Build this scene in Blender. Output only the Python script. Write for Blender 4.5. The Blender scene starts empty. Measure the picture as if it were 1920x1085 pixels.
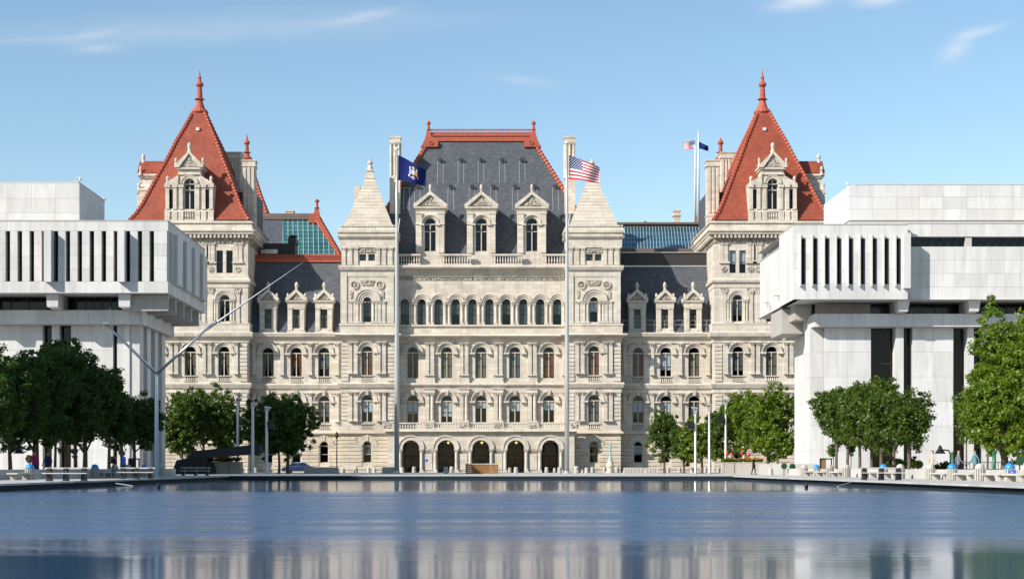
import bpy, math, random
import numpy as np
from math import sin, cos, pi, radians, sqrt, atan2

# ------------------------------------------------------------------ camera, sky, sun, exposure
F, CX, CY, H = 3000.0, 902.0, 875.0, 1.05      # focal length in photo pixels, vanishing point, eye height above the water
GZ = 0.33                                       # height of the plaza deck above the water
scene = bpy.context.scene
C = scene.collection

def X(px, Y): return (px - CX) * Y / F
def Z(py, Y): return H + (CY - py) * Y / F

cam_d = bpy.data.cameras.new('camera'); cam = bpy.data.objects.new('camera', cam_d); C.objects.link(cam)
cam.location = (0, 0, H); cam.rotation_euler = (pi / 2, 0, 0)
cam_d.sensor_width = 36.0; cam_d.lens = F / 1920 * 36.0
cam_d.shift_x = (960 - CX) / 1920; cam_d.shift_y = (CY - 542.5) / 1920
cam_d.clip_end = 6000
scene.camera = cam

SUN_AZ, SUN_EL = 55.0, 33.5     # light travels right / into the picture; azimuth measured from the view axis
sd = bpy.data.lights.new('sun', 'SUN'); sd.energy = 5.0; sd.angle = radians(0.53); sd.color = (1.0, 0.955, 0.885)
sun = bpy.data.objects.new('sun', sd); C.objects.link(sun)
_d = (sin(radians(SUN_AZ)) * cos(radians(SUN_EL)), cos(radians(SUN_AZ)) * cos(radians(SUN_EL)), -sin(radians(SUN_EL)))
import mathutils
sun.rotation_euler = mathutils.Vector(_d).to_track_quat('-Z', 'Y').to_euler()
sun.location = (-80, -80, 90)

world = bpy.data.worlds.new('World'); scene.world = world; world.use_nodes = True
wn, wl = world.node_tree.nodes, world.node_tree.links
wn.clear()
w_out = wn.new('ShaderNodeOutputWorld'); w_bg = wn.new('ShaderNodeBackground'); w_sky = wn.new('ShaderNodeTexSky')
w_sky.sky_type = 'NISHITA'; w_sky.sun_disc = False
w_sky.sun_elevation = radians(SUN_EL)
w_sky.sun_rotation = atan2(-_d[0], -_d[1])
w_sky.altitude = 60; w_sky.air_density = 1.0; w_sky.dust_density = 0.25; w_sky.ozone_density = 0.7
w_bg.inputs['Strength'].default_value = 0.118
# thin high wisps of cloud: soft streaks at their places in the northern sky, broken up by noise
def wmath(op, a, b=0.0):
    n = wn.new('ShaderNodeMath'); n.operation = op
    for i, q in enumerate((a, b)):
        if isinstance(q, (int, float)): n.inputs[i].default_value = q
        else: wl.new(q, n.inputs[i])
    return n.outputs[0]
w_tc = wn.new('ShaderNodeTexCoord'); w_sep = wn.new('ShaderNodeSeparateXYZ'); wl.new(w_tc.outputs['Generated'], w_sep.inputs[0])
w_y = wmath('MAXIMUM', w_sep.outputs[1], 0.02)
w_u, w_v = wmath('DIVIDE', w_sep.outputs[0], w_y), wmath('DIVIDE', w_sep.outputs[2], w_y)
w_cb = wn.new('ShaderNodeCombineXYZ'); wl.new(w_u, w_cb.inputs[0]); wl.new(wmath('MULTIPLY', w_v, 3.0), w_cb.inputs[1])
w_n = wn.new('ShaderNodeTexNoise'); w_n.inputs['Scale'].default_value = 22.0; w_n.inputs['Detail'].default_value = 5.0; w_n.inputs['Distortion'].default_value = 0.8
wl.new(w_cb.outputs[0], w_n.inputs['Vector'])
w_n2 = wn.new('ShaderNodeTexNoise'); w_n2.inputs['Scale'].default_value = 2.5; w_n2.inputs['Detail'].default_value = 4.0
w_mp = wn.new('ShaderNodeMapping'); w_mp.inputs['Scale'].default_value = (1, 1, 4); wl.new(w_tc.outputs['Generated'], w_mp.inputs[0]); wl.new(w_mp.outputs[0], w_n2.inputs['Vector'])
w_sum = wmath('MULTIPLY', wmath('MAXIMUM', wmath('SUBTRACT', w_n2.outputs['Fac'], 0.58), 0.0), 0.35)
for (cpx, cpy, la, lb, tilt, amp) in ((170, 66, 44, 9, 10, .22), (80, 74, 90, 5, 3, .12), (675, 33, 62, 9, 11, .24), (430, 52, 430, 30, 2, .17), (1503, 2, 48, 15, 8, .85), (1645, 1, 44, 11, 4, .6), (1795, 88, 36, 17, 40, .42), (1845, 58, 42, 8, 14, .32), (975, 150, 60, 9, -8, .16), (180, 92, 40, 9, 5, .2)):
    cu_, cv_ = (cpx - CX) / F, (CY - cpy) / F; c_, s_2 = cos(radians(tilt)), sin(radians(tilt))
    du, dv = wmath('SUBTRACT', w_u, cu_), wmath('SUBTRACT', w_v, cv_)
    e1 = wmath('DIVIDE', wmath('ADD', wmath('MULTIPLY', du, c_), wmath('MULTIPLY', dv, s_2)), la / F)
    e2 = wmath('DIVIDE', wmath('SUBTRACT', wmath('MULTIPLY', dv, c_), wmath('MULTIPLY', du, s_2)), lb / F)
    g_ = wmath('POWER', 2.718, wmath('MULTIPLY', wmath('ADD', wmath('MULTIPLY', e1, e1), wmath('MULTIPLY', e2, e2)), -1.0))
    w_sum = wmath('ADD', w_sum, wmath('MULTIPLY', g_, amp))
w_fac = wmath('MINIMUM', wmath('MULTIPLY', w_sum, wmath('ADD', wmath('MULTIPLY', w_n.outputs['Fac'], 1.5), 0.1)), 0.85)
w_fac = wmath('MULTIPLY', w_fac, wmath('GREATER_THAN', w_sep.outputs[2], 0.0))
w_mix = wn.new('ShaderNodeMixRGB'); w_mix.inputs[2].default_value = (6.0, 5.9, 6.0, 1)
w_hsv = wn.new('ShaderNodeHueSaturation'); w_hsv.inputs['Hue'].default_value = 0.493; w_hsv.inputs['Saturation'].default_value = 1.08
wl.new(w_fac, w_mix.inputs[0])
wl.new(w_sky.outputs[0], w_hsv.inputs['Color']); wl.new(w_hsv.outputs[0], w_mix.inputs[1])
wl.new(w_mix.outputs[0], w_bg.inputs['Color']); wl.new(w_bg.outputs[0], w_out.inputs[0])

scene.view_settings.view_transform = 'Standard'; scene.view_settings.look = 'None'
scene.view_settings.exposure = 0.47; scene.view_settings.gamma = 1.0
scene.view_settings.use_curve_mapping = False
scene.render.engine = 'CYCLES'
scene.cycles.max_bounces = 7; scene.cycles.diffuse_bounces = 2; scene.cycles.glossy_bounces = 4
scene.cycles.transparent_max_bounces = 12; scene.cycles.transmission_bounces = 4
scene.cycles.caustics_reflective = False; scene.cycles.caustics_refractive = False
scene.cycles.use_denoising = True

random.seed(7); rng = np.random.default_rng(11)

# ------------------------------------------------------------------ materials
class NT:
    def __init__(s, name):
        s.m = bpy.data.materials.new(name); s.m.use_nodes = True
        s.n, s.l = s.m.node_tree.nodes, s.m.node_tree.links
        s.p = s.n['Principled BSDF']; s.out = s.n['Material Output']
    def new(s, t, **kw):
        o = s.n.new(t)
        for k, v in kw.items():
            if k in o.inputs: o.inputs[k].default_value = v
            else: setattr(o, k, v)
        return o
    def link(s, a, b): s.l.new(a, b)
    def pos(s, scale=(1, 1, 1)):
        g = s.new('ShaderNodeNewGeometry'); mp = s.new('ShaderNodeMapping'); mp.inputs['Scale'].default_value = scale
        s.link(g.outputs['Position'], mp.inputs['Vector']); return mp.outputs[0]
    def noise(s, vec, scale, detail=4.0, rough=0.55, dist=0.0):
        n = s.new('ShaderNodeTexNoise'); n.inputs['Scale'].default_value = scale; n.inputs['Detail'].default_value = detail
        n.inputs['Roughness'].default_value = rough; n.inputs['Distortion'].default_value = dist
        s.link(vec, n.inputs['Vector']); return n.outputs['Fac']
    def ramp(s, fac, stops):
        r = s.new('ShaderNodeValToRGB'); e = r.color_ramp.elements
        while len(e) < len(stops): e.new(0.5)
        for i, (p, c) in enumerate(stops):
            e[i].position = p; e[i].color = (c[0], c[1], c[2], 1) if not isinstance(c, (int, float)) else (c, c, c, 1)
        s.link(fac, r.inputs[0]); return r.outputs[0]
    def mix(s, fac, a, b, mode='MIX'):
        m = s.new('ShaderNodeMixRGB'); m.blend_type = mode
        for i, q in ((0, fac), (1, a), (2, b)):
            if isinstance(q, (int, float)): m.inputs[i].default_value = q if i == 0 else (q, q, q, 1)
            elif isinstance(q, tuple): m.inputs[i].default_value = (*q[:3], 1)
            else: s.link(q, m.inputs[i])
        return m.outputs[0]
    def bump(s, h, strength, dist=0.05, prev=None):
        b = s.new('ShaderNodeBump'); b.inputs['Strength'].default_value = strength; b.inputs['Distance'].default_value = dist
        s.link(h, b.inputs['Height'])
        if prev is not None: s.link(prev, b.inputs['Normal'])
        return b.outputs[0]
    def fin(s, col=None, rough=None, normal=None, spec=None, metal=None):
        for key, v in (('Base Color', col), ('Roughness', rough), ('Normal', normal), ('Specular IOR Level', spec), ('Metallic', metal)):
            if v is None: continue
            if isinstance(v, tuple): s.p.inputs[key].default_value = (*v[:3], 1)
            elif isinstance(v, (int, float)): s.p.inputs[key].default_value = v
            else: s.link(v, s.p.inputs[key])
        return s.m

def plain(name, col, rough=0.6, var=0.12, spec=0.3, metal=0.0, scale=2.0):
    t = NT(name); v = t.pos()
    n = t.noise(v, scale, 5)
    c = t.mix(n, tuple(x * (1 - var) for x in col), tuple(min(1, x * (1 + var)) for x in col))
    return t.fin(c, rough, None, spec, metal)

def stone(name, a, b, joint=(1.25, 0.5), jcol=0.82, carve=0.0, stain=0.35):
    t = NT(name); p = t.pos()
    n1 = t.noise(p, 0.35, 6, 0.6); n2 = t.noise(t.pos((1.5, 1.5, 0.10)), 1.1, 6, 0.65); n3 = t.noise(p, 9.0, 3)
    base = t.mix(t.ramp(n1, [(0.3, 0), (0.7, 1)]), a, b)
    base = t.mix(t.ramp(n2, [(0.5, 0), (0.78, stain)]), base, (a[0] * 0.52, a[1] * 0.5, a[2] * 0.5))
    base = t.mix(t.ramp(n3, [(0.3, 0.0), (0.7, 0.3)]), base, (a[0] * 0.8, a[1] * 0.78, a[2] * 0.76))
    g = t.new('ShaderNodeNewGeometry'); sx = t.new('ShaderNodeSeparateXYZ'); t.link(g.outputs['Position'], sx.inputs[0])
    ad = t.new('ShaderNodeMath', operation='ADD'); t.link(sx.outputs[0], ad.inputs[0]); t.link(sx.outputs[1], ad.inputs[1])
    cb = t.new('ShaderNodeCombineXYZ'); t.link(ad.outputs[0], cb.inputs[0]); t.link(sx.outputs[2], cb.inputs[1])
    br = t.new('ShaderNodeTexBrick'); t.link(cb.outputs[0], br.inputs['Vector'])
    br.inputs['Scale'].default_value = 1.0; br.inputs['Brick Width'].default_value = joint[0]; br.inputs['Row Height'].default_value = joint[1]
    br.inputs['Mortar Size'].default_value = 0.018; br.inputs['Mortar Smooth'].default_value = 0.3; br.inputs['Bias'].default_value = 0.0
    br.inputs['Color1'].default_value = (1, 1, 1, 1); br.inputs['Color2'].default_value = (0.80, 0.79, 0.785, 1); br.inputs['Mortar'].default_value = (jcol * 0.8,) * 3 + (1,)
    base = t.mix(1.0, base, br.outputs['Color'], 'MULTIPLY')
    nb = t.bump(n3, 0.25, 0.02)
    if carve:
        vo = t.new('ShaderNodeTexVoronoi', feature='SMOOTH_F1'); vo.inputs['Scale'].default_value = 3.4; vo.inputs['Smoothness'].default_value = 0.4; t.link(t.pos(), vo.inputs['Vector'])
        nb = t.bump(vo.outputs['Distance'], 1.0, carve, nb)
        nb = t.bump(t.noise(p, 6, 3), 1.0, carve * 0.6, nb)
    return t.fin(base, 0.8, nb, 0.25)

M = {}
M['stone'] = stone('pale_granite', (0.60, 0.53, 0.435), (0.70, 0.635, 0.54), stain=0.6)
M['stone_warm'] = stone('warm_granite', (0.60, 0.515, 0.40), (0.69, 0.60, 0.48), stain=0.4)
M['carved'] = stone('carved_granite', (0.53, 0.465, 0.38), (0.62, 0.55, 0.46), carve=0.45)
M['spire_stone'] = stone('spire_granite', (0.56, 0.485, 0.39), (0.64, 0.57, 0.47), joint=(1.6, 0.5), stain=0.3)

def marble(name, lo, hi, vein=0.25):
    t = NT(name); oi = t.new('ShaderNodeObjectInfo'); p = t.pos((1.0, 1.0, 0.16))
    n = t.noise(p, 0.9, 7, 0.65, 1.2); n2 = t.noise(t.pos(), 0.18, 4)
    base = t.mix(oi.outputs['Random'], lo, hi)
    base = t.mix(t.ramp(n, [(0.42, 0), (0.70, vein)]), base, (lo[0] * 0.62, lo[1] * 0.62, lo[2] * 0.62))
    base = t.mix(t.ramp(n2, [(0.4, 0), (0.7, 0.22)]), base, (hi[0] * 0.92, hi[1] * 0.88, hi[2] * 0.8))
    return t.fin(base, 0.55, t.bump(n, 0.08, 0.02), 0.35)
M['marble'] = marble('white_marble', (0.55, 0.535, 0.515), (0.655, 0.64, 0.62), 0.5)
M['marble_back'] = marble('marble_backing', (0.45, 0.435, 0.415), (0.48, 0.465, 0.445), 0.2)
M['concrete'] = marble('stained_concrete', (0.36, 0.34, 0.315), (0.43, 0.405, 0.375), 0.5)

def tiles(name, a, b, bw, rh, bump=0.5, mortar=0.55):
    t = NT(name); g = t.new('ShaderNodeNewGeometry'); sx = t.new('ShaderNodeSeparateXYZ'); t.link(g.outputs['Position'], sx.inputs[0])
    ad = t.new('ShaderNodeMath', operation='ADD'); t.link(sx.outputs[0], ad.inputs[0]); t.link(sx.outputs[1], ad.inputs[1])
    cb = t.new('ShaderNodeCombineXYZ'); t.link(ad.outputs[0], cb.inputs[0]); t.link(sx.outputs[2], cb.inputs[1])
    br = t.new('ShaderNodeTexBrick'); t.link(cb.outputs[0], br.inputs['Vector']); br.inputs['Scale'].default_value = 1.0
    br.inputs['Brick Width'].default_value = bw; br.inputs['Row Height'].default_value = rh; br.inputs['Mortar Size'].default_value = rh * 0.12
    br.inputs['Mortar Smooth'].default_value = 0.5
    br.inputs['Color1'].default_value = (*a, 1); br.inputs['Color2'].default_value = (*b, 1)
    br.inputs['Mortar'].default_value = tuple(x * mortar for x in a) + (1,)
    n = t.noise(t.pos(), 0.5, 5, 0.6); n2 = t.noise(t.pos((1, 1, 0.2)), 2.0, 4)
    c = t.mix(t.ramp(n, [(0.38, 0.0), (0.70, 0.6)]), br.outputs['Color'], tuple(x * 0.6 for x in b))
    c = t.mix(t.ramp(n2, [(0.55, 0.0), (0.8, 0.3)]), c, tuple(min(1, x * 1.5 + 0.02) for x in b))
    return t.fin(c, 0.65, t.bump(br.outputs['Fac'], -bump, 0.05), 0.3)
M['slate'] = tiles('grey_slate', (0.067, 0.073, 0.084), (0.107, 0.115, 0.129), 0.5, 0.28)
M['terracotta'] = tiles('terracotta_tile', (0.345, 0.082, 0.042), (0.265, 0.058, 0.032), 0.4, 0.3)
M['terra_trim'] = plain('terracotta_trim', (0.36, 0.086, 0.05), 0.7, 0.3)
M['copper_dark'] = plain('dark_roof_metal', (0.035, 0.03, 0.03), 0.6, 0.4, 0.4, 0.0, 1.2)
M['roof_brown'] = plain('brown_roof_metal', (0.15, 0.115, 0.095), 0.6, 0.35, 0.3, 0.0, 1.5)
M['verdigris'] = plain('verdigris_copper', (0.30, 0.42, 0.37), 0.7, 0.2)
M['frame_cream'] = plain('cream_window_frame', (0.48, 0.42, 0.34), 0.5, 0.08)
M['frame_dark'] = plain('dark_window_frame', (0.03, 0.03, 0.03), 0.4, 0.1)
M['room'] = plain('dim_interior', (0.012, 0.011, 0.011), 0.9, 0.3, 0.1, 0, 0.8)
def glass(name, tint, gloss=0.9, base=0.06):
    t = NT(name); t.n.remove(t.p)
    tr = t.new('ShaderNodeBsdfTransparent'); tr.inputs[0].default_value = (*tint, 1)
    gl = t.new('ShaderNodeBsdfGlossy'); gl.inputs['Roughness'].default_value = 0.04; gl.inputs[0].default_value = (gloss,) * 3 + (1,)
    nb = t.bump(t.noise(t.pos(), 0.7, 2), 0.12, 0.05); t.link(nb, gl.inputs['Normal'])
    g = t.new('ShaderNodeNewGeometry'); dp = t.new('ShaderNodeVectorMath', operation='DOT_PRODUCT'); t.link(g.outputs['Normal'], dp.inputs[0]); t.link(g.outputs['Incoming'], dp.inputs[1])
    def m1(op, a, b):                      # the same reflectance from both sides of the pane
        n = t.new('ShaderNodeMath', operation=op)
        for i, q in enumerate((a, b)):
            if isinstance(q, (int, float)): n.inputs[i].default_value = q
            else: t.link(q, n.inputs[i])
        return n
    fr = m1('POWER', m1('SUBTRACT', 1.0, m1('ABSOLUTE', dp.outputs['Value'], 0).outputs[0]).outputs[0], 5.0)
    ad = m1('ADD', m1('MULTIPLY', fr.outputs[0], 0.9).outputs[0], base + 0.04)
    mx = t.new('ShaderNodeMixShader'); t.link(ad.outputs[0], mx.inputs[0]); t.link(tr.outputs[0], mx.inputs[1]); t.link(gl.outputs[0], mx.inputs[2])
    t.link(mx.outputs[0], t.out.inputs[0]); return t.m
M['glass'] = glass('window_glass', (0.70, 0.74, 0.75), 0.55, 0.01)
M['glass_bronze'] = glass('bronze_glass', (0.30, 0.25, 0.20), 0.5, 0.0)
def tinted(name, a, b):
    t = NT(name); n = t.noise(t.pos((1.0, 1.0, 1.0)), 0.25, 3); return t.fin(t.mix(t.ramp(n, [(0.35, 0), (0.65, 1)]), a, b), 0.12, None, 0.6)
M['skyglass'] = tinted('skylight_glass', (0.025, 0.09, 0.105), (0.07, 0.19, 0.20))
M['skyglass_blue'] = tinted('blue_skylight_glass', (0.02, 0.06, 0.105), (0.03, 0.09, 0.15))
M['blind_white'] = plain('white_blind', (0.66, 0.70, 0.70), 0.8, 0.05)
M['blind_grey'] = plain('grey_blind', (0.13, 0.145, 0.14), 0.8, 0.15)
M['blind_brown'] = plain('brown_curtain', (0.25, 0.085, 0.04), 0.9, 0.35, 0.1, 0, 3.0)
M['blind_tan'] = plain('tan_curtain', (0.24, 0.21, 0.14), 0.9, 0.25, 0.1, 0, 3.0)
M['metal_white'] = plain('white_painted_metal', (0.60, 0.59, 0.57), 0.4, 0.05)
M['metal_grey'] = plain('brushed_pole_metal', (0.50, 0.49, 0.46), 0.35, 0.1, 0.5, 0.5)
M['steel'] = plain('brushed_steel', (0.55, 0.54, 0.53), 0.3, 0.12, 0.5, 0.8)
M['steel_black'] = plain('black_painted_steel', (0.022, 0.022, 0.026), 0.5, 0.3)
M['black'] = plain('black_paint', (0.012, 0.012, 0.012), 0.4, 0.2)
M['paving_dark'] = stone('grey_paving', (0.16, 0.155, 0.15), (0.21, 0.205, 0.20), joint=(1.5, 0.75), stain=0.2)
M['granite'] = stone('granite_paving', (0.46, 0.445, 0.425), (0.54, 0.525, 0.50), joint=(1.5, 0.75), stain=0.2)
M['wall_white'] = stone('planter_stone', (0.52, 0.495, 0.455), (0.60, 0.575, 0.535), joint=(2.4, 2.0), stain=0.3)
M['pool_dark'] = plain('wet_pool_stone', (0.016, 0.026, 0.032), 0.7, 0.4, 0.2)
M['asphalt'] = plain('asphalt', (0.055, 0.055, 0.055), 0.85, 0.25, 0.2, 0, 1.5)
M['grass'] = plain('grass_lawn', (0.05, 0.095, 0.025), 0.9, 0.4, 0.1, 0, 3.0)
M['soil'] = plain('planter_soil', (0.06, 0.042, 0.03), 0.95, 0.4, 0.1, 0, 4)
M['bark'] = plain('tree_bark', (0.13, 0.10, 0.075), 0.9, 0.4, 0.1, 0, 6)
M['precast'] = stone('precast_concrete', (0.44, 0.41, 0.365), (0.52, 0.485, 0.43), joint=(9, 9), stain=0.3)
M['wood'] = plain('weathered_wood', (0.27, 0.14, 0.06), 0.7, 0.3, 0.2, 0, 5)
M['blue_lid'] = plain('blue_plastic', (0.03, 0.22, 0.60), 0.35, 0.1, 0.4)
M['blue_sign'] = plain('blue_sign_paint', (0.03, 0.10, 0.42), 0.4, 0.1, 0.4)
M['green_paint'] = plain('dark_green_paint', (0.02, 0.12, 0.055), 0.4, 0.2, 0.4)
M['yellow'] = plain('yellow_paint', (0.75, 0.48, 0.06), 0.5, 0.1)
M['red'] = plain('red_paint', (0.60, 0.04, 0.03), 0.5, 0.1)
M['rubber'] = plain('tyre_rubber', (0.02, 0.02, 0.02), 0.8, 0.1)
M['carpaint'] = plain('dark_blue_car_paint', (0.02, 0.035, 0.10), 0.2, 0.05, 0.6)

def foliage(name, a, b, tr):
    t = NT(name); t.n.remove(t.p); g = t.new('ShaderNodeNewGeometry')
    n = t.noise(t.pos(), 1.1, 3)
    c = t.mix(g.outputs['Random Per Island'], a, b); c = t.mix(t.ramp(n, [(0.35, 0.0), (0.65, 0.55)]), c, tuple(x * 0.55 for x in a))
    df = t.new('ShaderNodeBsdfDiffuse'); t.link(c, df.inputs[0])
    tl = t.new('ShaderNodeBsdfTranslucent'); cc = t.mix(1.0, c, tr, 'MULTIPLY'); t.link(cc, tl.inputs[0])
    gl = t.new('ShaderNodeBsdfGlossy'); gl.inputs['Roughness'].default_value = 0.45; gl.inputs[0].default_value = (0.5, 0.5, 0.5, 1)
    m1 = t.new('ShaderNodeMixShader'); m1.inputs[0].default_value = 0.45; t.link(df.outputs[0], m1.inputs[1]); t.link(tl.outputs[0], m1.inputs[2])
    m2 = t.new('ShaderNodeMixShader'); m2.inputs[0].default_value = 0.05; t.link(m1.outputs[0], m2.inputs[1]); t.link(gl.outputs[0], m2.inputs[2])
    t.link(m2.outputs[0], t.out.inputs[0]); return t.m
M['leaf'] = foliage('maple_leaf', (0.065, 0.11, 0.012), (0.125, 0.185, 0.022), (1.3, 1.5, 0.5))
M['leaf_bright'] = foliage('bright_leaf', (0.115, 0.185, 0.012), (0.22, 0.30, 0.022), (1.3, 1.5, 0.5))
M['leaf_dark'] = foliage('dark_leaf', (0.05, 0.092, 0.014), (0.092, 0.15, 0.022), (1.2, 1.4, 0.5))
M['flower'] = foliage('flower_petal', (0.75, 0.45, 0.02), (0.70, 0.10, 0.02), (1, 1, 1))

# ------------------------------------------------------------------ mesh building
class MB:
    def __init__(s): s.v, s.f = [], []
    def poly(s, pts):
        i = len(s.v); s.v.extend(pts); s.f.append(tuple(range(i, i + len(pts)))); return s
    def grid_faces(s, rings, close=True, cap0=True, cap1=True):
        i = len(s.v); n = len(rings[0])
        for r in rings: s.v.extend(r)
        for a in range(len(rings) - 1):
            for b in range(n if close else n - 1):
                c = (b + 1) % n
                s.f.append((i + a * n + b, i + a * n + c, i + (a + 1) * n + c, i + (a + 1) * n + b))
        if cap0: s.f.append(tuple(i + b for b in range(n))[::-1])
        if cap1: s.f.append(tuple(i + (len(rings) - 1) * n + b for b in range(n)))
        return s
    def box(s, x0, x1, y0, y1, z0, z1):
        return s.grid_faces([[(x0, y0, z0), (x1, y0, z0), (x1, y1, z0), (x0, y1, z0)], [(x0, y0, z1), (x1, y0, z1), (x1, y1, z1), (x0, y1, z1)]])
    def cbox(s, x, y, z0, w, d, h): return s.box(x - w / 2, x + w / 2, y - d / 2, y + d / 2, z0, z0 + h)
    def xz(s, pts, y0, y1): return s.grid_faces([[(a, y0, b) for a, b in pts], [(a, y1, b) for a, b in pts]])
    def yz(s, pts, x0, x1): return s.grid_faces([[(x0, a, b) for a, b in pts], [(x1, a, b) for a, b in pts]])
    def lathe(s, cx, cy, prof, n=10):
        return s.grid_faces([[(cx + r * cos(2 * pi * k / n), cy + r * sin(2 * pi * k / n), z) for k in range(n)] for r, z in prof])
    def stack(s, x0, x1, y0, y1, prof):
        return s.grid_faces([[(x0 - o, y0 - o, z), (x1 + o, y0 - o, z), (x1 + o, y1 + o, z), (x0 - o, y1 + o, z)] for o, z in prof])
    def tube(s, pts, rad, n=8):
        pts = [mathutils.Vector(p) for p in pts]
        if isinstance(rad, (int, float)): rad = [rad] * len(pts)
        rings = []
        for i, p in enumerate(pts):
            t = (pts[min(i + 1, len(pts) - 1)] - pts[max(i - 1, 0)]).normalized()
            a = t.cross(mathutils.Vector((0, 1, 0.13))).normalized(); b = t.cross(a)
            rings.append([tuple(p + (a * cos(2 * pi * k / n) + b * sin(2 * pi * k / n)) * rad[i]) for k in range(n)])
        return s.grid_faces(rings)
    def arch_ring(s, xc, zs, r0, r1, y0, y1, n=14, a0=0.0, a1=pi):
        rings = []
        for k in range(n + 1):
            a = a0 + (a1 - a0) * k / n; c, q = cos(a), sin(a)
            rings.append([(xc + r0 * c, y0, zs + r0 * q), (xc + r1 * c, y0, zs + r1 * q), (xc + r1 * c, y1, zs + r1 * q), (xc + r0 * c, y1, zs + r0 * q)])
        return s.grid_faces(rings)
    def wall(s, x0, x1, z0, z1, y, ops=(), d=0.6, n=14):
        """front face of a wall with openings (xc, w, zb, zs, arched) and their reveals"""
        q = x0
        for (xc, w, zb, zs, arched) in sorted(ops):
            a, b = xc - w / 2, xc + w / 2
            s.poly([(q, y, z0), (a, y, z0), (a, y, z1), (q, y, z1)])
            if zb > z0 + 1e-4:
                s.poly([(a, y, z0), (b, y, z0), (b, y, zb), (a, y, zb)])
            s.poly([(a, y, zb), (b, y, zb), (b, y + d, zb), (a, y + d, zb)])
            s.poly([(a, y, zb), (a, y + d, zb), (a, y + d, zs), (a, y, zs)]); s.poly([(b, y, zb), (b, y, zs), (b, y + d, zs), (b, y + d, zb)])
            if arched:
                pts = [(xc - w / 2 * cos(pi * k / n), zs + w / 2 * sin(pi * k / n)) for k in range(n + 1)]
            else: pts = [(a, zs), (b, zs)]
            for (xa, za), (xb, zb2) in zip(pts, pts[1:]):
                s.poly([(xa, y, za), (xb, y, zb2), (xb, y, z1), (xa, y, z1)])
                s.poly([(xa, y, za), (xa, y + d, za), (xb, y + d, zb2), (xb, y, zb2)])
            q = b
        s.poly([(q, y, z0), (x1, y, z0), (x1, y, z1), (q, y, z1)])
        return s
    def mesh(s, name, mat, smooth=False):
        me = bpy.data.meshes.new(name); me.from_pydata([tuple(p) for p in s.v], [], s.f)
        if mat is not None: me.materials.append(M[mat] if isinstance(mat, str) else mat)
        if smooth: me.polygons.foreach_set('use_smooth', [True] * len(me.polygons))
        me.update(); return me

def link(name, me, parent=None, loc=(0, 0, 0), kind=None, label=None):
    o = bpy.data.objects.new(name, me); C.objects.link(o); o.location = loc
    if parent is not None: o.parent = parent
    if kind: o['kind'] = kind
    if label: o['label'] = label
    return o

def thing(name, label, cat, loc=(0, 0, 0), group=None, rz=0.0):
    o = bpy.data.objects.new(name, None); C.objects.link(o); o.location = loc; o.rotation_euler = (0, 0, rz)
    o.empty_display_size = 0.3
    o['label'] = label; o['category'] = cat
    if group: o['group'] = group
    return o

def tag(o, label, cat, group=None):
    o['label'] = label; o['category'] = cat
    if group: o['group'] = group
    return o

def struct(name, mb, mat):
    o = link(name, mb.mesh(name, mat)); o['kind'] = 'structure'; o['label'] = name.replace('_', ' '); return o

def base_of(parent):
    """world position of a parent whose ancestors are only translated"""
    p = mathutils.Vector((0, 0, 0)); q = parent
    while q is not None: p = p + q.location; q = q.parent
    return p

def wpart(name, mb, mat, parent, kind=None, label=None, smooth=False):
    """a part written in world coordinates"""
    return link(name, mb.mesh(name, mat, smooth), parent, tuple(-base_of(parent)), kind, label)

def inst(name, me, parent, wloc, kind=None):
    """a part sharing its mesh, put at a world position"""
    b = base_of(parent); return link(name, me, parent, (wloc[0] - b[0], wloc[1] - b[1], wloc[2] - b[2]), kind)

def copy_thing(root, loc, label=None, rz=None):
    r = root.copy(); C.objects.link(r); r.location = loc
    if rz is not None: r.rotation_euler = (0, 0, rz)
    if label: r['label'] = label
    for ch in list(root.children):
        c = ch.copy(); C.objects.link(c); c.parent = r
        for g in list(ch.children):
            d = g.copy(); C.objects.link(d); d.parent = c
    return r

_cache = {}
def cached(key, fn):
    if key not in _cache: _cache[key] = fn()
    return _cache[key]

# ------------------------------------------------------------------ ground, pool, terraces
PW, PY1, PY0 = 20.4, 130.0, -30.0            # half width of the pool, far end, near end behind the camera
m = MB()
for (x0, x1, y0, y1) in ((-3000, -60, -400, 5000), (60, 3000, -400, 5000), (-60, 60, 330, 5000), (-60, 60, -400, PY0 - 40)):
    m.poly([(x0, y0, 0.1), (x1, y0, 0.1), (x1, y1, 0.1), (x0, y1, 0.1)])
struct('ground', m, 'asphalt')
m = MB()
for (x0, x1, y0, y1) in ((-60, -PW - 0.6, PY0 - 40, 196), (PW + 0.6, 60, PY0 - 40, 196), (-PW - 0.6, PW + 0.6, PY1 + 0.6, 196), (-PW - 0.6, PW + 0.6, PY0 - 40, PY0 - 0.6)):
    m.box(x0, x1, y0, y1, -0.6, GZ)
struct('plaza_deck', m, 'granite')
m = MB(); m.box(-60, 60, 196, 208, -0.6, GZ - 0.13); struct('road', m, 'asphalt')
m = MB(); m.box(-60, 60, 208, 330, -0.6, GZ); struct('pavement', m, 'paving_dark')

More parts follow.
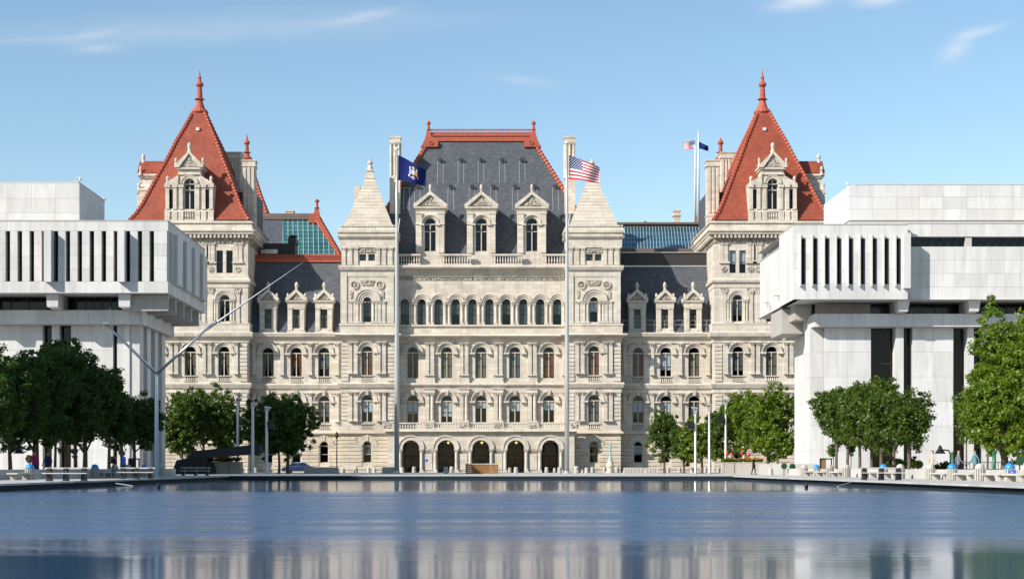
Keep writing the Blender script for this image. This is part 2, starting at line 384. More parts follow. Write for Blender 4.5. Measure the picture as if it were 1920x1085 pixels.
def water_mat():
    """calm by the walls and near the eye, ruffled by the wind in the middle of the pool"""
    t = NT('pool_water')
    g = t.new('ShaderNodeNewGeometry')
    def layer(sc, rot, scale, detail):
        mp = t.new('ShaderNodeMapping'); mp.inputs['Scale'].default_value = sc; mp.inputs['Rotation'].default_value = (0, 0, rot)
        t.link(g.outputs['Position'], mp.inputs['Vector']); return t.noise(mp.outputs[0], scale, detail, 0.55)
    def M2(op, a, b):
        n = t.new('ShaderNodeMath', operation=op)
        for i, q in enumerate((a, b)):
            if isinstance(q, (int, float)): n.inputs[i].default_value = q
            else: t.link(q, n.inputs[i])
        return n.outputs[0]
    sx = t.new('ShaderNodeSeparateXYZ'); t.link(g.outputs['Position'], sx.inputs[0])
    warp = layer((0.05, 0.10, 1), 0.05, 1.0, 3.0)
    yw = M2('ADD', sx.outputs[1], M2('MULTIPLY', M2('SUBTRACT', warp, 0.5), 12.0))
    gust = t.ramp(M2('DIVIDE', yw, 130.0), [(0.142, 0.0), (0.20, 1.0), (0.46, 1.0), (0.57, 0.0)])
    streak = layer((0.09, 0.9, 1), 0.03, 0.7, 5.0)
    rip = layer((0.35, 1.0, 1), 0.10, 2.6, 3.0); fine = layer((0.5, 1.3, 1), -0.3, 8.0, 2.0)
    k = M2('MULTIPLY', gust, t.ramp(streak, [(0.36, 0.45), (0.60, 1.0)]))
    rough = M2('ADD', 0.085, M2('MULTIPLY', k, 0.24))
    amp = M2('ADD', 0.012, M2('MULTIPLY', k, 0.95))
    nb = t.bump(M2('MULTIPLY', rip, amp), 1.0, 0.10); nb = t.bump(M2('MULTIPLY', fine, amp), 1.0, 0.010, nb)
    t.p.inputs['IOR'].default_value = 1.333
    return t.fin((0.030, 0.078, 0.165), rough, nb, 0.5)
M['water'] = water_mat()
m = MB(); m.poly([(-PW, PY0, 0), (PW, PY0, 0), (PW, PY1, 0), (-PW, PY1, 0)])
struct('water', m, 'water')
m = MB()
for s in (-1, 1):
    m.box(*sorted((s * (PW + 0.30), s * (PW + 0.59))), PY0, PY1 + 0.5, -0.6, GZ - 0.085)
    m.box(*sorted((s * (PW + 0.0), s * (PW + 0.299))), PY0, PY1 + 0.01, -0.6, 0.035)
m.box(-PW - 0.29, PW + 0.29, PY1 + 0.20, PY1 + 0.59, -0.6, GZ - 0.03)
m.box(-PW + 0.01, PW - 0.01, PY1 + 0.0, PY1 + 0.199, -0.6, 0.03)
rim = struct('pool_wall', m, 'pool_dark')
me = MB().box(-1.19, 1.19, -0.5, 0.0, -0.028, 0.006).mesh('coping_stone', 'granite')
mel = MB().box(-0.55, 0.0, -1.19, 1.19, -0.085, 0.006).mesh('coping_stone_side', 'granite')
mer = MB().box(0.0, 0.55, -1.19, 1.19, -0.085, 0.006).mesh('coping_stone_side', 'granite')
for k in range(18):
    inst('coping_stone', me, rim, (-PW - 0.0 + 1.2 + k * 2.4 - 1.2, PY1 + 0.6 + 0.06, GZ))
for k in range(50):
    y = PY1 - 1.0 - 2.4 * k
    inst('coping_stone', mel, rim, (-PW - 0.1, y, GZ)); inst('coping_stone', mer, rim, (PW + 0.1, y, GZ))
# ------------------------------------------------------------------ the stone capitol
cap = thing('capitol', 'pale granite capitol with red tiled corner spires and steep slate roof across the pool', 'building', (0, 213, GZ))
YC, YT, YL, YW, YP = 215.0, 213.2, 216.0, 214.0, 211.2
def L(py): return Z(py, 214.5)
S0 = 215 / F

def cornice(name, x0, x1, y0, py_list, mat='stone', y1=None):
    """moulding along x; py_list = [(photo y, projection m), ...] from top to bottom"""
    m = MB(); y1 = y0 + 0.5 if y1 is None else y1
    pts = [(y1, L(py_list[0][0]))] + [(y0 - pr, L(py)) for py, pr in py_list] + [(y1, L(py_list[-1][0]))]
    m.yz(pts, x0, x1); return wpart(name, m, mat, cap)

# --- windows -------------------------------------------------------
def win_meshes(w, hs, arched, style):
    """meshes with the origin at the middle of the sill; hs = height of the springing (or head)"""
    r = w / 2; f = MB(); t = 0.09
    if style == 'two':
        f.box(-r, -r + t, 0, 0.1, 0, hs); f.box(r - t, r, 0, 0.1, 0, hs); f.box(-r, r, -0.02, 0.12, -0.0, 0.1)
        f.box(-0.06, 0.06, -0.05, 0.1, 0.1, hs - 0.07); f.box(-r + t, r - t, -0.06, 0.11, hs - 0.07, hs + 0.07)
    elif style == 'sash':
        f.box(-r, -r + 0.07, 0, 0.1, 0, hs); f.box(r - 0.07, r, 0, 0.1, 0, hs); f.box(-r, r, -0.02, 0.12, 0, 0.08)
        f.box(-r + 0.07, r - 0.07, 0, 0.1, hs - 0.07, hs + 0.03); f.box(-r + 0.07, r - 0.07, 0.01, 0.09, hs * 0.48, hs * 0.48 + 0.07)
    elif style == 'cross':
        f.box(-r, -r + t, 0, 0.1, 0, hs); f.box(r - t, r, 0, 0.1, 0, hs); f.box(-r, r, -0.02, 0.12, 0, 0.1)
        f.box(-0.07, 0.07, -0.05, 0.1, 0.1, hs); f.box(-r + t, r - t, -0.06, 0.11, hs - 0.08, hs + 0.08); f.box(-r + t, r - t, -0.04, 0.1, hs * 0.72, hs * 0.72 + 0.1)
    if arched: f.arch_ring(0, hs, r - 0.08, r - 0.003, 0, 0.1, 12)
    p = MB(); hh = hs
    if arched:
        p.poly([(-r, 0.055, 0), (r, 0.055, 0)] + [(r * cos(pi * k / 12), 0.055, hs + r * sin(pi * k / 12)) for k in range(13)])
    else: p.poly([(-r, 0.055, 0), (r, 0.055, 0), (r, 0.055, hs), (-r, 0.055, hs)])
    d = None
    if style == 'two':
        d = MB()
        for a, b in ((-r + t, -0.06), (0.06, r - t)):
            d.box(a, b, 0.005, 0.08, hs * 0.47, hs * 0.47 + 0.08); d.box(a, a + 0.05, 0.01, 0.08, 0.1, hs - 0.07); d.box(b - 0.05, b, 0.01, 0.08, 0.1, hs - 0.07)
    return f, p, d

BL = ['blind_white', 'blind_grey', 'blind_brown', 'blind_tan']
def window(xc, y, zb, zs, w, arched=True, style='two', blind=None, frame='frame_cream', parent=None, full=1.0):
    parent = parent or cap
    key = (round(w, 2), round(zs - zb, 2), arched, style, frame)
    def mk():
        f, p, d = win_meshes(w, zs - zb, arched, style)
        return (f.mesh('window', frame), p.mesh('pane', 'glass'), d.mesh('sash', 'frame_dark') if d else None)
    f, p, d = cached(('win',) + key, mk)
    o = inst('window', f, parent, (xc, y, zb)); link('pane', p, o)
    if d: link('sash', d, o)
    if blind is not None:
        col, lo, hi = blind
        h = zs - zb
        def mb():
            m = MB()
            if col in ('blind_brown', 'blind_tan') and lo > 0.2:       # two drawn-back curtains
                for s in (-1, 1): m.xz([(s * w * 0.47, 0.1), (s * w * 0.30, 0.1), (s * w * 0.06, hi * h), (s * w * 0.47, hi * h)], 0.12, 0.16)
            else:
                for a, b in ((-w * 0.47, -w * 0.02), (w * 0.02, w * 0.47)): m.box(a, b, 0.09, 0.11, lo * h, hi * h)
            return m.mesh('blind', col)
        link('blind', cached(('blind', col, round(lo, 2), round(hi, 2)) + key, mb), o)
    return o

def pilaster_mesh(w, h, d=0.22, cap_h=0.5, base_h=0.28, rnd=False):
    m = MB()
    if rnd:
        r = w / 2; m.lathe(0, -d * 0.2, [(r * 1.05, base_h), (r, base_h + 0.1), (r * 0.88, h - cap_h)], 12)
    else: m.box(-w / 2, w / 2, -d, 0.1, base_h, h - cap_h)
    m.box(-w * 0.62, w * 0.62, -d * 1.5, 0.1, 0, base_h * 0.55); m.box(-w * 0.56, w * 0.56, -d * 1.3, 0.1, base_h * 0.55, base_h)
    m.grid_faces([[(-a, -b, z), (a, -b, z), (a, 0.1, z), (-a, 0.1, z)] for a, b, z in
                  ((w * 0.48, d, h - cap_h), (w * 0.54, d * 1.15, h - cap_h * 0.92), (w * 0.48, d, h - cap_h * 0.8), (w * 0.68, d * 1.7, h - cap_h * 0.2), (w * 0.72, d * 1.8, h - cap_h * 0.2), (w * 0.72, d * 1.8, h))])
    for s in (-1, 1):                                                   # leaf volutes
        m.lathe(s * w * 0.5, -d * 1.35, [(0.02, h - cap_h * 0.62), (w * 0.15, h - cap_h * 0.45), (w * 0.13, h - cap_h * 0.25), (0.02, h - cap_h * 0.18)], 6)
    m.lathe(0, -d * 1.4, [(0.02, h - cap_h * 0.8), (w * 0.14, h - cap_h * 0.6), (w * 0.1, h - cap_h * 0.3), (0.02, h - cap_h * 0.2)], 6)
    return m.mesh('pilaster', 'stone')
def pilaster(x, y, z0, z1, w=0.5, d=0.22, rnd=False, cap_h=0.5):
    me = cached(('pil', round(w, 2), round(z1 - z0, 2), round(d, 2), rnd, cap_h), lambda: pilaster_mesh(w, z1 - z0, d, cap_h, 0.28, rnd))
    return inst('column' if rnd else 'pilaster', me, cap, (x, y, z0))

def arch_mould(xc, y, zs, r, r2, key=True, imposts=True, parent=None):
    def mk():
        m = MB(); t = r2 - r
        m.arch_ring(0, 0, r + 0.0, r + t * 0.45, -0.12, 0.1); m.arch_ring(0, 0, r + t * 0.45, r + t * 0.8, -0.24, 0.1); m.arch_ring(0, 0, r + t * 0.8, r2, -0.38, 0.1)
        if imposts:
            for s in (-1, 1): m.box(*sorted((s * (r + 0.003), s * (r2 + 0.14))), -0.44, 0.1, -0.22, -0.004)
        if key: m.grid_faces([[(-a, -b, z), (a, -b, z), (a, 0.1, z), (-a, 0.1, z)] for a, b, z in ((t * 0.28, 0.42, r - 0.02), (t * 0.42, 0.52, r2 + 0.1))])
        return m.mesh('arch_moulding', 'stone')
    return inst('arch_moulding', cached(('arch', round(r, 2), round(r2, 2), key, imposts), mk), parent or cap, (xc, y, zs))

def balusters(m, x0, x1, y, z0, z1, pitch=0.34):
    n = max(2, int(round((x1 - x0) / pitch))); h = z1 - z0
    for k in range(n):
        x = x0 + (k + 0.5) * (x1 - x0) / n
        m.lathe(x, y, [(0.07, z0), (0.07, z0 + h * 0.08), (0.05, z0 + h * 0.12), (0.105, z0 + h * 0.36), (0.05, z0 + h * 0.78), (0.08, z0 + h * 0.9), (0.08, z1)], 7)
def balustrade(name, x0, x1, y, z0, z1, pitch=0.34, parent=None):
    h = z1 - z0; m = MB(); m.box(x0, x1, y - 0.16, y + 0.16, z0, z0 + h * 0.16); m.box(x0, x1, y - 0.18, y + 0.18, z1 - h * 0.16, z1)
    o = wpart(name, m, 'stone', parent or cap)
    b = MB(); balusters(b, x0, x1, y, z0 + h * 0.16, z1 - h * 0.16, pitch); wpart('balusters', b, 'stone', o, 'stuff'); return o

def small_balcony(xc, y, w, z0, z1):
    """row of balusters in a recess below a window"""
    def mk():
        m = MB(); h = z1 - z0; m.box(-w / 2 - 0.06, w / 2 + 0.06, -0.12, 0.16, h - 0.13, h); m.box(-w / 2 - 0.06, w / 2 + 0.06, -0.1, -0.003, 0, 0.09)
        balusters(m, -w / 2, w / 2, 0.04, 0.02, h - 0.13, 0.27)
        return m.mesh('window_balustrade', 'stone')
    return inst('window_balustrade', cached(('bal', round(w, 2), round(z1 - z0, 2)), mk), cap, (xc, y, z0))

def dark_recess(xc, y, w, z0, z1):
    return inst('recess', cached(('rec', round(w, 2), round(z1 - z0, 2)), lambda: MB().box(-w / 2, w / 2, 0, 0.02, 0, z1 - z0).mesh('recess', 'stone')), cap, (xc, y, z0))

def rand_blind(seed):
    r = random.Random(seed); k = r.random()
    if k < 0.34: return ('blind_white', r.choice([0.40, 0.55, 0.7]), 0.97)
    if k < 0.58: return ('blind_grey', r.choice([0.05, 0.3, 0.5]), 0.97)
    if k < 0.74: return ('blind_tan', 0.35, 0.97)
    if k < 0.82: return ('blind_brown', 0.1, 0.97)
    return None

# --- the storeys of the body: (wall plane, x range, windows) --------
Z0 = GZ
lev = dict(f1=L(812), f2=L(722), f3=L(630))
XC = 163 * S0
def storey_row(y, us, py_sill, py_spring, wpx, floor, key, bl, ring=19.5):
    for i, u in enumerate(us):
        x = u * y / F; w = wpx * y / F
        b = bl[i % len(bl)] if bl else rand_blind(hash((floor, round(u))) & 0xffff)
        window(x, y + 0.2, L(py_sill), L(py_spring), w, True, 'two', b)
        arch_mould(x, y, L(py_spring), w / 2, ring * y / F, key)

def section(name, y, x0, x1, us, rust_us=None, f1_w=16, side=0, skip1=False):
    """three storeys of wall at plane y"""
    w2 = 22 * y / F
    ops1 = [] if skip1 else [(u * y / F, f1_w * y / F, L(867), L(835), True) for u in us]
    low2, low3 = (792, 709) if skip1 else (805.3, 715.8)
    ops2 = [(u * y / F, w2, L(low2), L(751.5), True) for u in us]
    ops3 = [(u * y / F, w2, L(low3), L(660.5), True) for u in us]
    m = MB(); m.wall(x0, x1, Z0, lev['f1'], y, ops1, 0.6); wpart('ground_floor_wall', m, 'stone_warm', cap)
    m = MB(); m.wall(x0, x1, lev['f1'], lev['f2'], y, ops2, 0.55); wpart('second_floor_wall', m, 'stone', cap)
    m = MB(); m.wall(x0, x1, lev['f2'], lev['f3'], y, ops3, 0.55); wpart('third_floor_wall', m, 'stone', cap)
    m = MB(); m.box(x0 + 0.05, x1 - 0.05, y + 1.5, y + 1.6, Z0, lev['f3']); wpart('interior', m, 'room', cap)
    if not skip1:
        for u in us:
            for a, b in ((792, 805.4), (709, 715.9)):
                h_ = L(a) - L(b); inst('spandrel_panel', cached(('spandrel', round(h_, 2), round(w2, 2)), lambda: MB().box(-w2 / 2, w2 / 2, 0, .3, 0, h_).mesh('spandrel_panel', 'stone')), cap, (u * y / F, y + .24, L(b)))
            x = u * y / F; w = f1_w * y / F
            window(x, y + 0.3, L(867), L(835), w, True, 'sash', rand_blind(int(u) + 77), 'frame_cream')
            def mk():
                r, r2 = w / 2, w / 2 + 11.5 * y / F; mm = MB(); nv = 9
                for k in range(nv):
                    a0, a1 = pi * k / nv + 0.02, pi * (k + 1) / nv - 0.02
                    mm.arch_ring(0, 0, r + 0.02, r2 + (0.12 if k == nv // 2 else 0), -0.14 - (0.08 if k == nv // 2 else 0), 0.05, 3, a0, a1)
                return mm.mesh('voussoir_arch', 'stone_warm')
            inst('voussoir_arch', cached(('vous', round(w, 2)), mk), cap, (x, y, L(835)))

def courses(y, x0, x1, us, f1_w=16, pitch=6.9, top=818.5, bottom=881.0, mat='stone_warm', dep=0.09):
    """rusticated courses of the ground floor, each a block proud of the joint"""
    py = top
    while py + pitch <= bottom + 0.1:
        za, zb = L(py + pitch) + 0.03, L(py) - 0.03
        q = x0
        for u in sorted(us) + [None]:
            if u is None: e0 = x1; e1 = None
            else:
                half = (19.5 if py + pitch < 837 else 9.5) * y / F + 0.04
                if py > 868: half = 0
                e0, e1 = u * y / F - half, u * y / F + half
            if e0 - q > 0.15 and not (u is not None and half == 0):
                key = ('course', round(e0 - q, 2), round(zb - za, 3), mat, dep)
                me = cached(key, lambda: MB().grid_faces([[(0, -a, b), (e0 - q, -a, b), (e0 - q, 0.1, b), (0, 0.1, b)] for a, b in ((dep - 0.05, 0), (dep, 0.05), (dep, zb - za - 0.05), (dep - 0.05, zb - za))]).mesh('stone_course', mat))
                inst('stone_course', me, cap, (q, y, za))
            if u is not None and half: q = e1
        py += pitch

def quoins(x, y, py0, py1, w=0.95, side=1, pitch=7.2):
    """block work strip on a corner"""
    py = py0
    me = cached(('quoin', w, pitch), lambda: MB().grid_faces([[(-w / 2, -a, b), (w / 2, -a, b), (w / 2, 0.1, b), (-w / 2, 0.1, b)] for a, b in ((0.08, 0), (0.14, 0.05), (0.14, pitch * S0 - 0.11), (0.08, pitch * S0 - 0.06))]).mesh('quoin', 'stone'))
    while py + pitch <= py1 + 0.2:
        inst('quoin', me, cap, (x, y, L(py + pitch) + 0.03)); py += pitch

B = lambda c, a, b: (c, a, b)
# centre section --------------------------------------------------------------
cu = [-128, -64.2, 0, 63.5, 127]
section('centre', YC, -XC, XC, cu, skip1=True)
storey_row(YC, cu, 792, 751.5, 22, 2, True, [B('blind_white', .42, .97), B('blind_white', .30, .97), B('blind_white', .68, .97), B('blind_white', .55, .97), B('blind_white', .6, .97)])
storey_row(YC, cu, 709, 660.5, 22, 3, False, [B('blind_brown', .5, .97), B('blind_tan', .05, .97), B('blind_tan', .05, .97), B('blind_grey', .05, .97), B('blind_brown', .1, .97)])
for u in (-160, -96, -32, 32, 96, 160):
    for du in (-4.6, 4.6):
        x = (u + du) * S0
        if abs(x) > XC - 0.15: continue
        pilaster(x, YC - 0.25, L(791), L(735), 0.52, 0.24, du > 0)
        pilaster(x, YC - 0.1, L(704), L(642), 0.5, 0.3)
    if abs(u) < 150:
        m = MB(); x = u * S0; m.stack(x - 0.7, x + 0.7, YC - 0.45, YC + 0.1, [(0, L(735)), (0, L(730)), (0.12, L(729)), (0.12, L(727.5))]); wpart('entablature_block', m, 'stone', cap)
        m = MB(); m.stack(x - 0.68, x + 0.68, YC - 0.34, YC + 0.1, [(0.06, L(718)), (0.06, L(715)), (0, L(714)), (0, L(706)), (0.06, L(705)), (0.06, L(703.6))]); wpart('pedestal', m, 'stone', cap)
cornice('string_course', -XC, XC, YC, [(717.5, .42), (720, .50), (722.5, .42), (724, .22), (727.5, .15), (734, .1), (737, .05)])
cornice('main_cornice', -XC, XC, YC, [(627.5, .85), (629.5, .95), (631.5, .85), (634, .45), (636.5, .3), (641.5, .2), (643, .1)])
# porch
xp = 175 * YP / F
po = [(u * YP / F, 33.5 * YP / F, Z0, L(841), True) for u in (-131.5, -66, -0.5, 65, 130)]
m = MB(); m.wall(-xp, xp, Z0, L(813), YP, po, 0.9, 18)
m.poly([(-xp, YP, Z0), (-xp, YC, Z0), (-xp, YC, L(813)), (-xp, YP, L(813))]); m.poly([(xp, YP, Z0), (xp, YP, L(813)), (xp, YC, L(813)), (xp, YC, Z0)])
m.poly([(-xp, YP, L(813)), (xp, YP, L(813)), (xp, YC, L(813)), (-xp, YC, L(813))])
m.poly([(-xp, YP + 0.9, L(818)), (xp, YP + 0.9, L(818)), (xp, YC - 0.01, L(818)), (-xp, YC - 0.01, L(818))])
wpart('porch_wall', m, 'stone', cap)
for i, (x, w, zb, zs, _) in enumerate(po):
    r = w / 2
    def mk():
        mm = MB(); mm.arch_ring(0, 0, r - 0.07, r + 0.42, -0.1, 0.1, 20, -0.25, pi + 0.25); mm.arch_ring(0, 0, r + 0.42, r + 0.6, -0.2, 0.1, 20, 0, pi); return mm.mesh('porch_arch', 'stone')
    inst('porch_arch', cached('porch_arch', mk), cap, (x, YP, zs))
    for s in (-1, 1):
        pilaster(x + s * (r + 0.22), YP - 0.15, Z0 + 0.1, L(841.5), 0.42, 0.16, True, 0.45)
    m = MB(); m.box(x - r - 0.75, x - r + 0.06, YP - 0.5, YP + 0.0, Z0, Z0 + 0.1); m.box(x + r - 0.06, x + r + 0.75, YP - 0.5, YP, Z0, Z0 + 0.1); wpart('plinth', m, 'stone', cap)
    # doorway in the back wall of the porch
    m = MB(); m.box(x - 1.0, x + 1.0, YC - 0.22, YC - 0.02, L(856), L(854)); m.box(x - 1.05, x - 0.93, YC - 0.2, YC - 0.02, Z0, L(834)); m.box(x + 0.93, x + 1.05, YC - 0.2, YC - 0.02, Z0, L(834)); m.box(x - 0.05, x + 0.05, YC - 0.2, YC - 0.02, Z0, L(856))
    m.box(x - 0.93, x + 0.93, YC - 0.2, YC - 0.02, L(838), L(836.6))
    d = wpart('porch_door', m, 'frame_dark', cap)
    m = MB(); m.poly([(x - 1, YC - 0.1, Z0), (x + 1, YC - 0.1, Z0), (x + 1, YC - 0.1, L(832)), (x - 1, YC - 0.1, L(832))]); wpart('pane', m, 'glass_bronze', d)
    m = MB(); m.box(x - 1.02, x + 1.02, YC - 0.06, YC - 0.03, Z0, L(831)); wpart('room_behind', m, 'room', d)
    if i in (1, 2, 3):
        m = MB(); m.box(x - 0.75, x + 0.75, YC - 0.26, YC - 0.2, L(857.5), L(855)); wpart('door_sign_board', m, 'blind_tan', d)
for u in (-98.5, -33, 32.5, 97.5):     # carved impost bands between the porch arches
    x = u * YP / F; m = MB(); m.box(x - 0.62, x + 0.62, YP - 0.12, YP + 0.02, L(848), L(842)); wpart('carved_impost', m, 'carved', cap)
    m = MB(); m.box(x - 0.5, x + 0.5, YP - 0.09, YP + 0.02, Z0 + 0.35, L(850)); wpart('porch_pilaster', m, 'stone', cap)
def lamp_mat():
    t = NT('lantern_glow'); t.p.inputs['Emission Color'].default_value = (1, 0.72, 0.18, 1); t.p.inputs['Emission Strength'].default_value = 0.9; t.p.inputs['Base Color'].default_value = (0.8, 0.6, 0.2, 1); return t.m
M['lamp_glow'] = lamp_mat()
for u in (-62, 1.5, 66.5):
    x = u * YP / F; m = MB(); m.lathe(x, YP + 1.6, [(0.03, L(827.5)), (0.14, L(828)), (0.17, L(830.5)), (0.04, L(832))], 8); o = wpart('porch_lantern', m, 'lamp_glow', cap)
    m = MB(); m.tube([(x, YP + 1.6, L(827)), (x, YP + 1.6, L(818.2))], 0.025, 5); wpart('lantern_rod', m, 'black', o)
cornice('porch_cornice', -xp - 0.3, xp + 0.3, YP, [(806.8, .5), (809.5, .55), (811, .45), (813, .25), (816, .12), (817.5, .06)])
cb = [-xp, -98.5 * YP / F, -33 * YP / F, 32.5 * YP / F, 97.5 * YP / F, xp]
for a, b in zip(cb, cb[1:]): balustrade('porch_balustrade', a + 0.8, b - 0.8, YP + 0.05, L(806.6), L(793))
for x in cb:
    m = MB(); m.stack(x - 0.72, x + 0.72, YP - 0.2, YP + 0.3, [(0.05, L(806.8)), (0, L(805)), (0, L(795)), (0.06, L(794)), (0.06, L(792.3))]); wpart('pedestal', m, 'stone', cap)
    m = MB(); m.box(x - 0.5, x + 0.5, YP - 0.23, YP - 0.199, L(804), L(796)); wpart('carved_panel', m, 'carved', cap)

# fourth floor arcade
au = [(k - 4.5) * 31.75 for k in range(10)]
zt, zs4, zb4 = L(498), L(567.5), L(608)
m = MB(); m.wall(-XC, XC, lev['f3'], L(511), YC, [(u * S0, 15.5 * S0, zb4, zs4, True) for u in au], 0.75); wpart('arcade_wall', m, 'stone', cap)
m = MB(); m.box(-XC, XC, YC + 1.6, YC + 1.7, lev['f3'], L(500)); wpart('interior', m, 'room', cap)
for i, u in enumerate(au):
    window(u * S0, YC + 0.35, zb4, zs4, 15.5 * S0, True, 'sash', B('blind_grey', .05 if i % 3 else .5, .97), 'frame_dark')
    def mk():
        mm = MB(); r = 15.5 * S0 / 2
        mm.arch_ring(0, 0, r + 0.02, r + 0.2, -0.06, 0.1); mm.arch_ring(0, 0.1, r + 0.2, 15.3 * S0, -0.16, 0.1, 14); mm.arch_ring(0, 0.12, 15.3 * S0 - 0.1, 15.8 * S0, -0.26, 0.1, 14)
        return mm.mesh('arcade_arch', 'stone')
    inst('arcade_arch', cached('arcade_arch', mk), cap, (u * S0, YC, zs4))
for k in range(11):
    u = (k - 5) * 31.75
    for du in (-3.9, 3.9):
        if abs(u + du) * S0 < XC - 0.2: pilaster((u + du) * S0, YC - 0.02, zb4, zs4 - 0.03, 0.36, 0.16, True, 0.36)
cornice('arcade_base', -XC, XC, YC, [(608.3, .3), (611, .36), (612.5, .22), (613.2, .12), (626, .12), (627.6, .2)])
m = MB(); m.box(-XC, XC, YC - 0.10, YC + 0.1, L(524), L(517)); wpart('carved_frieze', m, 'carved', cap)
m = MB()
for k in range(46):
    x = -XC + (k + 0.5) * 2 * XC / 46; m.arch_ring(x, L(519.5), 0.12, 0.2, YC - 0.22, YC - 0.09, 6)
wpart('frieze_scrolls', m, 'stone', cap, 'stuff')
cornice('upper_cornice', -XC, XC, YC, [(498, 1.05), (501, 1.15), (503.5, 1.05), (505, .95), (506.5, .5), (511, .3), (515.5, .2), (517.2, .1)], y1=YC + 1.0)
for a, b in ((-XC, -111), (-79.5, -15.5), (16.5, 80), (112, XC)):
    aa = a if abs(a) < 13 else a * S0; bb = b if abs(b) < 13 else b * S0
    balustrade('roof_balustrade', aa + 0.15, bb - 0.15, YC - 0.45, L(498) + 0.02, L(476), 0.36)
# centre dormers
def dormer(xc, y, zb, kind):
    """stone dormer front; built at the world place, returned as one part with its pieces"""
    k = y / F
    if kind == 'centre':
        hw, top, wz0, wzs, w = 27 * k, L(388), L(470), L(418.5), 22.5 * k
        m = MB(); m.wall(xc - hw, xc + hw, zb, top, y, [(xc, w, wz0, wzs, True)], 0.6)
        for s in (-1, 1): m.poly([(xc + s * hw, y, zb), (xc + s * hw, y + 6, zb), (xc + s * hw, y + 6, top), (xc + s * hw, y, top)])
        for s in (-1, 1):
            xa = xc + s * (hw - 0.42); m.box(xa - 0.36, xa + 0.36, y - 0.22, y + 0.02, L(473), L(421)); m.stack(xa - 0.38, xa + 0.38, y - 0.25, y + 0.02, [(0, L(421)), (0.1, L(419)), (0.02, L(417.5)), (0.02, L(401)), (0.1, L(400)), (0.1, L(398))])
        m.stack(xc - hw, xc + hw, y, y + 6, [(0.05, L(394)), (0.12, L(391)), (0.3, L(389)), (0.3, L(386))])
        o = wpart('dormer', m, 'stone', cap)
        ped(o, xc, y, hw + 0.3, L(386), L(359), 5.5)
        window(xc, y + 0.3, wz0, wzs, w, True, 'cross', None, 'frame_cream', o)
        arch_mould(xc, y, wzs, w / 2, w / 2 + 0.42, False, True, o)
        m = MB(); m.box(xc - w / 2, xc + w / 2, y + 0.9, y + 0.95, wz0, L(392)); wpart('room_behind', m, 'room', o)
        finial(o, xc, y + 0.4, L(360), L(342), 0.26)
    else:
        hw, w = 16.2 * k, 12.6 * k; zt_, wz0, wzs = L(577), L(613), L(577)
        m = MB(); m.wall(xc - hw, xc + hw, zb, L(563), y, [(xc, w, wz0, wzs, False)], 0.4)
        for s in (-1, 1): m.poly([(xc + s * hw, y, zb), (xc + s * hw, y + 4, zb), (xc + s * hw, y + 4, L(563)), (xc + s * hw, y, L(563))])
        for s in (-1, 1):
            xa = xc + s * (hw - 0.34); m.box(xa - 0.26, xa + 0.26, y - 0.16, y + 0.02, L(617), L(578)); m.stack(xa - 0.28, xa + 0.28, y - 0.18, y + 0.02, [(0, L(578)), (0.09, L(575.5)), (0.03, L(574.8)), (0.03, L(573.6))])
        m.stack(xc - hw, xc + hw, y, y + 4, [(0.03, L(573)), (0.03, L(566)), (0.14, L(565)), (0.26, L(562.5)), (0.26, L(560.5))])
        m.box(xc - hw - 0.05, xc + hw + 0.05, y - 0.1, y + 0.3, zb - 0.05, L(617))
        o = wpart('dormer', m, 'stone', cap)
        ped(o, xc, y, hw + 0.25, L(560.5), L(541), 3.2)
        window(xc, y + 0.25, wz0, wzs, w, False, 'sash', ('blind_grey', 0.0, 0.72) if int(xc * 7) % 2 else ('blind_tan', 0.3, 0.7), 'frame_dark', o)
        m = MB(); m.box(xc - w / 2, xc + w / 2, y + 0.7, y + 0.75, wz0, L(570)); wpart('room_behind', m, 'room', o)
        finial(o, xc, y + 0.3, L(543), L(524.5), 0.30)
        for s in (-1, 1): finial(o, xc + s * hw, y + 0.1, L(560.5), L(546), 0.2, 2)
    return o
def ped(o, xc, y, hw, z0, z1, dep):
    m = MB(); t = 0.3
    m.grid_faces([[(xc - hw, yy, z0), (xc - hw + 0.02, yy, z0 + t), (xc, yy, z1), (xc + hw - 0.02, yy, z0 + t), (xc + hw, yy, z0)] for yy in (y + 0.05, y + dep)])
    for s in (-1, 1):
        m.xz([(xc + s * hw, z0), (xc + s * (hw + 0.05), z0 + t), (xc, z1 + 0.15), (xc, z1 - t * 1.1), (xc + s * (hw - t * 1.3), z0 + 0.02)], y - 0.32, y + 0.06)
    wpart('pediment', m, 'stone', o)
    m = MB(); m.xz([(xc - hw * 0.62, z0 + 0.12), (xc + hw * 0.62, z0 + 0.12), (xc, z1 - 0.62)], y - 0.12, y + 0.1); wpart('carved_tympanum', m, 'carved', o)
def finial(o, x, y, z0, z1, r, n=3):
    h = z1 - z0; m = MB()
    m.lathe(x, y, [(r * 1.1, z0 - 0.3), (r * 1.1, z0), (r * 0.6, z0 + h * 0.12), (r * 0.55, z0 + h * 0.4), (r * 1.0, z0 + h * 0.47), (r * 0.65, z0 + h * 0.55), (r * 0.85, z0 + h * 0.7), (r * 0.5, z0 + h * 0.88), (0.03, z1)], 8)
    wpart('finial', m, 'stone', o)
for u in (-95.5, 0.5, 95.5): dormer(u * S0, YC + 0.25, L(498), 'centre')

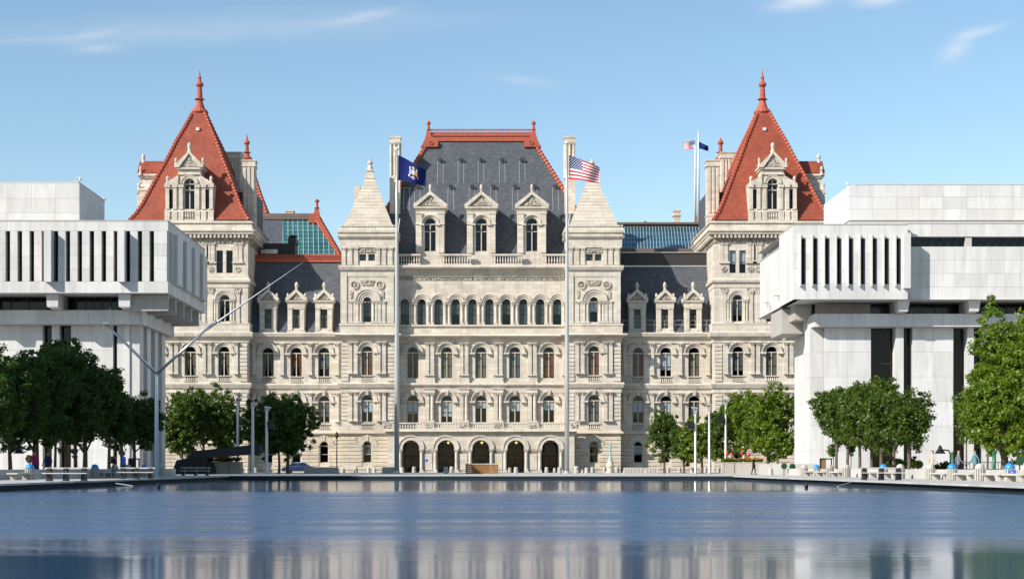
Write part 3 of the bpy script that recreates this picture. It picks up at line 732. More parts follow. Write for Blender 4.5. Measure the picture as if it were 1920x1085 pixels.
# centre slate roof
rz0, rz1 = L(494), Z(264, 223)
hb, ht = 243 * S0, 97 * 223 / F
yb0, yt0, yt1, yb1 = YC + 0.9, 223.0, 226.0, 236.0
m = MB(); m.grid_faces([[(-hb, yb0, rz0), (hb, yb0, rz0), (hb, yb1, rz0), (-hb, yb1, rz0)], [(-ht, yt0, rz1), (ht, yt0, rz1), (ht, yt1, rz1), (-ht, yt1, rz1)]])
roof = wpart('slate_roof', m, 'slate', cap)
m = MB(); m.box(-ht - 0.25, ht + 0.25, yt0 - 0.25, yt1 + 0.25, rz1 - 0.1, Z(256, 223)); m.box(-ht - 0.35, ht + 0.35, yt0 - 0.36, yt1 + 0.36, Z(256, 223), Z(253.5, 223)); m.box(-ht, ht, yt0 - 0.1, yt1 + 0.1, Z(253.5, 223), Z(249, 223))
m.box(-ht, ht, yt0 - 0.18, yt0, Z(244.6, 223), Z(243.4, 223))
ridge = wpart('terracotta_ridge', m, 'terra_trim', roof)
m = MB(); n = 62
for k in range(n):
    x = -ht + (k + 0.5) * 2 * ht / n; m.cbox(x, yt0 - 0.1, Z(249, 223), 0.1, 0.12, Z(244.6, 223) - Z(249, 223)); m.lathe(x, yt0 - 0.1, [(0.02, Z(243.4, 223)), (0.09, Z(242.8, 223)), (0.02, Z(242, 223))], 5)
wpart('ridge_cresting', m, 'terra_trim', roof, 'stuff')
for s in (-1, 1):
    x = s * (ht + 0.1)
    m = MB(); m.xz([(x - s * 1.35, Z(274.5, 222)), (x - s * 1.35, Z(264, 222)), (x - s * 0.6, Z(256, 222)), (x + s * 0.3, Z(250, 222)), (x + s * 0.55, Z(262, 222)), (x + s * 1.05, Z(274.5, 222))], yt0 - 0.75, yt0 + 0.2)
    m.arch_ring(x - s * 0.35, Z(267, 222), 0.16, 0.32, yt0 - 0.85, yt0 - 0.7, 12, 0, 2 * pi)
    m.stack(x - 0.35, x + 0.35, yt0 - 0.5, yt0 + 0.2, [(0.12, Z(256, 222)), (0, Z(252, 222)), (-0.1, Z(243, 222))])
    m.lathe(x, yt0 - 0.15, [(0.22, Z(243, 222)), (0.34, Z(241, 222)), (0.2, Z(239.5, 222)), (0.16, Z(232, 222)), (0.3, Z(230.5, 222)), (0.3, Z(227.5, 222)), (0.12, Z(225, 222)), (0.02, Z(223, 222))], 10)
    wpart('ridge_end', m, 'terra_trim', roof)
def hip_rib(pts, r, mat, parent, step=0.55):
    """overlapping hip tiles along a polyline"""
    m = MB(); P = [mathutils.Vector(p) for p in pts]
    for a, b in zip(P, P[1:]):
        n = max(1, int((b - a).length / step))
        for k in range(n):
            p, q = a.lerp(b, k / n), a.lerp(b, (k + 1.02) / n)
            m.tube([tuple(p), tuple(q)], [r * 1.25, r * 0.8], 6)
    return wpart('hip_tiles', m, mat, parent, 'stuff')
for s in (-1, 1): hip_rib([(s * hb, yb0, rz0), (s * ht, yt0, rz1)], 0.3, 'terra_trim', roof)
# small roof vents with their pale soot trails below
def roof_y(z): return yb0 + (yt0 - yb0) * (z - rz0) / (rz1 - rz0)
for row, us in ((295, (-77, -38, 0, 40, 78)), (349, (-140, -120, -57, -17, 23, 64, 100, 140))):
    for u in us:
        z = Z(row, 219); y = roof_y(z); x = u * 219 / F
        if abs(x) > hb - (hb - ht) * (z - rz0) / (rz1 - rz0) - 0.6: continue
        def mk():
            mm = MB(); mm.grid_faces([[(-0.26, -0.42, 0), (-0.26, -0.42, 0.28), (0, -0.42, 0.46), (0.26, -0.42, 0.28), (0.26, -0.42, 0)], [(-0.26, 0.4, 0), (-0.26, 0.4, 0.28), (0, 0.4, 0.46), (0.26, 0.4, 0.28), (0.26, 0.4, 0)]]); return mm.mesh('roof_vent', 'copper_dark')
        inst('roof_vent', cached('vent', mk), roof, (x, y, z))
        def mk2():
            mm = MB(); dy = (yt0 - yb0) / (rz1 - rz0)
            for sx in (-0.42, 0.36): mm.grid_faces([[(sx, -3.3 * dy - 0.03, -3.3), (sx + 0.06, -3.3 * dy - 0.03, -3.3), (sx + 0.06, -0.03, 0), (sx, -0.03, 0)], [(sx, -3.3 * dy + 0.03, -3.3), (sx + 0.06, -3.3 * dy + 0.03, -3.3), (sx + 0.06, 0.03, 0), (sx, 0.03, 0)]])
            mm.box(-0.42, 0.42, -0.06, 0.02, -0.06, 0.0); return mm.mesh('vent_flashing', 'metal_grey')
        inst('vent_flashing', cached('ventf', mk2), roof, (x, y - 0.01, z))

# corner turrets of the centre ------------------------------------------------
kT = YT / F
for s in (-1, 1):
    xc = s * 211.5 * kT; hw = 50 * kT; us = [s * 211.5]
    if s < 0: us = [-213.5]
    xw = us[0] * kT
    section('turret', YT, xc - hw, xc + hw, us)
    storey_row(YT, us, 792, 751.5, 22, 2, True, [B('blind_white', .45, .97) if s < 0 else B('blind_grey', .1, .97)])
    storey_row(YT, us, 709, 660.5, 22, 3, False, [B('blind_brown', .05, .97)])
    courses(YT, xc - hw - 0.02, xc + hw + 0.02, us)
    for du in (-31.5, -21.5, 21.5, 31.5):
        pilaster(xw + du * kT, YT, L(790), L(735), 0.5, 0.3); pilaster(xw + du * kT, YT, L(702), L(642), 0.5, 0.3)
    for du in (-43.5, 43.5):
        quoins(xc + du * kT, YT, 738, 790); quoins(xc + du * kT, YT, 644, 716)
    small_balcony(xw, YT - 0.0, 23 * kT, L(805.3), L(793.5)); small_balcony(xw, YT - 0.0, 23 * kT, L(715.8), L(704))
    m = MB(); m.stack(xc - hw, xc + hw, YT, YT + 2 * hw, [(0.05, L(816)), (0.15, L(814)), (0.35, L(812.5)), (0.35, L(810)), (0.12, L(808.5)), (0.12, L(793)), (0.18, L(792)), (0.1, L(790.5)), (-0.2, L(790.4))])
    wpart('string_course', MB().stack(xc - hw, xc + hw, YT, YT + 2 * hw, [(-0.2, L(816.4)), (0.05, L(816)), (0.15, L(814)), (0.38, L(812.5)), (0.38, L(810)), (0.12, L(808.5)), (0.12, L(806)), (-0.2, L(805.9))]), 'stone_warm', cap)
    wpart('string_course', MB().stack(xc - hw, xc + hw, YT, YT + 2 * hw, [(-0.2, L(737)), (0.1, L(736.8)), (0.12, L(729)), (0.3, L(727.5)), (0.45, L(722.5)), (0.5, L(720)), (0.42, L(717.8)), (-0.2, L(717.7))]), 'stone', cap)
    wpart('main_cornice', MB().stack(xc - hw, xc + hw, YT, YT + 2 * hw, [(-0.2, L(642.5)), (0.1, L(642.2)), (0.15, L(636.5)), (0.4, L(634)), (0.8, L(631.5)), (0.9, L(629.5)), (0.8, L(627.6)), (0.25, L(626.5)), (0.25, L(613)), (0.35, L(611.5)), (0.3, L(608.5)), (-0.2, L(608.4))]), 'stone', cap)
    # fourth storey
    w4 = 15 * kT
    m = MB(); m.wall(xc - hw, xc + hw, L(628), L(500), YT, [(xw, w4, L(605), L(566), True)], 0.9)
    for q in (-1, 1): m.poly([(xc + q * hw, YT, Z0), (xc + q * hw, YT + 2 * hw, Z0), (xc + q * hw, YT + 2 * hw, L(445)), (xc + q * hw, YT, L(445))])
    m.poly([(xc - hw, YT + 2 * hw, lev['f3']), (xc + hw, YT + 2 * hw, lev['f3']), (xc + hw, YT + 2 * hw, L(445)), (xc - hw, YT + 2 * hw, L(445))])
    wpart('turret_wall', m, 'stone', cap)
    m = MB(); m.box(xc - hw + .05, xc + hw - .05, YT + 1.4, YT + 1.5, L(628), L(447)); wpart('interior', m, 'room', cap)
    window(xw, YT + 0.5, L(605), L(566), w4, True, 'sash', B('blind_white', .5, .97) if s > 0 else B('blind_grey', .3, .97), 'frame_dark')
    m = MB()
    for q, (r0, r1, yy) in enumerate(((w4 / 2 + 0.01, 0.86, -0.02), (0.86, 1.15, -0.1), (1.15, 1.48, -0.2), (1.48, 1.78, -0.3))): m.arch_ring(xw, L(566), r0, r1, YT + yy, YT + 0.1, 18)
    wpart('turret_arch', m, 'stone', cap)
    for du in (-17.5, -11.5, 11.5, 17.5): pilaster(xw + du * kT, YT, L(607.5), L(567), 0.36, 0.16, True, 0.4)
    for du in (-31, -22.5, 22.5, 31): pilaster(xw + du * kT, YT, L(607.5), L(566.5), 0.46, 0.14, False, 0.4)
    for du in (-44, 44): wpart('corner_pier', MB().box(xw + du * kT - 0.42, xw + du * kT + 0.42, YT - 0.14, YT + 0.02, L(607.5), L(512)), 'stone', cap)
    for q in (-1, 1):
        m = MB(); m.arch_ring(xw + q * 23.7 * kT, L(536), 0.42, 0.58, YT - 0.18, YT + 0.05, 18, 0, 2 * pi); o = wpart('medallion', m, 'stone', cap)
        m = MB(); m.lathe(0, 0, [(0.42, 0), (0.3, 0.08), (0.05, 0.12)], 12); mm = MB(); mm.v = [(xw + q * 23.7 * kT + a, YT - c, L(536) + b) for a, b, c in m.v]; mm.f = m.f; wpart('carved_boss', mm, 'carved', o)
        m = MB(); m.xz([(xw + q * 31.5 * kT, L(561)), (xw + q * 31.5 * kT, L(547.5)), (xw + q * 26.5 * kT, L(547.5)), (xw + q * 27.5 * kT, L(556)), (xw + q * 28.5 * kT, L(561))], YT - 0.12, YT + 0.02); wpart('carved_spandrel', m, 'carved', cap)
    m = MB(); m.xz([(xw - 14 * kT, L(528)), (xw + 14 * kT, L(528)), (xw + 10 * kT, L(537)), (xw - 10 * kT, L(537))], YT - 0.12, YT + 0.02); wpart('carved_panel', m, 'carved', cap)
    m = MB(); m.box(xw - 39 * kT, xw + 39 * kT, YT - 0.08, YT + 0.02, L(569), L(567)); wpart('impost_band', m, 'carved', cap)
    wpart('turret_cornice', MB().stack(xc - hw, xc + hw, YT, YT + 2 * hw, [(-0.2, L(521)), (0.06, L(520.8)), (0.08, L(512)), (0.18, L(510)), (0.3, L(508.5)), (0.4, L(505)), (0.45, L(502)), (0.35, L(500.2)), (-0.2, L(500.1))]), 'stone', cap)
    # fifth storey with a pair of small square windows
    m = MB(); m.wall(xc - hw, xc + hw, L(500), L(444), YT, [(xw + q * 8.2 * kT, 12.3 * kT, L(491), L(478.5), False) for q in (-1, 1)], 0.5); wpart('top_storey_wall', m, 'stone', cap)
    for q in (-1, 1): window(xw + q * 8.2 * kT, YT + 0.35, L(491), L(478.5), 12.3 * kT, False, 'plain', B('blind_grey', 0, .98), 'frame_dark')
    for du in (-44, -31.5, -20.5, 20.5, 31.5, 44): pilaster(xw + du * kT, YT, L(499.5), L(467), 0.5, 0.16, False, 0.4)
    m = MB(); m.box(xw - 16 * kT, xw + 16 * kT, YT - 0.1, YT + 0.02, L(476), L(469)); wpart('carved_frieze', m, 'carved', cap)
    wpart('turret_cornice', MB().stack(xc - hw, xc + hw, YT, YT + 2 * hw, [(-0.2, L(467)), (0.18, L(466.8)), (0.2, L(452)), (0.34, L(450.5)), (0.5, L(447.5)), (0.55, L(445.5)), (0.3, L(444.5)), (0.3, L(441)), (0.5, L(439)), (0.5, L(434.5)), (0.42, L(433)), (0.3, L(428.5)), (-0.1, L(428.4))]), 'stone', cap)
    m = MB()
    for k in range(18):
        x = xc - hw - 0.2 + (k + 0.5) * (2 * hw + 0.4) / 18; m.arch_ring(x, L(428.6), 0.1, 0.2, YT - 0.45, YT - 0.28, 5)
        m.cbox(x + 0.2, YT - 0.37, L(428.6), 0.12, 0.2, 0.3)
    wpart('cresting', m, 'stone', cap, 'stuff')
    # stepped stone spire
    yc = YT + hw; h0, h1, z0_, z1_ = 46.5 * kT, 8.2 * YT / F, L(429), Z(336, yc - 0.6)
    prof = []; n = 15
    for k in range(n):
        a = h0 + (h1 - h0) * k / n; b = h0 + (h1 - h0) * (k + 1) / n; za = z0_ + (z1_ - z0_) * k / n; zb = z0_ + (z1_ - z0_) * (k + 1) / n
        prof += [(a + 0.05, za), (a + 0.05, za + 0.02), (b + 0.05, zb - 0.03), (b, zb)]
    sp = wpart('turret_spire', MB().stack(xc, xc, yc, yc, prof), 'spire_stone', cap)
    m = MB(); m.stack(xc, xc, yc, yc, [(h1 - 0.02, z1_), (h1 + 0.05, z1_ + 0.1), (h1 * 0.9, Z(326, yc)), (h1 * 0.6, Z(323, yc)), (h1 * 0.85, Z(321.5, yc)), (h1 * 0.85, Z(319.5, yc))])
    m.lathe(xc, yc, [(0.4, Z(319.5, yc)), (0.33, Z(312, yc)), (0.2, Z(310, yc)), (0.36, Z(307, yc)), (0.34, Z(304, yc)), (0.16, Z(302, yc)), (0.14, Z(299.5, yc)), (0.02, Z(297, yc))], 10); wpart('finial', m, 'spire_stone', sp)
# two tall flues standing behind the hips
for s, px in ((-1, 741), (1, 1068)):
    xc = X(px, 219.5); w = 0.72; m = MB(); yy = 219.5
    m.box(xc - w, xc + w, yy - w, yy + w, L(430), Z(336, yy)); m.box(xc - w * .85, xc + w * .85, yy - w * .85, yy + w * .85, Z(336, yy), Z(272, yy))
    m.stack(xc - w, xc + w, yy - w, yy + w, [(0.06, Z(337, yy)), (0.06, Z(333, yy)), (-0.05, Z(331, yy))])
    for a in (-0.55, 0, 0.55):
        m.lathe(xc + a, yy - w * 0.92, [(0.16, Z(333, yy)), (0.14, Z(275, yy)), (0.2, Z(272, yy))], 8); m.lathe(xc + s * -1 * w * 0.92, yy + a, [(0.16, Z(333, yy)), (0.14, Z(275, yy)), (0.2, Z(272, yy))], 8)
    m.stack(xc - w, xc + w, yy - w, yy + w, [(-0.05, Z(273, yy)), (0.1, Z(269.5, yy)), (0.02, Z(268.5, yy)), (0.02, Z(262, yy)), (0.1, Z(261, yy)), (0.1, Z(258, yy))])
    wpart('chimney', m, 'stone', cap)

# links between turrets and corner towers ----------------------------------------
kL = YL / F
lk = [294.5, 346.5, 399.5]
BLK = {(-1, 2): [B('blind_grey', .3, .97), B('blind_white', .6, .97), B('blind_tan', .4, .97)], (-1, 3): [B('blind_grey', .4, .97), B('blind_brown', .6, .97), B('blind_tan', .4, .97)],
       (1, 2): [B('blind_white', .5, .97), B('blind_white', .4, .97), B('blind_grey', .3, .97)], (1, 3): [B('blind_brown', .05, .97), B('blind_white', .35, .97), B('blind_tan', .05, .97)]}
for s in (-1, 1):
    x0, x1 = sorted((s * 260.5 * YT / F, s * 437 * YW / F)); us = sorted(s * u for u in lk)
    section('link', YL, x0, x1, us)
    storey_row(YL, [s * u for u in lk], 792, 751.5, 22, 2, True, BLK[(s, 2)]); storey_row(YL, [s * u for u in lk], 709, 660.5, 22, 3, False, BLK[(s, 3)])
    courses(YL, x0 + 0.02, x1 - 0.02, us)
    for u in (270, 320.5, 373, 425):
        pilaster(s * u * kL, YL, L(790), L(735), 0.5, 0.3); pilaster(s * u * kL, YL, L(702), L(642), 0.5, 0.3)
    for u in lk: small_balcony(s * u * kL, YL, 23 * kL, L(805.3), L(793.5)); small_balcony(s * u * kL, YL, 23 * kL, L(715.8), L(704))
    cornice('string_course', x0, x1, YL, [(806, .1), (810, .38), (812.5, .38), (814, .15), (816, .05)], 'stone_warm')
    cornice('string_course', x0, x1, YL, [(717.8, .42), (720, .5), (722.5, .45), (727.5, .3), (729, .12), (736.8, .1)])
    cornice('main_cornice', x0, x1, YL, [(622, .75), (624, .85), (630, .7), (632, .4), (635, .25), (641.5, .2), (642.5, .1)])
    # steep slate mansard with red cresting (left) or a dark metal band (right)
    zt = Z(491, 221.5) if s < 0 else Z(500, 221.5)
    m = MB(); m.grid_faces([[(x0 + .02, YL + 0.4, L(622)), (x1 - .02, YL + 0.4, L(622)), (x1 - .02, 236, L(622)), (x0 + .02, 236, L(622))], [(x0 + .02, 221.0, zt), (x1 - .02, 221.0, zt), (x1 - .02, 236, zt), (x0 + .02, 236, zt)]])
    mr = wpart('slate_mansard', m, 'slate', cap)
    if s < 0:
        m = MB(); m.box(x0, x1, 220.7, 221.6, zt - 0.1, Z(486, 221)); m.box(x0, x1, 220.6, 221.7, Z(486, 221), Z(484.5, 221)); m.box(x0, x1, 220.8, 221.5, Z(484.5, 221), Z(480, 221)); m.box(x0, x1, 220.7, 221.6, Z(480, 221), Z(478.6, 221))
        rg = wpart('terracotta_ridge', m, 'terra_trim', mr); m = MB(); n = 58
        for k in range(n):
            x = x0 + (k + .5) * (x1 - x0) / n; m.cbox(x, 220.72, Z(484.5, 221), 0.1, 0.16, Z(480, 221) - Z(484.5, 221)); m.lathe(x, 221, [(0.08, Z(478.6, 221)), (0.1, Z(477.4, 221)), (0.02, Z(476.4, 221))], 5)
        wpart('ridge_cresting', m, 'terra_trim', mr, 'stuff')
    else:
        m = MB(); m.box(x0, x1, 221.0, 226, zt, Z(474, 221)); wpart('metal_parapet', m, 'copper_dark', mr)
        m = MB(); m.box(x0, x1, 220.85, 221.2, zt - 0.08, zt + 0.1); m.box(x0, x1, 220.85, 226.1, Z(474, 221), Z(472.5, 221)); wpart('metal_flashing', m, 'metal_grey', mr)
        m = MB()
        for zz in (L(598), L(606)): m.tube([(x0, YL + 0.5, zz), (x1, YL + 0.5, zz)], 0.03, 5)
        for k in range(9): xx = x0 + (k + .5) * (x1 - x0) / 9; m.tube([(xx, YL + 0.5, L(598)), (xx, YL + 0.5, L(622))], 0.025, 5)
        wpart('roof_railing', m, 'metal_grey', mr)
    for u in lk: dormer(s * (u + (0.5 if s < 0 else -1)) * kL, YL + 0.35, L(622), 'link')

# corner towers -----------------------------------------------------------------
kW = YW / F; TC = 547; TH = 110
for s in (-1, 1):
    xc = s * TC * kW; hw = TH * kW; us = sorted(s * u for u in (482, 545, 608)); yc = YW + hw
    x0, x1 = xc - hw, xc + hw
    section('tower', YW, x0, x1, us)
    bl = {2: [B('blind_grey', .4, .97), B('blind_tan', .4, .97), B('blind_grey', .2, .97)], 3: [B('blind_tan', .4, .97), B('blind_tan', .3, .97), None] if s < 0 else [B('blind_grey', .3, .97), B('blind_tan', .05, .97), None]}
    storey_row(YW, [s * u for u in (482, 545, 608)], 792, 751.5, 22, 2, True, bl[2]); storey_row(YW, [s * u for u in (482, 545, 608)], 709, 660.5, 22, 3, False, bl[3])
    courses(YW, x0 - 0.02, x1 + 0.02, us)
    for u in (459, 508.5, 519, 571, 581.5, 634):
        pilaster(s * u * kW, YW, L(790), L(735), 0.5, 0.3, u in (508.5, 519)); pilaster(s * u * kW, YW, L(702), L(642), 0.5, 0.3)
    for u in (445, 649): quoins(s * u * kW, YW, 738, 790); quoins(s * u * kW, YW, 644, 716)
    for u in (482, 545, 608): small_balcony(s * u * kW, YW, 23 * kW, L(805.3), L(793.5)); small_balcony(s * u * kW, YW, 23 * kW, L(715.8), L(704))
    R = (x0, x1, YW, YW + 2 * hw)
    wpart('string_course', MB().stack(*R, [(-0.2, L(816.4)), (0.05, L(816)), (0.15, L(814)), (0.38, L(812.5)), (0.38, L(810)), (0.12, L(808.5)), (0.12, L(806)), (-0.2, L(805.9))]), 'stone_warm', cap)
    wpart('string_course', MB().stack(*R, [(-0.2, L(737)), (0.1, L(736.8)), (0.12, L(729)), (0.3, L(727.5)), (0.45, L(722.5)), (0.5, L(720)), (0.42, L(717.8)), (-0.2, L(717.7))]), 'stone', cap)
    wpart('main_cornice', MB().stack(*R, [(-0.2, L(642.5)), (0.1, L(642.2)), (0.15, L(636.5)), (0.4, L(634)), (0.6, L(631.5)), (0.7, L(625)), (0.6, L(623)), (0.25, L(622)), (0.25, L(610)), (0.3, L(608.5)), (0.3, L(606.5)), (-0.2, L(606.4))]), 'stone', cap)
    u4 = (481, 545, 609)
    m = MB(); m.wall(x0, x1, L(628), L(521), YW, [(s * u * kW, 20 * kW, L(603.5), L(563), True) for u in u4], 0.75)
    for q in (x0, x1): m.poly([(q, YW, Z0), (q, YW + 2 * hw, Z0), (q, YW + 2 * hw, L(440)), (q, YW, L(440))])
    m.poly([(x0, YW + 2 * hw, Z0), (x1, YW + 2 * hw, Z0), (x1, YW + 2 * hw, L(440)), (x0, YW + 2 * hw, L(440))])
    wpart('tower_wall', m, 'stone', cap)
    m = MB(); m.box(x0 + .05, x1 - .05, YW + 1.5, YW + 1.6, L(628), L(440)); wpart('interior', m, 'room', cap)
    for u in u4:
        xw = s * u * kW; window(xw, YW + 0.35, L(603.5), L(563), 20 * kW, True, 'two', B('blind_grey', .3, .97) if s > 0 else None)
        m = MB()
        for (r0, r1, yy) in ((10 * kW + .01, 0.95, -0.05), (0.95, 1.2, -0.14), (1.2, 1.55, -0.24)): m.arch_ring(xw, L(563), r0, r1, YW + yy, YW + 0.1, 16)
        wpart('tower_arch', m, 'stone', cap)
        for du in (-17.5, -13, 13, 17.5): pilaster(xw + du * kW, YW, L(606), L(564), 0.30, 0.16, True, 0.36)
        for q in (-1, 1): m = MB(); m.box(xw + q * 25 * kW - .5, xw + q * 25 * kW + .5, YW - 0.1, YW + .02, L(546), L(541)); wpart('carved_panel', m, 'carved', cap)
        for q in (-25, 25): pilaster(xw + q * kW, YW, L(606), L(546), 0.5, 0.14, False, 0.5)
    wpart('tower_band', MB().stack(*R, [(-0.2, L(540)), (0.06, L(539.8)), (0.08, L(532)), (0.3, L(530)), (0.36, L(526)), (0.28, L(524)), (0.1, L(523)), (0.1, L(518)), (-0.2, L(517.9))]), 'stone', cap)
    # fifth storey: pairs of tall windows
    ops = []
    for u in u4:
        for q in (-1, 1): ops.append((s * u * kW + q * 9.2 * kW, 12.2 * kW, L(512.5), L(470.5), False))
    m = MB(); m.wall(x0, x1, L(521), L(436), YW, ops, 0.6); wpart('top_storey_wall', m, 'stone', cap)
    for (xx, w, zb, zs, _) in ops: window(xx, YW + 0.25, zb, zs, w, False, 'sash', B('blind_white', .42, .98) if s > 0 else None, 'frame_dark')
    for u in u4:
        for q in (-1, 1):
            pilaster(s * u * kW + q * 22 * kW, YW, L(493), L(457), 0.5, 0.14, False, 0.35); pilaster(s * u * kW + q * 30 * kW, YW, L(493), L(457), 0.5, 0.14, False, 0.35)
            m = MB(); m.box(s * u * kW + q * 25 * kW - .75, s * u * kW + q * 25 * kW + .75, YW - 0.22, YW + .02, L(494.5), L(491.5)); wpart('sill_band', m, 'stone', cap)
            m = MB(); m.lathe(0, 0, [(0.42, 0), (0.42, 0.06), (0.3, 0.1), (0.1, 0.06)], 14); mm = MB(); mm.v = [(s * u * kW + q * 25 * kW + a, YW - c, L(506) + b) for a, b, c in m.v]; mm.f = m.f; wpart('rosette', mm, 'carved', cap)
    m = MB(); m.stack(*R, [(0.0, L(457)), (0.12, L(456.8)), (0.12, L(449)), (0.0, L(448.8))]); wpart('carved_frieze', m, 'carved', cap)
    wpart('tower_cornice', MB().stack(*R, [(-0.2, L(448.6)), (0.2, L(448.5)), (0.25, L(441.5)), (0.75, L(441.2)), (0.8, L(438)), (0.95, L(436)), (0.95, L(433.5)), (0.7, L(432.5)), (0.55, L(422)), (0.75, L(420.5)), (0.75, L(418.5)), (0.3, L(416)), (-0.3, L(415.5))]), 'stone', cap)
    m = MB(); n = 30
    for k in range(n):
        x = x0 - .2 + (k + .5) * (2 * hw + .4) / n; m.cbox(x, YW - 0.42, L(447.5), 0.26, 0.5, L(441.4) - L(447.5)); m.cbox(x, YW - 0.62, L(421.5), 0.3, 0.2, 0.22)
        y = YW - .2 + (k + .5) * (2 * hw + .4) / n
        for q, sg in ((x0, -1), (x1, 1)): m.cbox(q + sg * 0.42, y, L(447.5), 0.5, 0.26, L(441.4) - L(447.5))
    wpart('cornice_brackets', m, 'stone', cap, 'stuff')
    # concave terracotta roof
    pr = [(7.95, 34.05), (7.3, 34.95), (6.6, 36.3), (5.69, 38.5), (4.74, 40.8), (3.7, 43.2), (2.75, 45.6), (1.78, 47.7), (0.8, 50.0)]
    tr = wpart('terracotta_roof', MB().stack(xc, xc, yc, yc, pr), 'terracotta', cap)
    for a, b in ((-1, -1), (1, -1), (1, 1), (-1, 1)): hip_rib([(xc + a * h, yc + b * h, z) for h, z in pr], 0.24, 'terra_trim', tr, 0.5)
    m = MB(); zf = 50.0
    m.stack(xc, xc, yc, yc, [(1.05, zf - 0.7), (1.08, zf - 0.2), (0.8, zf)])
    m.lathe(xc, yc, [(1.1, zf - 0.1), (1.25, zf + 0.12), (1.1, zf + 0.35), (0.75, zf + 0.7), (0.5, zf + 1.4), (0.42, zf + 1.75), (0.72, zf + 1.95), (0.42, zf + 2.1), (0.34, zf + 3.3), (0.3, zf + 3.6), (0.55, zf + 3.9), (0.5, zf + 4.15), (0.24, zf + 4.45), (0.2, zf + 4.8), (0.28, zf + 4.95), (0.14, zf + 5.1), (0.08, zf + 5.7), (0.02, zf + 6.05)], 14)
    wpart('finial', m, 'terra_trim', tr, smooth=False)
    m = MB(); m.cbox(xc - 0.1 * s, yc - 2.05, 47.2, 0.45, 0.3, 0.4); wpart('roof_light', m, 'metal_white', tr)
    # tall dormer of three lights
    def tower_dormer(parent_name, T):
        """T maps local (x right, y out of the wall, z) to world"""
        def W(mb):
            mb.v = [T(p) for p in mb.v]; return mb
        zb = L(415.5); k = kW
        m = MB(); hw3, hw1 = 45 * k, 20.5 * k
        m.wall(-hw3, hw3, zb, L(347), 0, [(0, 20 * k, L(393), L(346.6) - 0.02, False), (-34 * k, 10 * k, L(392), L(356), False), (34 * k, 10 * k, L(392), L(356), False)], 0.7)
        for q in (-1, 1): m.poly([(q * hw3, 0, zb), (q * hw3, 4.5, zb), (q * hw3, 4.5, L(347)), (q * hw3, 0, L(347))])
        m.wall(-hw1, hw1, L(347), L(316), 0, [(0, 20 * k, L(347), L(345.6), True)], 0.7)
        for q in (-1, 1): m.poly([(q * hw1, 0, L(347)), (q * hw1, 5.5, L(347)), (q * hw1, 5.5, L(316)), (q * hw1, 0, L(316))])
        m.box(-hw3 - 0.1, hw3 + 0.1, -0.12, 0.0, L(398), L(394.5)); m.box(-hw3 - 0.1, hw3 + 0.1, -0.2, 0.0, zb, L(412))
        for q in (-41, -27, -15.5, 15.5, 27, 41):
            m.box(q * k - 0.24, q * k + 0.24, -0.2, 0.02, L(394), L(353)); m.box(q * k - 0.36, q * k + 0.36, -0.32, 0.02, L(353), L(348)); m.box(q * k - 0.34, q * k + 0.34, -0.26, 0.02, zb, L(398))
        m.box(-hw1 - 0.2, hw1 + 0.2, -0.3, 5.5, L(319), L(315.5)); m.box(-hw1 - 0.1, hw1 + 0.1, -0.2, 0.0, L(329), L(326.5))
        for q in (-1, 1): m.xz([(q * (hw3 + 0.05), L(348)), (q * (hw3 + .05), L(345)), (q * hw1, L(330)), (q * hw1, L(348))], -0.2, 3.0)
        o = wpart(parent_name, W(m), 'stone', cap)
        m = MB(); balusters(m, -9 * k, 9 * k, -0.08, L(411), L(399), 0.32); 
        for q in (-1, 1): balusters(m, min(q * 30 * k, q * 38 * k), max(q * 30 * k, q * 38 * k), -0.08, L(411), L(399), 0.3)
        wpart('balusters', W(m), 'stone', o, 'stuff')
        m = MB(); h2 = hw1 + 0.35
        m.grid_faces([[(-h2, yy, L(315.5)), (-h2, yy, L(312)), (0, yy, L(287)), (h2, yy, L(312)), (h2, yy, L(315.5))] for yy in (-0.12, 6)])
        for q in (-1, 1): m.xz([(q * h2, L(316)), (q * (h2 + .1), L(312)), (0, L(285)), (0, L(290)), (q * (h2 - .5), L(315.8))], -0.45, -0.1)
        wpart('pediment', W(m), 'stone', o)
        m = MB(); m.xz([(-h2 * .62, L(313.5)), (h2 * .62, L(313.5)), (0, L(296))], -0.26, -0.1); wpart('carved_tympanum', W(m), 'carved', o)
        for q, z0, z1, r in ((0, L(287), L(268.5), 0.3), (-h2, L(312), L(297), 0.22), (h2, L(312), L(297), 0.22), (-hw3 + .3, L(347), L(331), 0.26), (hw3 - .3, L(347), L(331), 0.26)):
            h = z1 - z0; m = MB(); m.lathe(q, 0.0, [(r, z0 - .2), (r, z0 + h * .1), (r * .8, z0 + h * .2), (r * .6, z0 + h * .45), (r * .85, z0 + h * .55), (r * .8, z0 + h * .85), (0.05, z1)], 8); wpart('finial', W(m), 'stone', o)
        m = MB(); m.arch_ring(0, L(345.6), 10 * k, 16 * k, -0.12, 0.05, 14); m.arch_ring(0, L(345.6), 14.5 * k, 16.4 * k, -0.2, 0.05, 14); wpart('arch_moulding', W(m), 'stone', o)
        f = MB(); f.box(-.07, .07, .3, .42, L(393), L(337)); f.box(-10 * k, 10 * k, .28, .42, L(358), L(356)); f.box(-10 * k, 10 * k, .28, .42, L(347.2), L(345)); f.arch_ring(0, L(345.6), 10 * k - .1, 10 * k, .3, .42, 12)
        for q in (-1, 1): f.box(min(q * 10 * k, q * (10 * k - .1)), max(q * 10 * k, q * (10 * k - .1)), .3, .42, L(393), L(345))
        wpart('window_frame', W(f), 'frame_cream', o)
        p = MB(); p.poly([(-10 * k, .36, L(393)), (10 * k, .36, L(393)), (10 * k, .36, L(345.6))] + [(10 * k * cos(pi * a / 12), .36, L(345.6) + 10 * k * sin(pi * a / 12)) for a in range(13)])
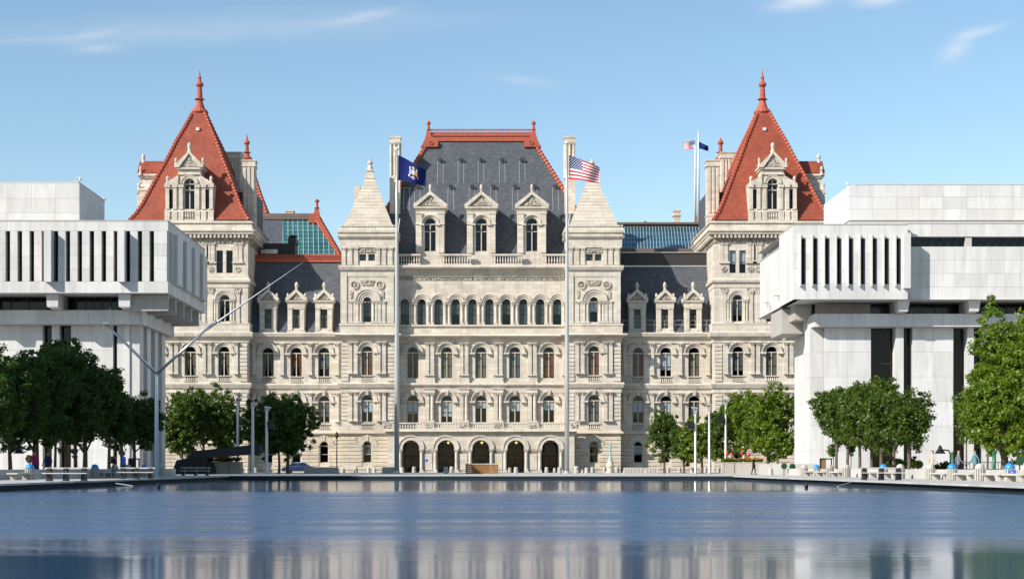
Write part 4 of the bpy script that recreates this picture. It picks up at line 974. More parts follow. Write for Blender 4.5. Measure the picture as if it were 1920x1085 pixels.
        for q in (-34, 34): p.poly([(q * k - 5 * k, .5, L(392)), (q * k + 5 * k, .5, L(392)), (q * k + 5 * k, .5, L(356)), (q * k - 5 * k, .5, L(356))])
        wpart('pane', W(p), 'glass', o)
        m = MB(); m.box(-hw3 + .1, hw3 - .1, 0.9, 0.95, zb, L(348)); m.box(-hw1 + .1, hw1 - .1, 0.9, 0.95, L(348), L(318)); wpart('room_behind', W(m), 'room', o)
        m = MB(); m.grid_faces([[(-h2 - .05, -0.5, L(312) + .12), (0, -0.5, L(285) + .18), (h2 + .05, -0.5, L(312) + .12)], [(-h2 - .05, 6.2, L(312) + .12), (0, 6.2, L(285) + .18), (h2 + .05, 6.2, L(312) + .12)]], close=False, cap0=False, cap1=False) if parent_name == 'side_dormer' else None
        if m.v: wpart('dormer_roof', W(m), 'terracotta', o)
        return o
    xd = xc
    tower_dormer('tower_dormer', lambda p: (xd + p[0], YW + 0.05 + p[1], p[2]))
    xo = x0 - 0.05 if s < 0 else x1 + 0.05
    tower_dormer('side_dormer', (lambda p: (xo + 0.1 + p[1], yc - p[0], p[2])) if s < 0 else (lambda p: (xo - 0.1 - p[1], yc + p[0], p[2])))
    # chimneys on the inner side
    def chim(pxa, pxb, pya, pyb, yy, ribs):
        xa, xb = sorted((X(CX + s * pxa, yy), X(CX + s * pxb, yy))); d = (xb - xa); za, zb = Z(pya, yy), Z(pyb, yy); m = MB()
        m.box(xa, xb, yy, yy + d, za, zb - 0.9)
        for k in range(ribs): m.box(xa + (k + .3) * d / ribs, xa + (k + .8) * d / ribs, yy - 0.12, yy, za + (zb - za) * (0.25 if ribs < 4 else 0), zb - 1.0)
        m.stack(xa, xb, yy, yy + d, [(0, zb - 1.0), (0.15, zb - 0.85), (0.05, zb - 0.75), (0.05, zb - 0.2), (0.15, zb - 0.15), (0.15, zb)])
        m.stack(xa, xb, yy, yy + d, [(0, za + (zb - za) * .2), (0.08, za + (zb - za) * .2 + .02), (0.08, za + (zb - za) * .2 + .2), (0, za + (zb - za) * .2 + .22)])
        wpart('chimney', m, 'stone', cap)
    chim(481, 450, 395, 285, 226, 5); chim(447, 424, 432, 300, 219.5, 3); chim(451, 440, 395, 316, 227, 2)
    m = MB(); m.box(*sorted((X(CX + s * 452, 223), X(CX + s * 420, 223))), 221, 229, L(455), Z(365, 223)); wpart('roof_block', m, 'slate', cap)
    # rear corner tower: red spire behind
    yb = 262.0; xb = X(463 if s < 0 else 1351, yb); sc = yb / F
    rr = wpart('rear_roof', MB().stack(xb, xb, yb, yb, [(47 * sc, Z(425, yb)), (40 * sc, Z(400, yb)), (27 * sc, Z(365, yb)), (6 * sc, Z(300, yb))]), 'terracotta', cap)
    hip_rib([(xb - s * 47 * sc, yb - 47 * sc, Z(425, yb)), (xb - s * 40 * sc, yb - 40 * sc, Z(400, yb)), (xb - s * 27 * sc, yb - 27 * sc, Z(365, yb)), (xb - s * 6 * sc, yb - 6 * sc, Z(300, yb))], 0.3, 'terra_trim', rr)
    m = MB(); m.lathe(xb, yb, [(0.7, Z(302, yb)), (0.9, Z(297, yb)), (0.5, Z(293, yb)), (0.35, Z(288, yb)), (0.7, Z(286, yb)), (0.32, Z(284, yb)), (0.28, Z(272, yb)), (0.5, Z(269, yb)), (0.45, Z(266, yb)), (0.18, Z(262, yb)), (0.03, Z(251 if s < 0 else 258, yb))], 10); wpart('finial', m, 'terra_trim', rr)
    m = MB(); m.box(xb - 47 * sc, xb + 47 * sc, yb - 47 * sc, yb + 47 * sc, GZ, Z(425, yb)); wpart('rear_tower_wall', m, 'stone', cap)

# roofs seen above the links ------------------------------------------------------
yA, yB = 240.0, 247.0
m = MB(); m.poly([(X(470, yA), yA, Z(480, yA)), (X(531, yA), yA, Z(480, yA)), (X(531, yB), yB, Z(411, yB)), (X(470, yB), yB, Z(411, yB))]); wpart('rear_slate_roof', m, 'slate', cap)
m = MB()
for k in range(5): m.box(X(470, yB), X(585, yB), yB - 0.3 + 0.12 * k, yB + 4, Z(412 - k * 2.5, yB), Z(410 - k * 2.5, yB))
m.box(X(470, yB), X(585, yB), yB, yB + 4, Z(413, yB), Z(400, yB)); wpart('rear_ridge', m, 'roof_brown', cap)
def glazed(pts_px, mat, barmat, nx, nz, name, bar=0.09):
    """sloping glazed roof between four photo corners given with their depths: bl, br, tr, tl"""
    P = [mathutils.Vector((X(a, y), y, Z(b, y))) for a, b, y in pts_px]
    m = MB(); m.poly([tuple(p) for p in P]); o = wpart(name, m, mat, cap)
    up = mathutils.Vector((0, -0.06, 0.03)); m = MB()
    full = (P[1] - P[0]).length; top0 = (P[3] - P[0])
    for k in range(nx + 1):
        b = P[0].lerp(P[1], k / nx); f = (P[3] - P[0]); w_top = (P[2] - P[3]).length
        x_top = (P[3] + (P[1] - P[0]).normalized() * full * k / nx); t = 1.0
        if full * k / nx > w_top + 1e-3: t = max(0.02, (full - full * k / nx) / max(1e-3, full - w_top))
        m.tube([tuple(b + up), tuple(b.lerp(b + f, t) + up)], bar, 4)
    g = wpart('glazing_bar', m, barmat, o)
    m = MB()
    for k in range(nz + 1):
        t = k / nz; a = P[0].lerp(P[3], t); b = P[1].lerp(P[2], t); m.tube([tuple(a + up * 0.5), tuple(b + up * 0.5)], bar * 0.6, 4)
    wpart('glazing_purlin', m, 'frame_dark', o)
    n = (P[1] - P[0]).cross(P[3] - P[0]).normalized(); n = n if n.y > 0 else -n
    m = MB(); m.poly([tuple(p + n * 1.2) for p in P]); wpart('room_behind', m, 'room', o)
glazed([(531, 480, yA), (637, 480, yA), (592, 413, yB), (531, 413, yB)], 'skyglass', 'verdigris', 11, 9, 'skylight', 0.07)
hr = MB(); hr.tube([(X(592, yB), yB, Z(408, yB)), (X(637, yA), yA - .1, Z(479, yA))], 0.34, 6); hip_o = wpart('skylight_hip', hr, 'terra_trim', cap)
hip_rib([(X(638, yA), yA - .2, Z(479, yA)), (X(594, yB), yB - .1, Z(404, yB))], 0.36, 'terra_trim', hip_o)
m = MB(); m.xz([(X(580, yB), Z(419, yB)), (X(603, yB), Z(419, yB)), (X(601, yB), Z(406, yB)), (X(597, yB), Z(401, yB)), (X(580, yB), Z(402, yB))], yB - 0.8, yB + 3)
m.stack(X(594, yB) - 0.35, X(594, yB) + 0.35, yB - 0.3, yB + 0.4, [(0.1, Z(402, yB)), (0, Z(396, yB)), (-.05, Z(391, yB))]); m.lathe(X(594.5, yB), yB, [(0.25, Z(391, yB)), (0.5, Z(390, yB)), (0.2, Z(389, yB)), (0.18, Z(380, yB)), (0.36, Z(378, yB)), (0.36, Z(375.5, yB)), (0.05, Z(373, yB))], 8)
wpart('ridge_end', m, 'terra_trim', cap)
m = MB(); m.poly([(X(637, yA), yA, Z(480, yA)), (X(592, yB), yB, Z(412, yB)), (X(592, yB + 8), yB + 8, Z(412, yB)), (X(645, yA), yA + 12, Z(480, yA))]); wpart('rear_slate_roof', m, 'slate', cap)
m = MB(); m.box(X(484, 224), X(553, 224), 224, 228, Z(482, 224), Z(456, 224)); m.box(X(540, 224), X(555, 224), 223.8, 227, Z(456, 224), Z(446, 224)); m.lathe(X(549, 225), 225, [(0.55, Z(456, 225)), (0.55, Z(445, 225)), (0.75, Z(444, 225)), (0.3, Z(441, 225))], 8); wpart('plant_room', m, 'copper_dark', cap)
m = MB(); m.box(X(489, 223.9), X(521, 223.9), 223.6, 224, Z(476, 224), Z(468, 224)); wpart('plant_room_vent', m, 'metal_grey', cap)
m = MB(); m.stack(X(536, yB + 2), X(550, yB + 2), yB + 2, yB + 3.2, [(0, Z(404, yB)), (0, Z(394, yB)), (.1, Z(393, yB)), (.1, Z(389.5, yB))]); wpart('chimney', m, 'stone', cap)
# right hand skylight
y1, y2 = 230.0, 240.0
glazed([(1160, 467, y1), (1322, 467, y1), (1310, 425, y2), (1160, 425, y2)], 'skyglass_blue', 'verdigris', 27, 5, 'skylight', 0.045)
m = MB(); m.box(X(1155, y2), X(1324, y2), y2 - .2, y2 + 5, Z(426, y2), Z(421, y2)); m.box(X(1155, y2), X(1324, y2), y2 - .5, y2 + 5, Z(421, y2), Z(417.5, y2)); wpart('rear_ridge', m, 'roof_brown', cap)
m = MB(); m.box(X(1155, y1), X(1325, y1), y1 - .4, y1 + .6, Z(473, y1), Z(466.5, y1)); wpart('skylight_gutter', m, 'roof_brown', cap)
m = MB(); m.stack(X(1266.5, y2), X(1279, y2), y2 + 2, y2 + 3.2, [(0, Z(420, y2)), (0, Z(402, y2)), (.12, Z(401, y2)), (.12, Z(399, y2)), (0, Z(398, y2)), (0, Z(393, y2)), (.1, Z(392, y2)), (.1, Z(390, y2))]); wpart('chimney', m, 'stone', cap)
m = MB(); m.lathe(X(1211, y2), y2 + 1, [(0.08, Z(418, y2)), (0.08, Z(415, y2)), (0.28, Z(414, y2)), (0.1, Z(411.5, y2))], 8); m.box(X(1238, y2), X(1248, y2), y2 + 1, y2 + 2, Z(418, y2), Z(414.5, y2)); wpart('roof_vent', m, 'metal_grey', cap)
# solid body behind the street front
m = MB(); m.box(X(-645, 216) + X(CX, 1), X(0, 1), 0, 0, 0, 0) if False else None
m = MB(); m.box(-46.5, 46.5, 231.0, 300.0, GZ, Z(482, 231)); wpart('rear_body', m, 'stone', cap)
m = MB(); m.box(-16.9, 16.9, YC + 1.8, 236.5, GZ, rz0 - 0.02); m.box(-31, -16.9, YL + 1.8, 236.2, GZ, L(623)); m.box(16.9, 31, YL + 1.8, 236.2, GZ, L(623)); wpart('inner_body', m, 'room', cap)
m = MB(); m.box(X(660, 665.5) if False else X(664, 219.5), X(675, 219.5), 219.5, 220.8, L(430), Z(349, 219.5)); wpart('chimney', m, 'stone', cap)
# ------------------------------------------------------------------ marble office buildings beside the pool
def panel(parent, x0, x1, y0, y1, z0, z1, mat='marble', g=0.022, name='panel'):
    """one marble slab; neighbours leave an open joint"""
    w, d, h = x1 - x0, y1 - y0, z1 - z0
    def mk():
        b = 0.02; m = MB()
        m.box(-w / 2, w / 2, -d / 2, d / 2, -h / 2, h / 2); return m.mesh('panel', mat)
    return inst(name, cached(('panel', round(w, 2), round(d, 2), round(h, 2), mat), mk), parent, ((x0 + x1) / 2, (y0 + y1) / 2, (z0 + z1) / 2))
def panel_grid(parent, x0, x1, z0, z1, y, pw, ph, t=0.1, jitter=0):
    nx, nz = max(1, round((x1 - x0) / pw)), max(1, round((z1 - z0) / ph)); g = 0.007
    for i in range(nx):
        for j in range(nz):
            a, b = x0 + (x1 - x0) * i / nx, x0 + (x1 - x0) * (i + 1) / nx; c, d = z0 + (z1 - z0) * j / nz, z0 + (z1 - z0) * (j + 1) / nz
            panel(parent, a + g, b - g, y - t, y, c + g, d - g)
def panel_grid_x(parent, x, y0, y1, z0, z1, pw, ph, sgn, t=0.1):
    ny, nz = max(1, round((y1 - y0) / pw)), max(1, round((z1 - z0) / ph)); g = 0.007
    for i in range(ny):
        for j in range(nz):
            a, b = y0 + (y1 - y0) * i / ny, y0 + (y1 - y0) * (i + 1) / ny; c, d = z0 + (z1 - z0) * j / nz, z0 + (z1 - z0) * (j + 1) / nz
            xa, xb = sorted((x, x + sgn * t)); panel(parent, xa, xb, a + g, b - g, c + g, d - g)
def slot_window(parent, xc, y, z0, z1, w, bars=(), nm=0, glassm='glass_bronze'):
    def mk():
        f = MB(); t = 0.05; h = z1 - z0
        f.box(-w / 2, -w / 2 + t, 0, 0.08, 0, h); f.box(w / 2 - t, w / 2, 0, 0.08, 0, h); f.box(-w / 2, w / 2, 0, 0.08, 0, t); f.box(-w / 2, w / 2, 0, 0.08, h - t, h)
        for b in bars: f.box(-w / 2, w / 2, -0.02, 0.08, h * b - 0.04, h * b + 0.04)
        for k in range(nm): xx = -w / 2 + w * (k + 1) / (nm + 1); f.box(xx - 0.04, xx + 0.04, -0.02, 0.08, 0, h)
        p = MB().poly([(-w / 2, .04, 0), (w / 2, .04, 0), (w / 2, .04, h), (-w / 2, .04, h)])
        return f.mesh('window', 'frame_dark'), p.mesh('pane', glassm)
    f, p = cached(('slot', round(w, 2), round(z1 - z0, 2), bars, nm, glassm), mk)
    o = inst('window', f, parent, (xc, y, z0)); link('pane', p, o); return o

# ---- left building
YO = 145.0
lo = thing('marble_office_building', 'white marble office block with slotted overhanging top floor, left of the pool', 'building', (X(150, 150), 152, GZ))
k = YO / F; xr = X(313, YO); xl = X(-150, YO); zt, zb = Z(415, YO), Z(549, YO); zs1, zs0 = Z(433, YO), Z(527.5, YO); depth = 19.5
slots = [14.6 + 22.5 * i for i in range(-7, 13)]
ops = [(X(p, YO), 8.4 * k, zs0, zs1, False) for p in slots]
m = MB(); m.wall(xl, xr, zb, zt, YO + 0.1, ops, 0.75)
m.poly([(xl, YO + .1, zt), (xr, YO + .1, zt), (xr, YO + depth, zt), (xl, YO + depth, zt)]); m.poly([(xl, YO + .1, zb), (xl, YO + depth, zb), (xr, YO + depth, zb), (xr, YO + .1, zb)])
m.poly([(xr, YO + .1, zb), (xr, YO + depth, zb), (xr, YO + depth, zt), (xr, YO + .1, zt)]); m.poly([(xl, YO + .1, zb), (xl, YO + .1, zt), (xl, YO + depth, zt), (xl, YO + depth, zb)]); m.poly([(xl, YO + depth, zb), (xl, YO + depth, zt), (xr, YO + depth, zt), (xr, YO + depth, zb)])
wpart('upper_wall', m, 'marble_back', lo)
m = MB(); m.box(xl + .1, xr - .3, YO + 1.6, YO + 1.7, zs0 - .2, zs1 + .2); wpart('interior', m, 'room', lo)
for p in slots: slot_window(lo, X(p, YO), YO + 0.72, zs0, zs1, 8.4 * k, (0.26, 0.62))
edges = [-150] + sum([[p - 4.2, p + 4.2] for p in slots], []) + [313]
for i in range(0, len(edges) - 1, 2):
    a, b = X(edges[i], YO), X(edges[i + 1], YO)
    if edges[i + 1] < -30: continue
    if b - a < 1.2: panel_grid(lo, a, b, zs0, zs1, YO + .1, 1.0, 1.15)
    else: panel_grid(lo, a, b, zs0, zs1, YO + .1, 1.3, 1.15)
panel_grid(lo, X(-30, YO), xr + .1, zs1, zt, YO + .1, 2.2, 0.9); panel_grid(lo, X(-30, YO), xr + .1, zb, zs0, YO + .1, 2.2, 1.1)
for p in (-43, 93, 230):
    m = MB(); m.box(X(p - 6.6, YO), X(p + 6.6, YO), YO - 0.75, YO + 0.2, zs0 - 0.1, zs1 + 0.02); wpart('fin', m, 'marble', lo)
m = MB(); m.box(xl, xr + .12, YO - .02, YO + .3, zt, zt + .12); m.box(xr - .3, xr + .12, YO + .3, YO + depth, zt, zt + .12); wpart('parapet_cap', m, 'concrete', lo)
# shaded side towards the pool
yy0 = [147.3, 151.8, 156.2, 160.6]
for a in yy0:
    m = MB(); m.box(xr, xr + 0.55, a, a + 2.6, zs0, zs1); wpart('fin', m, 'marble', lo)
    for q in (0.35, 0.75): m = MB(); m.box(xr, xr + 0.22, a - q - .12, a - q + .1, zs0, zs1); wpart('slender_fin', m, 'marble', lo)
panel_grid_x(lo, xr, YO + .1, YO + depth, zs1, zt, 2.2, 0.9, 1); panel_grid_x(lo, xr, YO + .1, YO + depth, zb, zs0, 2.2, 1.1, 1)
# recessed strip windows and brackets under the overhang
ys = 149.0; zc = Z(581, 147.5); xk = X(264, 147.5)
m = MB(); m.box(xl, X(246, ys), ys + .25, ys + 1, zc, zb); wpart('interior', m, 'room', lo)
for a, b in ((-150, 89), (112, 224)): slot_window(lo, (X(a, ys) + X(b, ys)) / 2, ys, zc, zb, X(b, ys) - X(a, ys), (), 6)
for p in (-47, 100.5, 235):
    x = X(p, 146); m = MB(); m.grid_faces([[(x - .55, 145.5, zb), (x + .55, 145.5, zb), (x + .55, 149.3, zb), (x - .55, 149.3, zb)], [(x - .5, 145.6, zc + .1), (x + .5, 145.6, zc + .1), (x + .5, 149.3, zc - .05), (x - .5, 149.3, zc - .05)]]); wpart('bracket', m, 'marble', lo)
m = MB(); m.box(X(246, ys), xk - .5, ys - .6, ys + 12, zc, zb - .01); wpart('upper_core', m, 'concrete', lo)
for a in (146.2, 149.9, 153.9, 158.0, 162.0):
    m = MB(); m.xz([(X(246, 147), zb - .01), (xr - .15, zb - .01), (xr - .15, Z(582, 146.2)), (X(246, 147), Z(583, 146.2))], a, a + .45); wpart('cantilever_beam', m, 'concrete', lo)
# lower storeys
zl1 = Z(607, 147.5); yl = 147.5
m = MB(); m.box(xl, xk, yl + .1, yl + 16, zl1, zc); wpart('ledge_core', m, 'marble_back', lo)
panel_grid(lo, X(-30, yl), xk, zl1, zc, yl + .1, 2.4, 1.4); panel_grid_x(lo, xk, yl + .1, yl + 14, zl1, zc, 2.4, 1.4, 1)
yl2 = 148.6; xk2 = X(243, yl2)
lops = [(-60, -38), (80, 97), (111.5, 133), (212, 232)]
m = MB(); m.wall(xl, xk2, GZ, zl1, yl2 + .1, [((X(a, yl2) + X(b, yl2)) / 2, X(b, yl2) - X(a, yl2), GZ + .6, zl1 - .02, False) for a, b in lops], 1.0); wpart('lower_wall', m, 'marble_back', lo)
m = MB(); m.box(xl, xk2 - .4, yl2 + 1.8, yl2 + 1.9, GZ, zl1); wpart('interior', m, 'room', lo)
for a, b in lops: slot_window(lo, (X(a, yl2) + X(b, yl2)) / 2, yl2 + .8, GZ + .6, zl1 - .02, X(b, yl2) - X(a, yl2), (.12, .3, .5, .63, .75, .88))
le = [-30, 80, 97, 111.5, 133, 212, 232, 243]
for i in range(0, len(le) - 1, 2): panel_grid(lo, X(le[i], yl2), X(le[i + 1], yl2), GZ, zl1, yl2 + .1, 2.0, 2.3)
m = MB(); m.box(xk2 - 1.2, xk2 - .3, yl2 + 1, yl2 + 14, GZ, zl1); wpart('side_glazing', m, 'glass_bronze', lo)
for i, a in enumerate((148.55, 152.0, 155.5, 159.0)):
    xx = xk2; m = MB(); m.box(xx - 1.2, xx + .9, a + .2, a + 1.9, GZ, zl1); wpart('side_pier', m, 'marble', lo)
    m = MB(); m.box(xx - 1.0, xx + .3, a + 1.9, a + 2.5, GZ, zl1); wpart('side_pier', m, 'marble_back', lo)
# set back roof block
yr = 150.0; m = MB(); xb = X(149, yr); m.box(xl, xb - .1, yr + .1, yr + 10, zt - .3, Z(342, yr) - .15); m.box(xl, xb - .12, yr + .15, yr + 9.9, Z(342, yr) - .15, Z(339.5, yr)); wpart('roof_block', m, 'marble_back', lo)
panel_grid(lo, X(-30, yr), xb, zt + .15, Z(342, yr) - .1, yr + .1, 2.3, 1.35); panel_grid_x(lo, xb - .1, yr, yr + 10, zt + .15, Z(342, yr) - .1, 2.3, 1.35, 1)
m = MB(); m.box(X(-30, yr), X(135, yr), yr + .8, yr + .9, Z(342, yr), Z(339, yr)); wpart('parapet_cap', m, 'concrete', lo)
for px, py, yy in ((147, 338, 150.5), (192, 376, 159.5)):
    x, z = X(px, yy), Z(py, yy); m = MB(); m.tube([(x - .3, yy, z - .6), (x - .3, yy, z + .1), (x - .1, yy, z + .3), (x + .15, yy, z + .25)], .05, 6); m.lathe(x + .2, yy, [(.04, z + .26), (.14, z + .2), (.14, z + .05), (.06, z - .05)], 8); wpart('roof_camera', m, 'metal_white', lo)

# ---- right building
ro = thing('marble_office_building', 'white marble office block with nine dark slots beside a long strip window', 'building', (X(1700, 150), 152, GZ))
xl2 = X(1490, YO); xm = X(1702, YO); xr2 = X(2100, YO); zt, zb = Z(422, YO), Z(561, YO); zs1, zs0 = Z(447, YO), Z(532.5, YO)
zg1, zg0 = Z(440, YO), Z(537, YO)
slots = [1505.6 + 22.28 * i for i in range(9)]
ops = [(X(p, YO), 9.6 * k, zs0, zs1, False) for p in slots]
m = MB(); m.wall(xl2, xm, zb, zt, YO + .1, ops, .8)
m.poly([(xl2, YO + .1, zt), (xm, YO + .1, zt), (xm, YO + depth, zt), (xl2, YO + depth, zt)]); m.poly([(xl2, YO + .1, zb), (xl2, YO + depth, zb), (xr2, YO + depth, zb), (xr2, YO + .1, zb)])
m.poly([(xm, YO + .1, zb), (xm, YO + 1.5, zb), (xm, YO + 1.5, zt), (xm, YO + .1, zt)])
m.box(xl2 + .01, xl2 + .5, YO + .1, YO + 7, zb, zt - .01); m.box(xl2 + .35, xl2 + .8, YO + 7, YO + depth, zb + .02, Z(460, 152))
wpart('upper_wall', m, 'marble_back', ro)
m = MB(); m.box(xl2 + .6, xm - .1, YO + 1.7, YO + 1.8, zs0 - .2, zs1 + .2); wpart('interior', m, 'room', ro)
for p in slots: slot_window(ro, X(p, YO), YO + .7, zs0, zs1, 9.6 * k, (.22, .8))
edges = [1490] + sum([[p - 4.8, p + 4.8] for p in slots], []) + [1702]
for i in range(0, len(edges) - 1, 2):
    panel_grid(ro, X(edges[i], YO) - (.1 if i == 0 else 0), X(edges[i + 1], YO), zs0, zs1, YO + .1, 1.3, 1.3)
panel_grid(ro, xl2 - .1, xm, zs1, zt, YO + .1, 2.2, 1.3); panel_grid(ro, xl2 - .1, xm, zb, zs0, YO + .1, 2.2, 1.5)
for i, p in enumerate(slots):       # slanted sills and heads frame the slots: proud ribs left and right
    m = MB(); m.box(X(p - 4.8, YO) - .1, X(p - 4.8, YO), YO - .35, YO + .05, zg0, zg1); wpart('slot_rib', m, 'marble', ro)
m = MB(); m.box(xm - .45, xm + .15, YO - .5, YO + 1.6, Z(541, YO), Z(438, YO)); wpart('fin', m, 'marble', ro)
panel_grid_x(ro, xl2, YO + .1, YO + 7, zb, zt, 0.9, 7.0, -1); panel_grid_x(ro, xl2 + .35, YO + 7, YO + depth, zb, Z(460, 152), 0.9, 6.5, -1)
m = MB(); m.box(xl2 - .12, xm + .05, YO - .02, YO + .35, zt, zt + .1); m.box(xl2 - .12, xl2 + .3, YO + .35, YO + 7, zt, zt + .1); m.box(xl2 + .2, xl2 + .6, YO + 7, YO + depth, Z(460, 152), Z(460, 152) + .1); wpart('parapet_cap', m, 'concrete', ro)
for px, py, yy in ((1462, 554, 152.3), (1440.5, 567, 158.2)):
    m = MB(); z = Z(py, yy); m.box(xl2 - .55, xl2 + .05, yy, yy + .12, z - .05, z + .05); m.box(xl2 - .1, xl2, yy, yy + .1, z - .5, z); wpart('wall_bracket', m, 'metal_grey', ro)
yq = YO + 1.0                         # long strip window to the right, a metre back
m = MB(); za, zbq = Z(444, yq), Z(462, yq); m.wall(xm, xr2, zb, Z(420, yq), yq + .1, [((X(1704, yq) + X(1811, yq)) / 2, X(1811, yq) - X(1704, yq), zbq, za, False), ((X(1822.5, yq) + X(2050, yq)) / 2, X(2050, yq) - X(1822.5, yq), zbq, za, False)], .6)
m.poly([(xm, yq, Z(420, yq)), (xr2, yq, Z(420, yq)), (xr2, yq + 18, Z(420, yq)), (xm, yq + 18, Z(420, yq))]); wpart('strip_wall', m, 'marble_back', ro)
m = MB(); m.box(xm, xr2, yq + 1.5, yq + 1.6, zbq - .1, za + .1); wpart('interior', m, 'room', ro)
slot_window(ro, (X(1704, yq) + X(1811, yq)) / 2, yq + .5, zbq, za, X(1811, yq) - X(1704, yq), (), 6, 'glass'); slot_window(ro, (X(1822.5, yq) + X(2050, yq)) / 2, yq + .5, zbq, za, X(2050, yq) - X(1822.5, yq), (), 13, 'glass')
panel_grid(ro, xm, X(1945, yq), za + .02, Z(420, yq), yq + .1, 2.4, 1.2); panel_grid(ro, xm + .02, X(1945, yq), zb, zbq - .02, yq + .1, 1.55, 1.25)
m = MB(); m.box(xm, xr2, yq - .02, yq + .4, Z(420, yq), Z(418.5, yq)); wpart('parapet_cap', m, 'concrete', ro)
# strip window and brackets below
ys = 148.6; zc = Z(588, 147)
slot_windows = ((1632, 1678), (1700, 1811), (1833, 1945), (1965, 2080))
m = MB(); m.wall(X(1530, ys), xr2, zc, zb, ys + .1, [((X(a, ys) + X(b, ys)) / 2, X(b, ys) - X(a, ys), zc + .02, zb - .02, False) for a, b in slot_windows], .5); m.box(X(1532, ys), X(1535, ys), ys + .2, ys + 12, zc, zb - .01); wpart('strip_wall', m, 'concrete', ro)
m = MB(); m.box(X(1540, ys), xr2, ys + 1.3, ys + 1.4, zc, zb); wpart('interior', m, 'room', ro)
for a, b in slot_windows: slot_window(ro, (X(a, ys) + X(b, ys)) / 2, ys + .35, zc + .02, zb - .02, X(b, ys) - X(a, ys), (), 1 if b - a < 60 else 3, 'glass')
for p in (1690, 1822, 1955):
    x = X(p, 146.5); m = MB(); m.grid_faces([[(x - .55, 145.6, zb), (x + .55, 145.6, zb), (x + .55, 148.9, zb), (x - .55, 148.9, zb)], [(x - .42, 145.8, zc + .1), (x + .42, 145.8, zc + .1), (x + .42, 148.9, zc - .05), (x - .42, 148.9, zc - .05)]]); wpart('bracket', m, 'marble', ro)
yl = 147.0; zl1 = Z(612, yl); x0 = X(1527, yl)
m = MB(); m.box(x0 + .1, xr2, yl + .1, yl + 16, zl1, zc); wpart('ledge_core', m, 'marble_back', ro)
panel_grid(ro, x0 + .02, X(1945, yl), zl1, zc, yl + .1, 2.4, 1.3); panel_grid_x(ro, x0 + .1, yl + .1, yl + 14, zl1, zc, 2.4, 1.3, -1)
# heavy beam box projecting towards the pool at the back
m = MB(); m.box(xl2 + .2, x0 + .2, 152.2, 157.8, Z(628, 154), Z(582, 154)); m.box(xl2 + .9, x0 + .3, 149.6, 152.2, Z(600, 150), zb - .01); wpart('cantilever_beam', m, 'concrete', ro)
# lower walls: piers and dark glass
yl2 = 148.0
seg = [(1546, 1633, 'w'), (1633, 1675.5, 'g'), (1675.5, 1693.5, 'f'), (1693.5, 1711, 'g'), (1711, 1787.5, 'w'), (1787.5, 1810, 'g'), (1810, 1825, 'f'), (1825, 1842.5, 'g'), (1842.5, 1945, 'w')]
m = MB(); m.wall(X(1546, yl2), xr2, GZ, zl1, yl2 + .1, [((X(1633, yl2) + X(1711, yl2)) / 2, X(1711, yl2) - X(1633, yl2), GZ + .5, zl1 - .02, False), ((X(1787.5, yl2) + X(1842.5, yl2)) / 2, X(1842.5, yl2) - X(1787.5, yl2), GZ + .5, zl1 - .02, False)], 1.2); wpart('lower_wall', m, 'marble_back', ro)
m = MB(); m.box(X(1546, yl2) + .3, xr2, yl2 + 2.3, yl2 + 2.4, GZ, zl1); wpart('interior', m, 'room', ro)
for a, b, t in seg:
    xa, xb = X(a, yl2), X(b, yl2)
    if t == 'w': panel_grid(ro, xa, xb, GZ, zl1, yl2 + .1, 2.0, 2.35)
    elif t == 'g': slot_window(ro, (xa + xb) / 2, yl2 + .9, GZ + .5, zl1 - .02, xb - xa, (.1, .3, .49, .6, .75, .88), 1 if b - a > 30 else 0)
    else:
        m = MB(); m.box(xa + .15, xb, yl2 - .15, yl2 + 1.1, GZ, zl1); wpart('pier', m, 'marble', ro)
for xa, xb, yy, d in ((30.55, X(1546, 148.6), 148.6, 2.4), (30.95, 32.4, 151.0, 7.0)):
    zz = zl1 if yy < 150 else Z(628, 154)
    m = MB(); m.box(xa + .1, xb + .3, yy + .1, yy + d, GZ, zz); wpart('pier', m, 'marble_back', ro); panel_grid(ro, xa, xb, GZ, zz, yy + .1, 2.0, 2.35); panel_grid_x(ro, xa + .1, yy + .1, yy + d, GZ, zz, 2.2, 2.35, -1)
# set back roof block
yr = 149.0; xa = X(1592, yr); m = MB(); m.box(xa + .1, xr2, yr + .1, yr + 11, Z(420, yr) - .5, Z(348, yr)); wpart('roof_block', m, 'marble_back', ro)
panel_grid(ro, xa, X(1945, yr), Z(413, yr), Z(347.5, yr), yr + .1, 2.3, 1.1); panel_grid_x(ro, xa + .1, yr + .1, yr + 11, Z(413, yr), Z(347.5, yr), .95, 3.3, -1)
m = MB(); m.box(X(1606, yr), xr2, yr + .3, yr + .6, Z(347.5, yr), Z(344.5, yr)); wpart('roof_rail', m, 'concrete', ro)
m = MB(); x, z = X(1590, 150), Z(346, 150); m.tube([(x, 150, z - .6), (x, 150, z + .1)], .05, 6); m.lathe(x, 150, [(.05, z - .1), (.15, z), (.15, z + .15), (.03, z + .25)], 8); wpart('roof_camera', m, 'metal_white', ro)
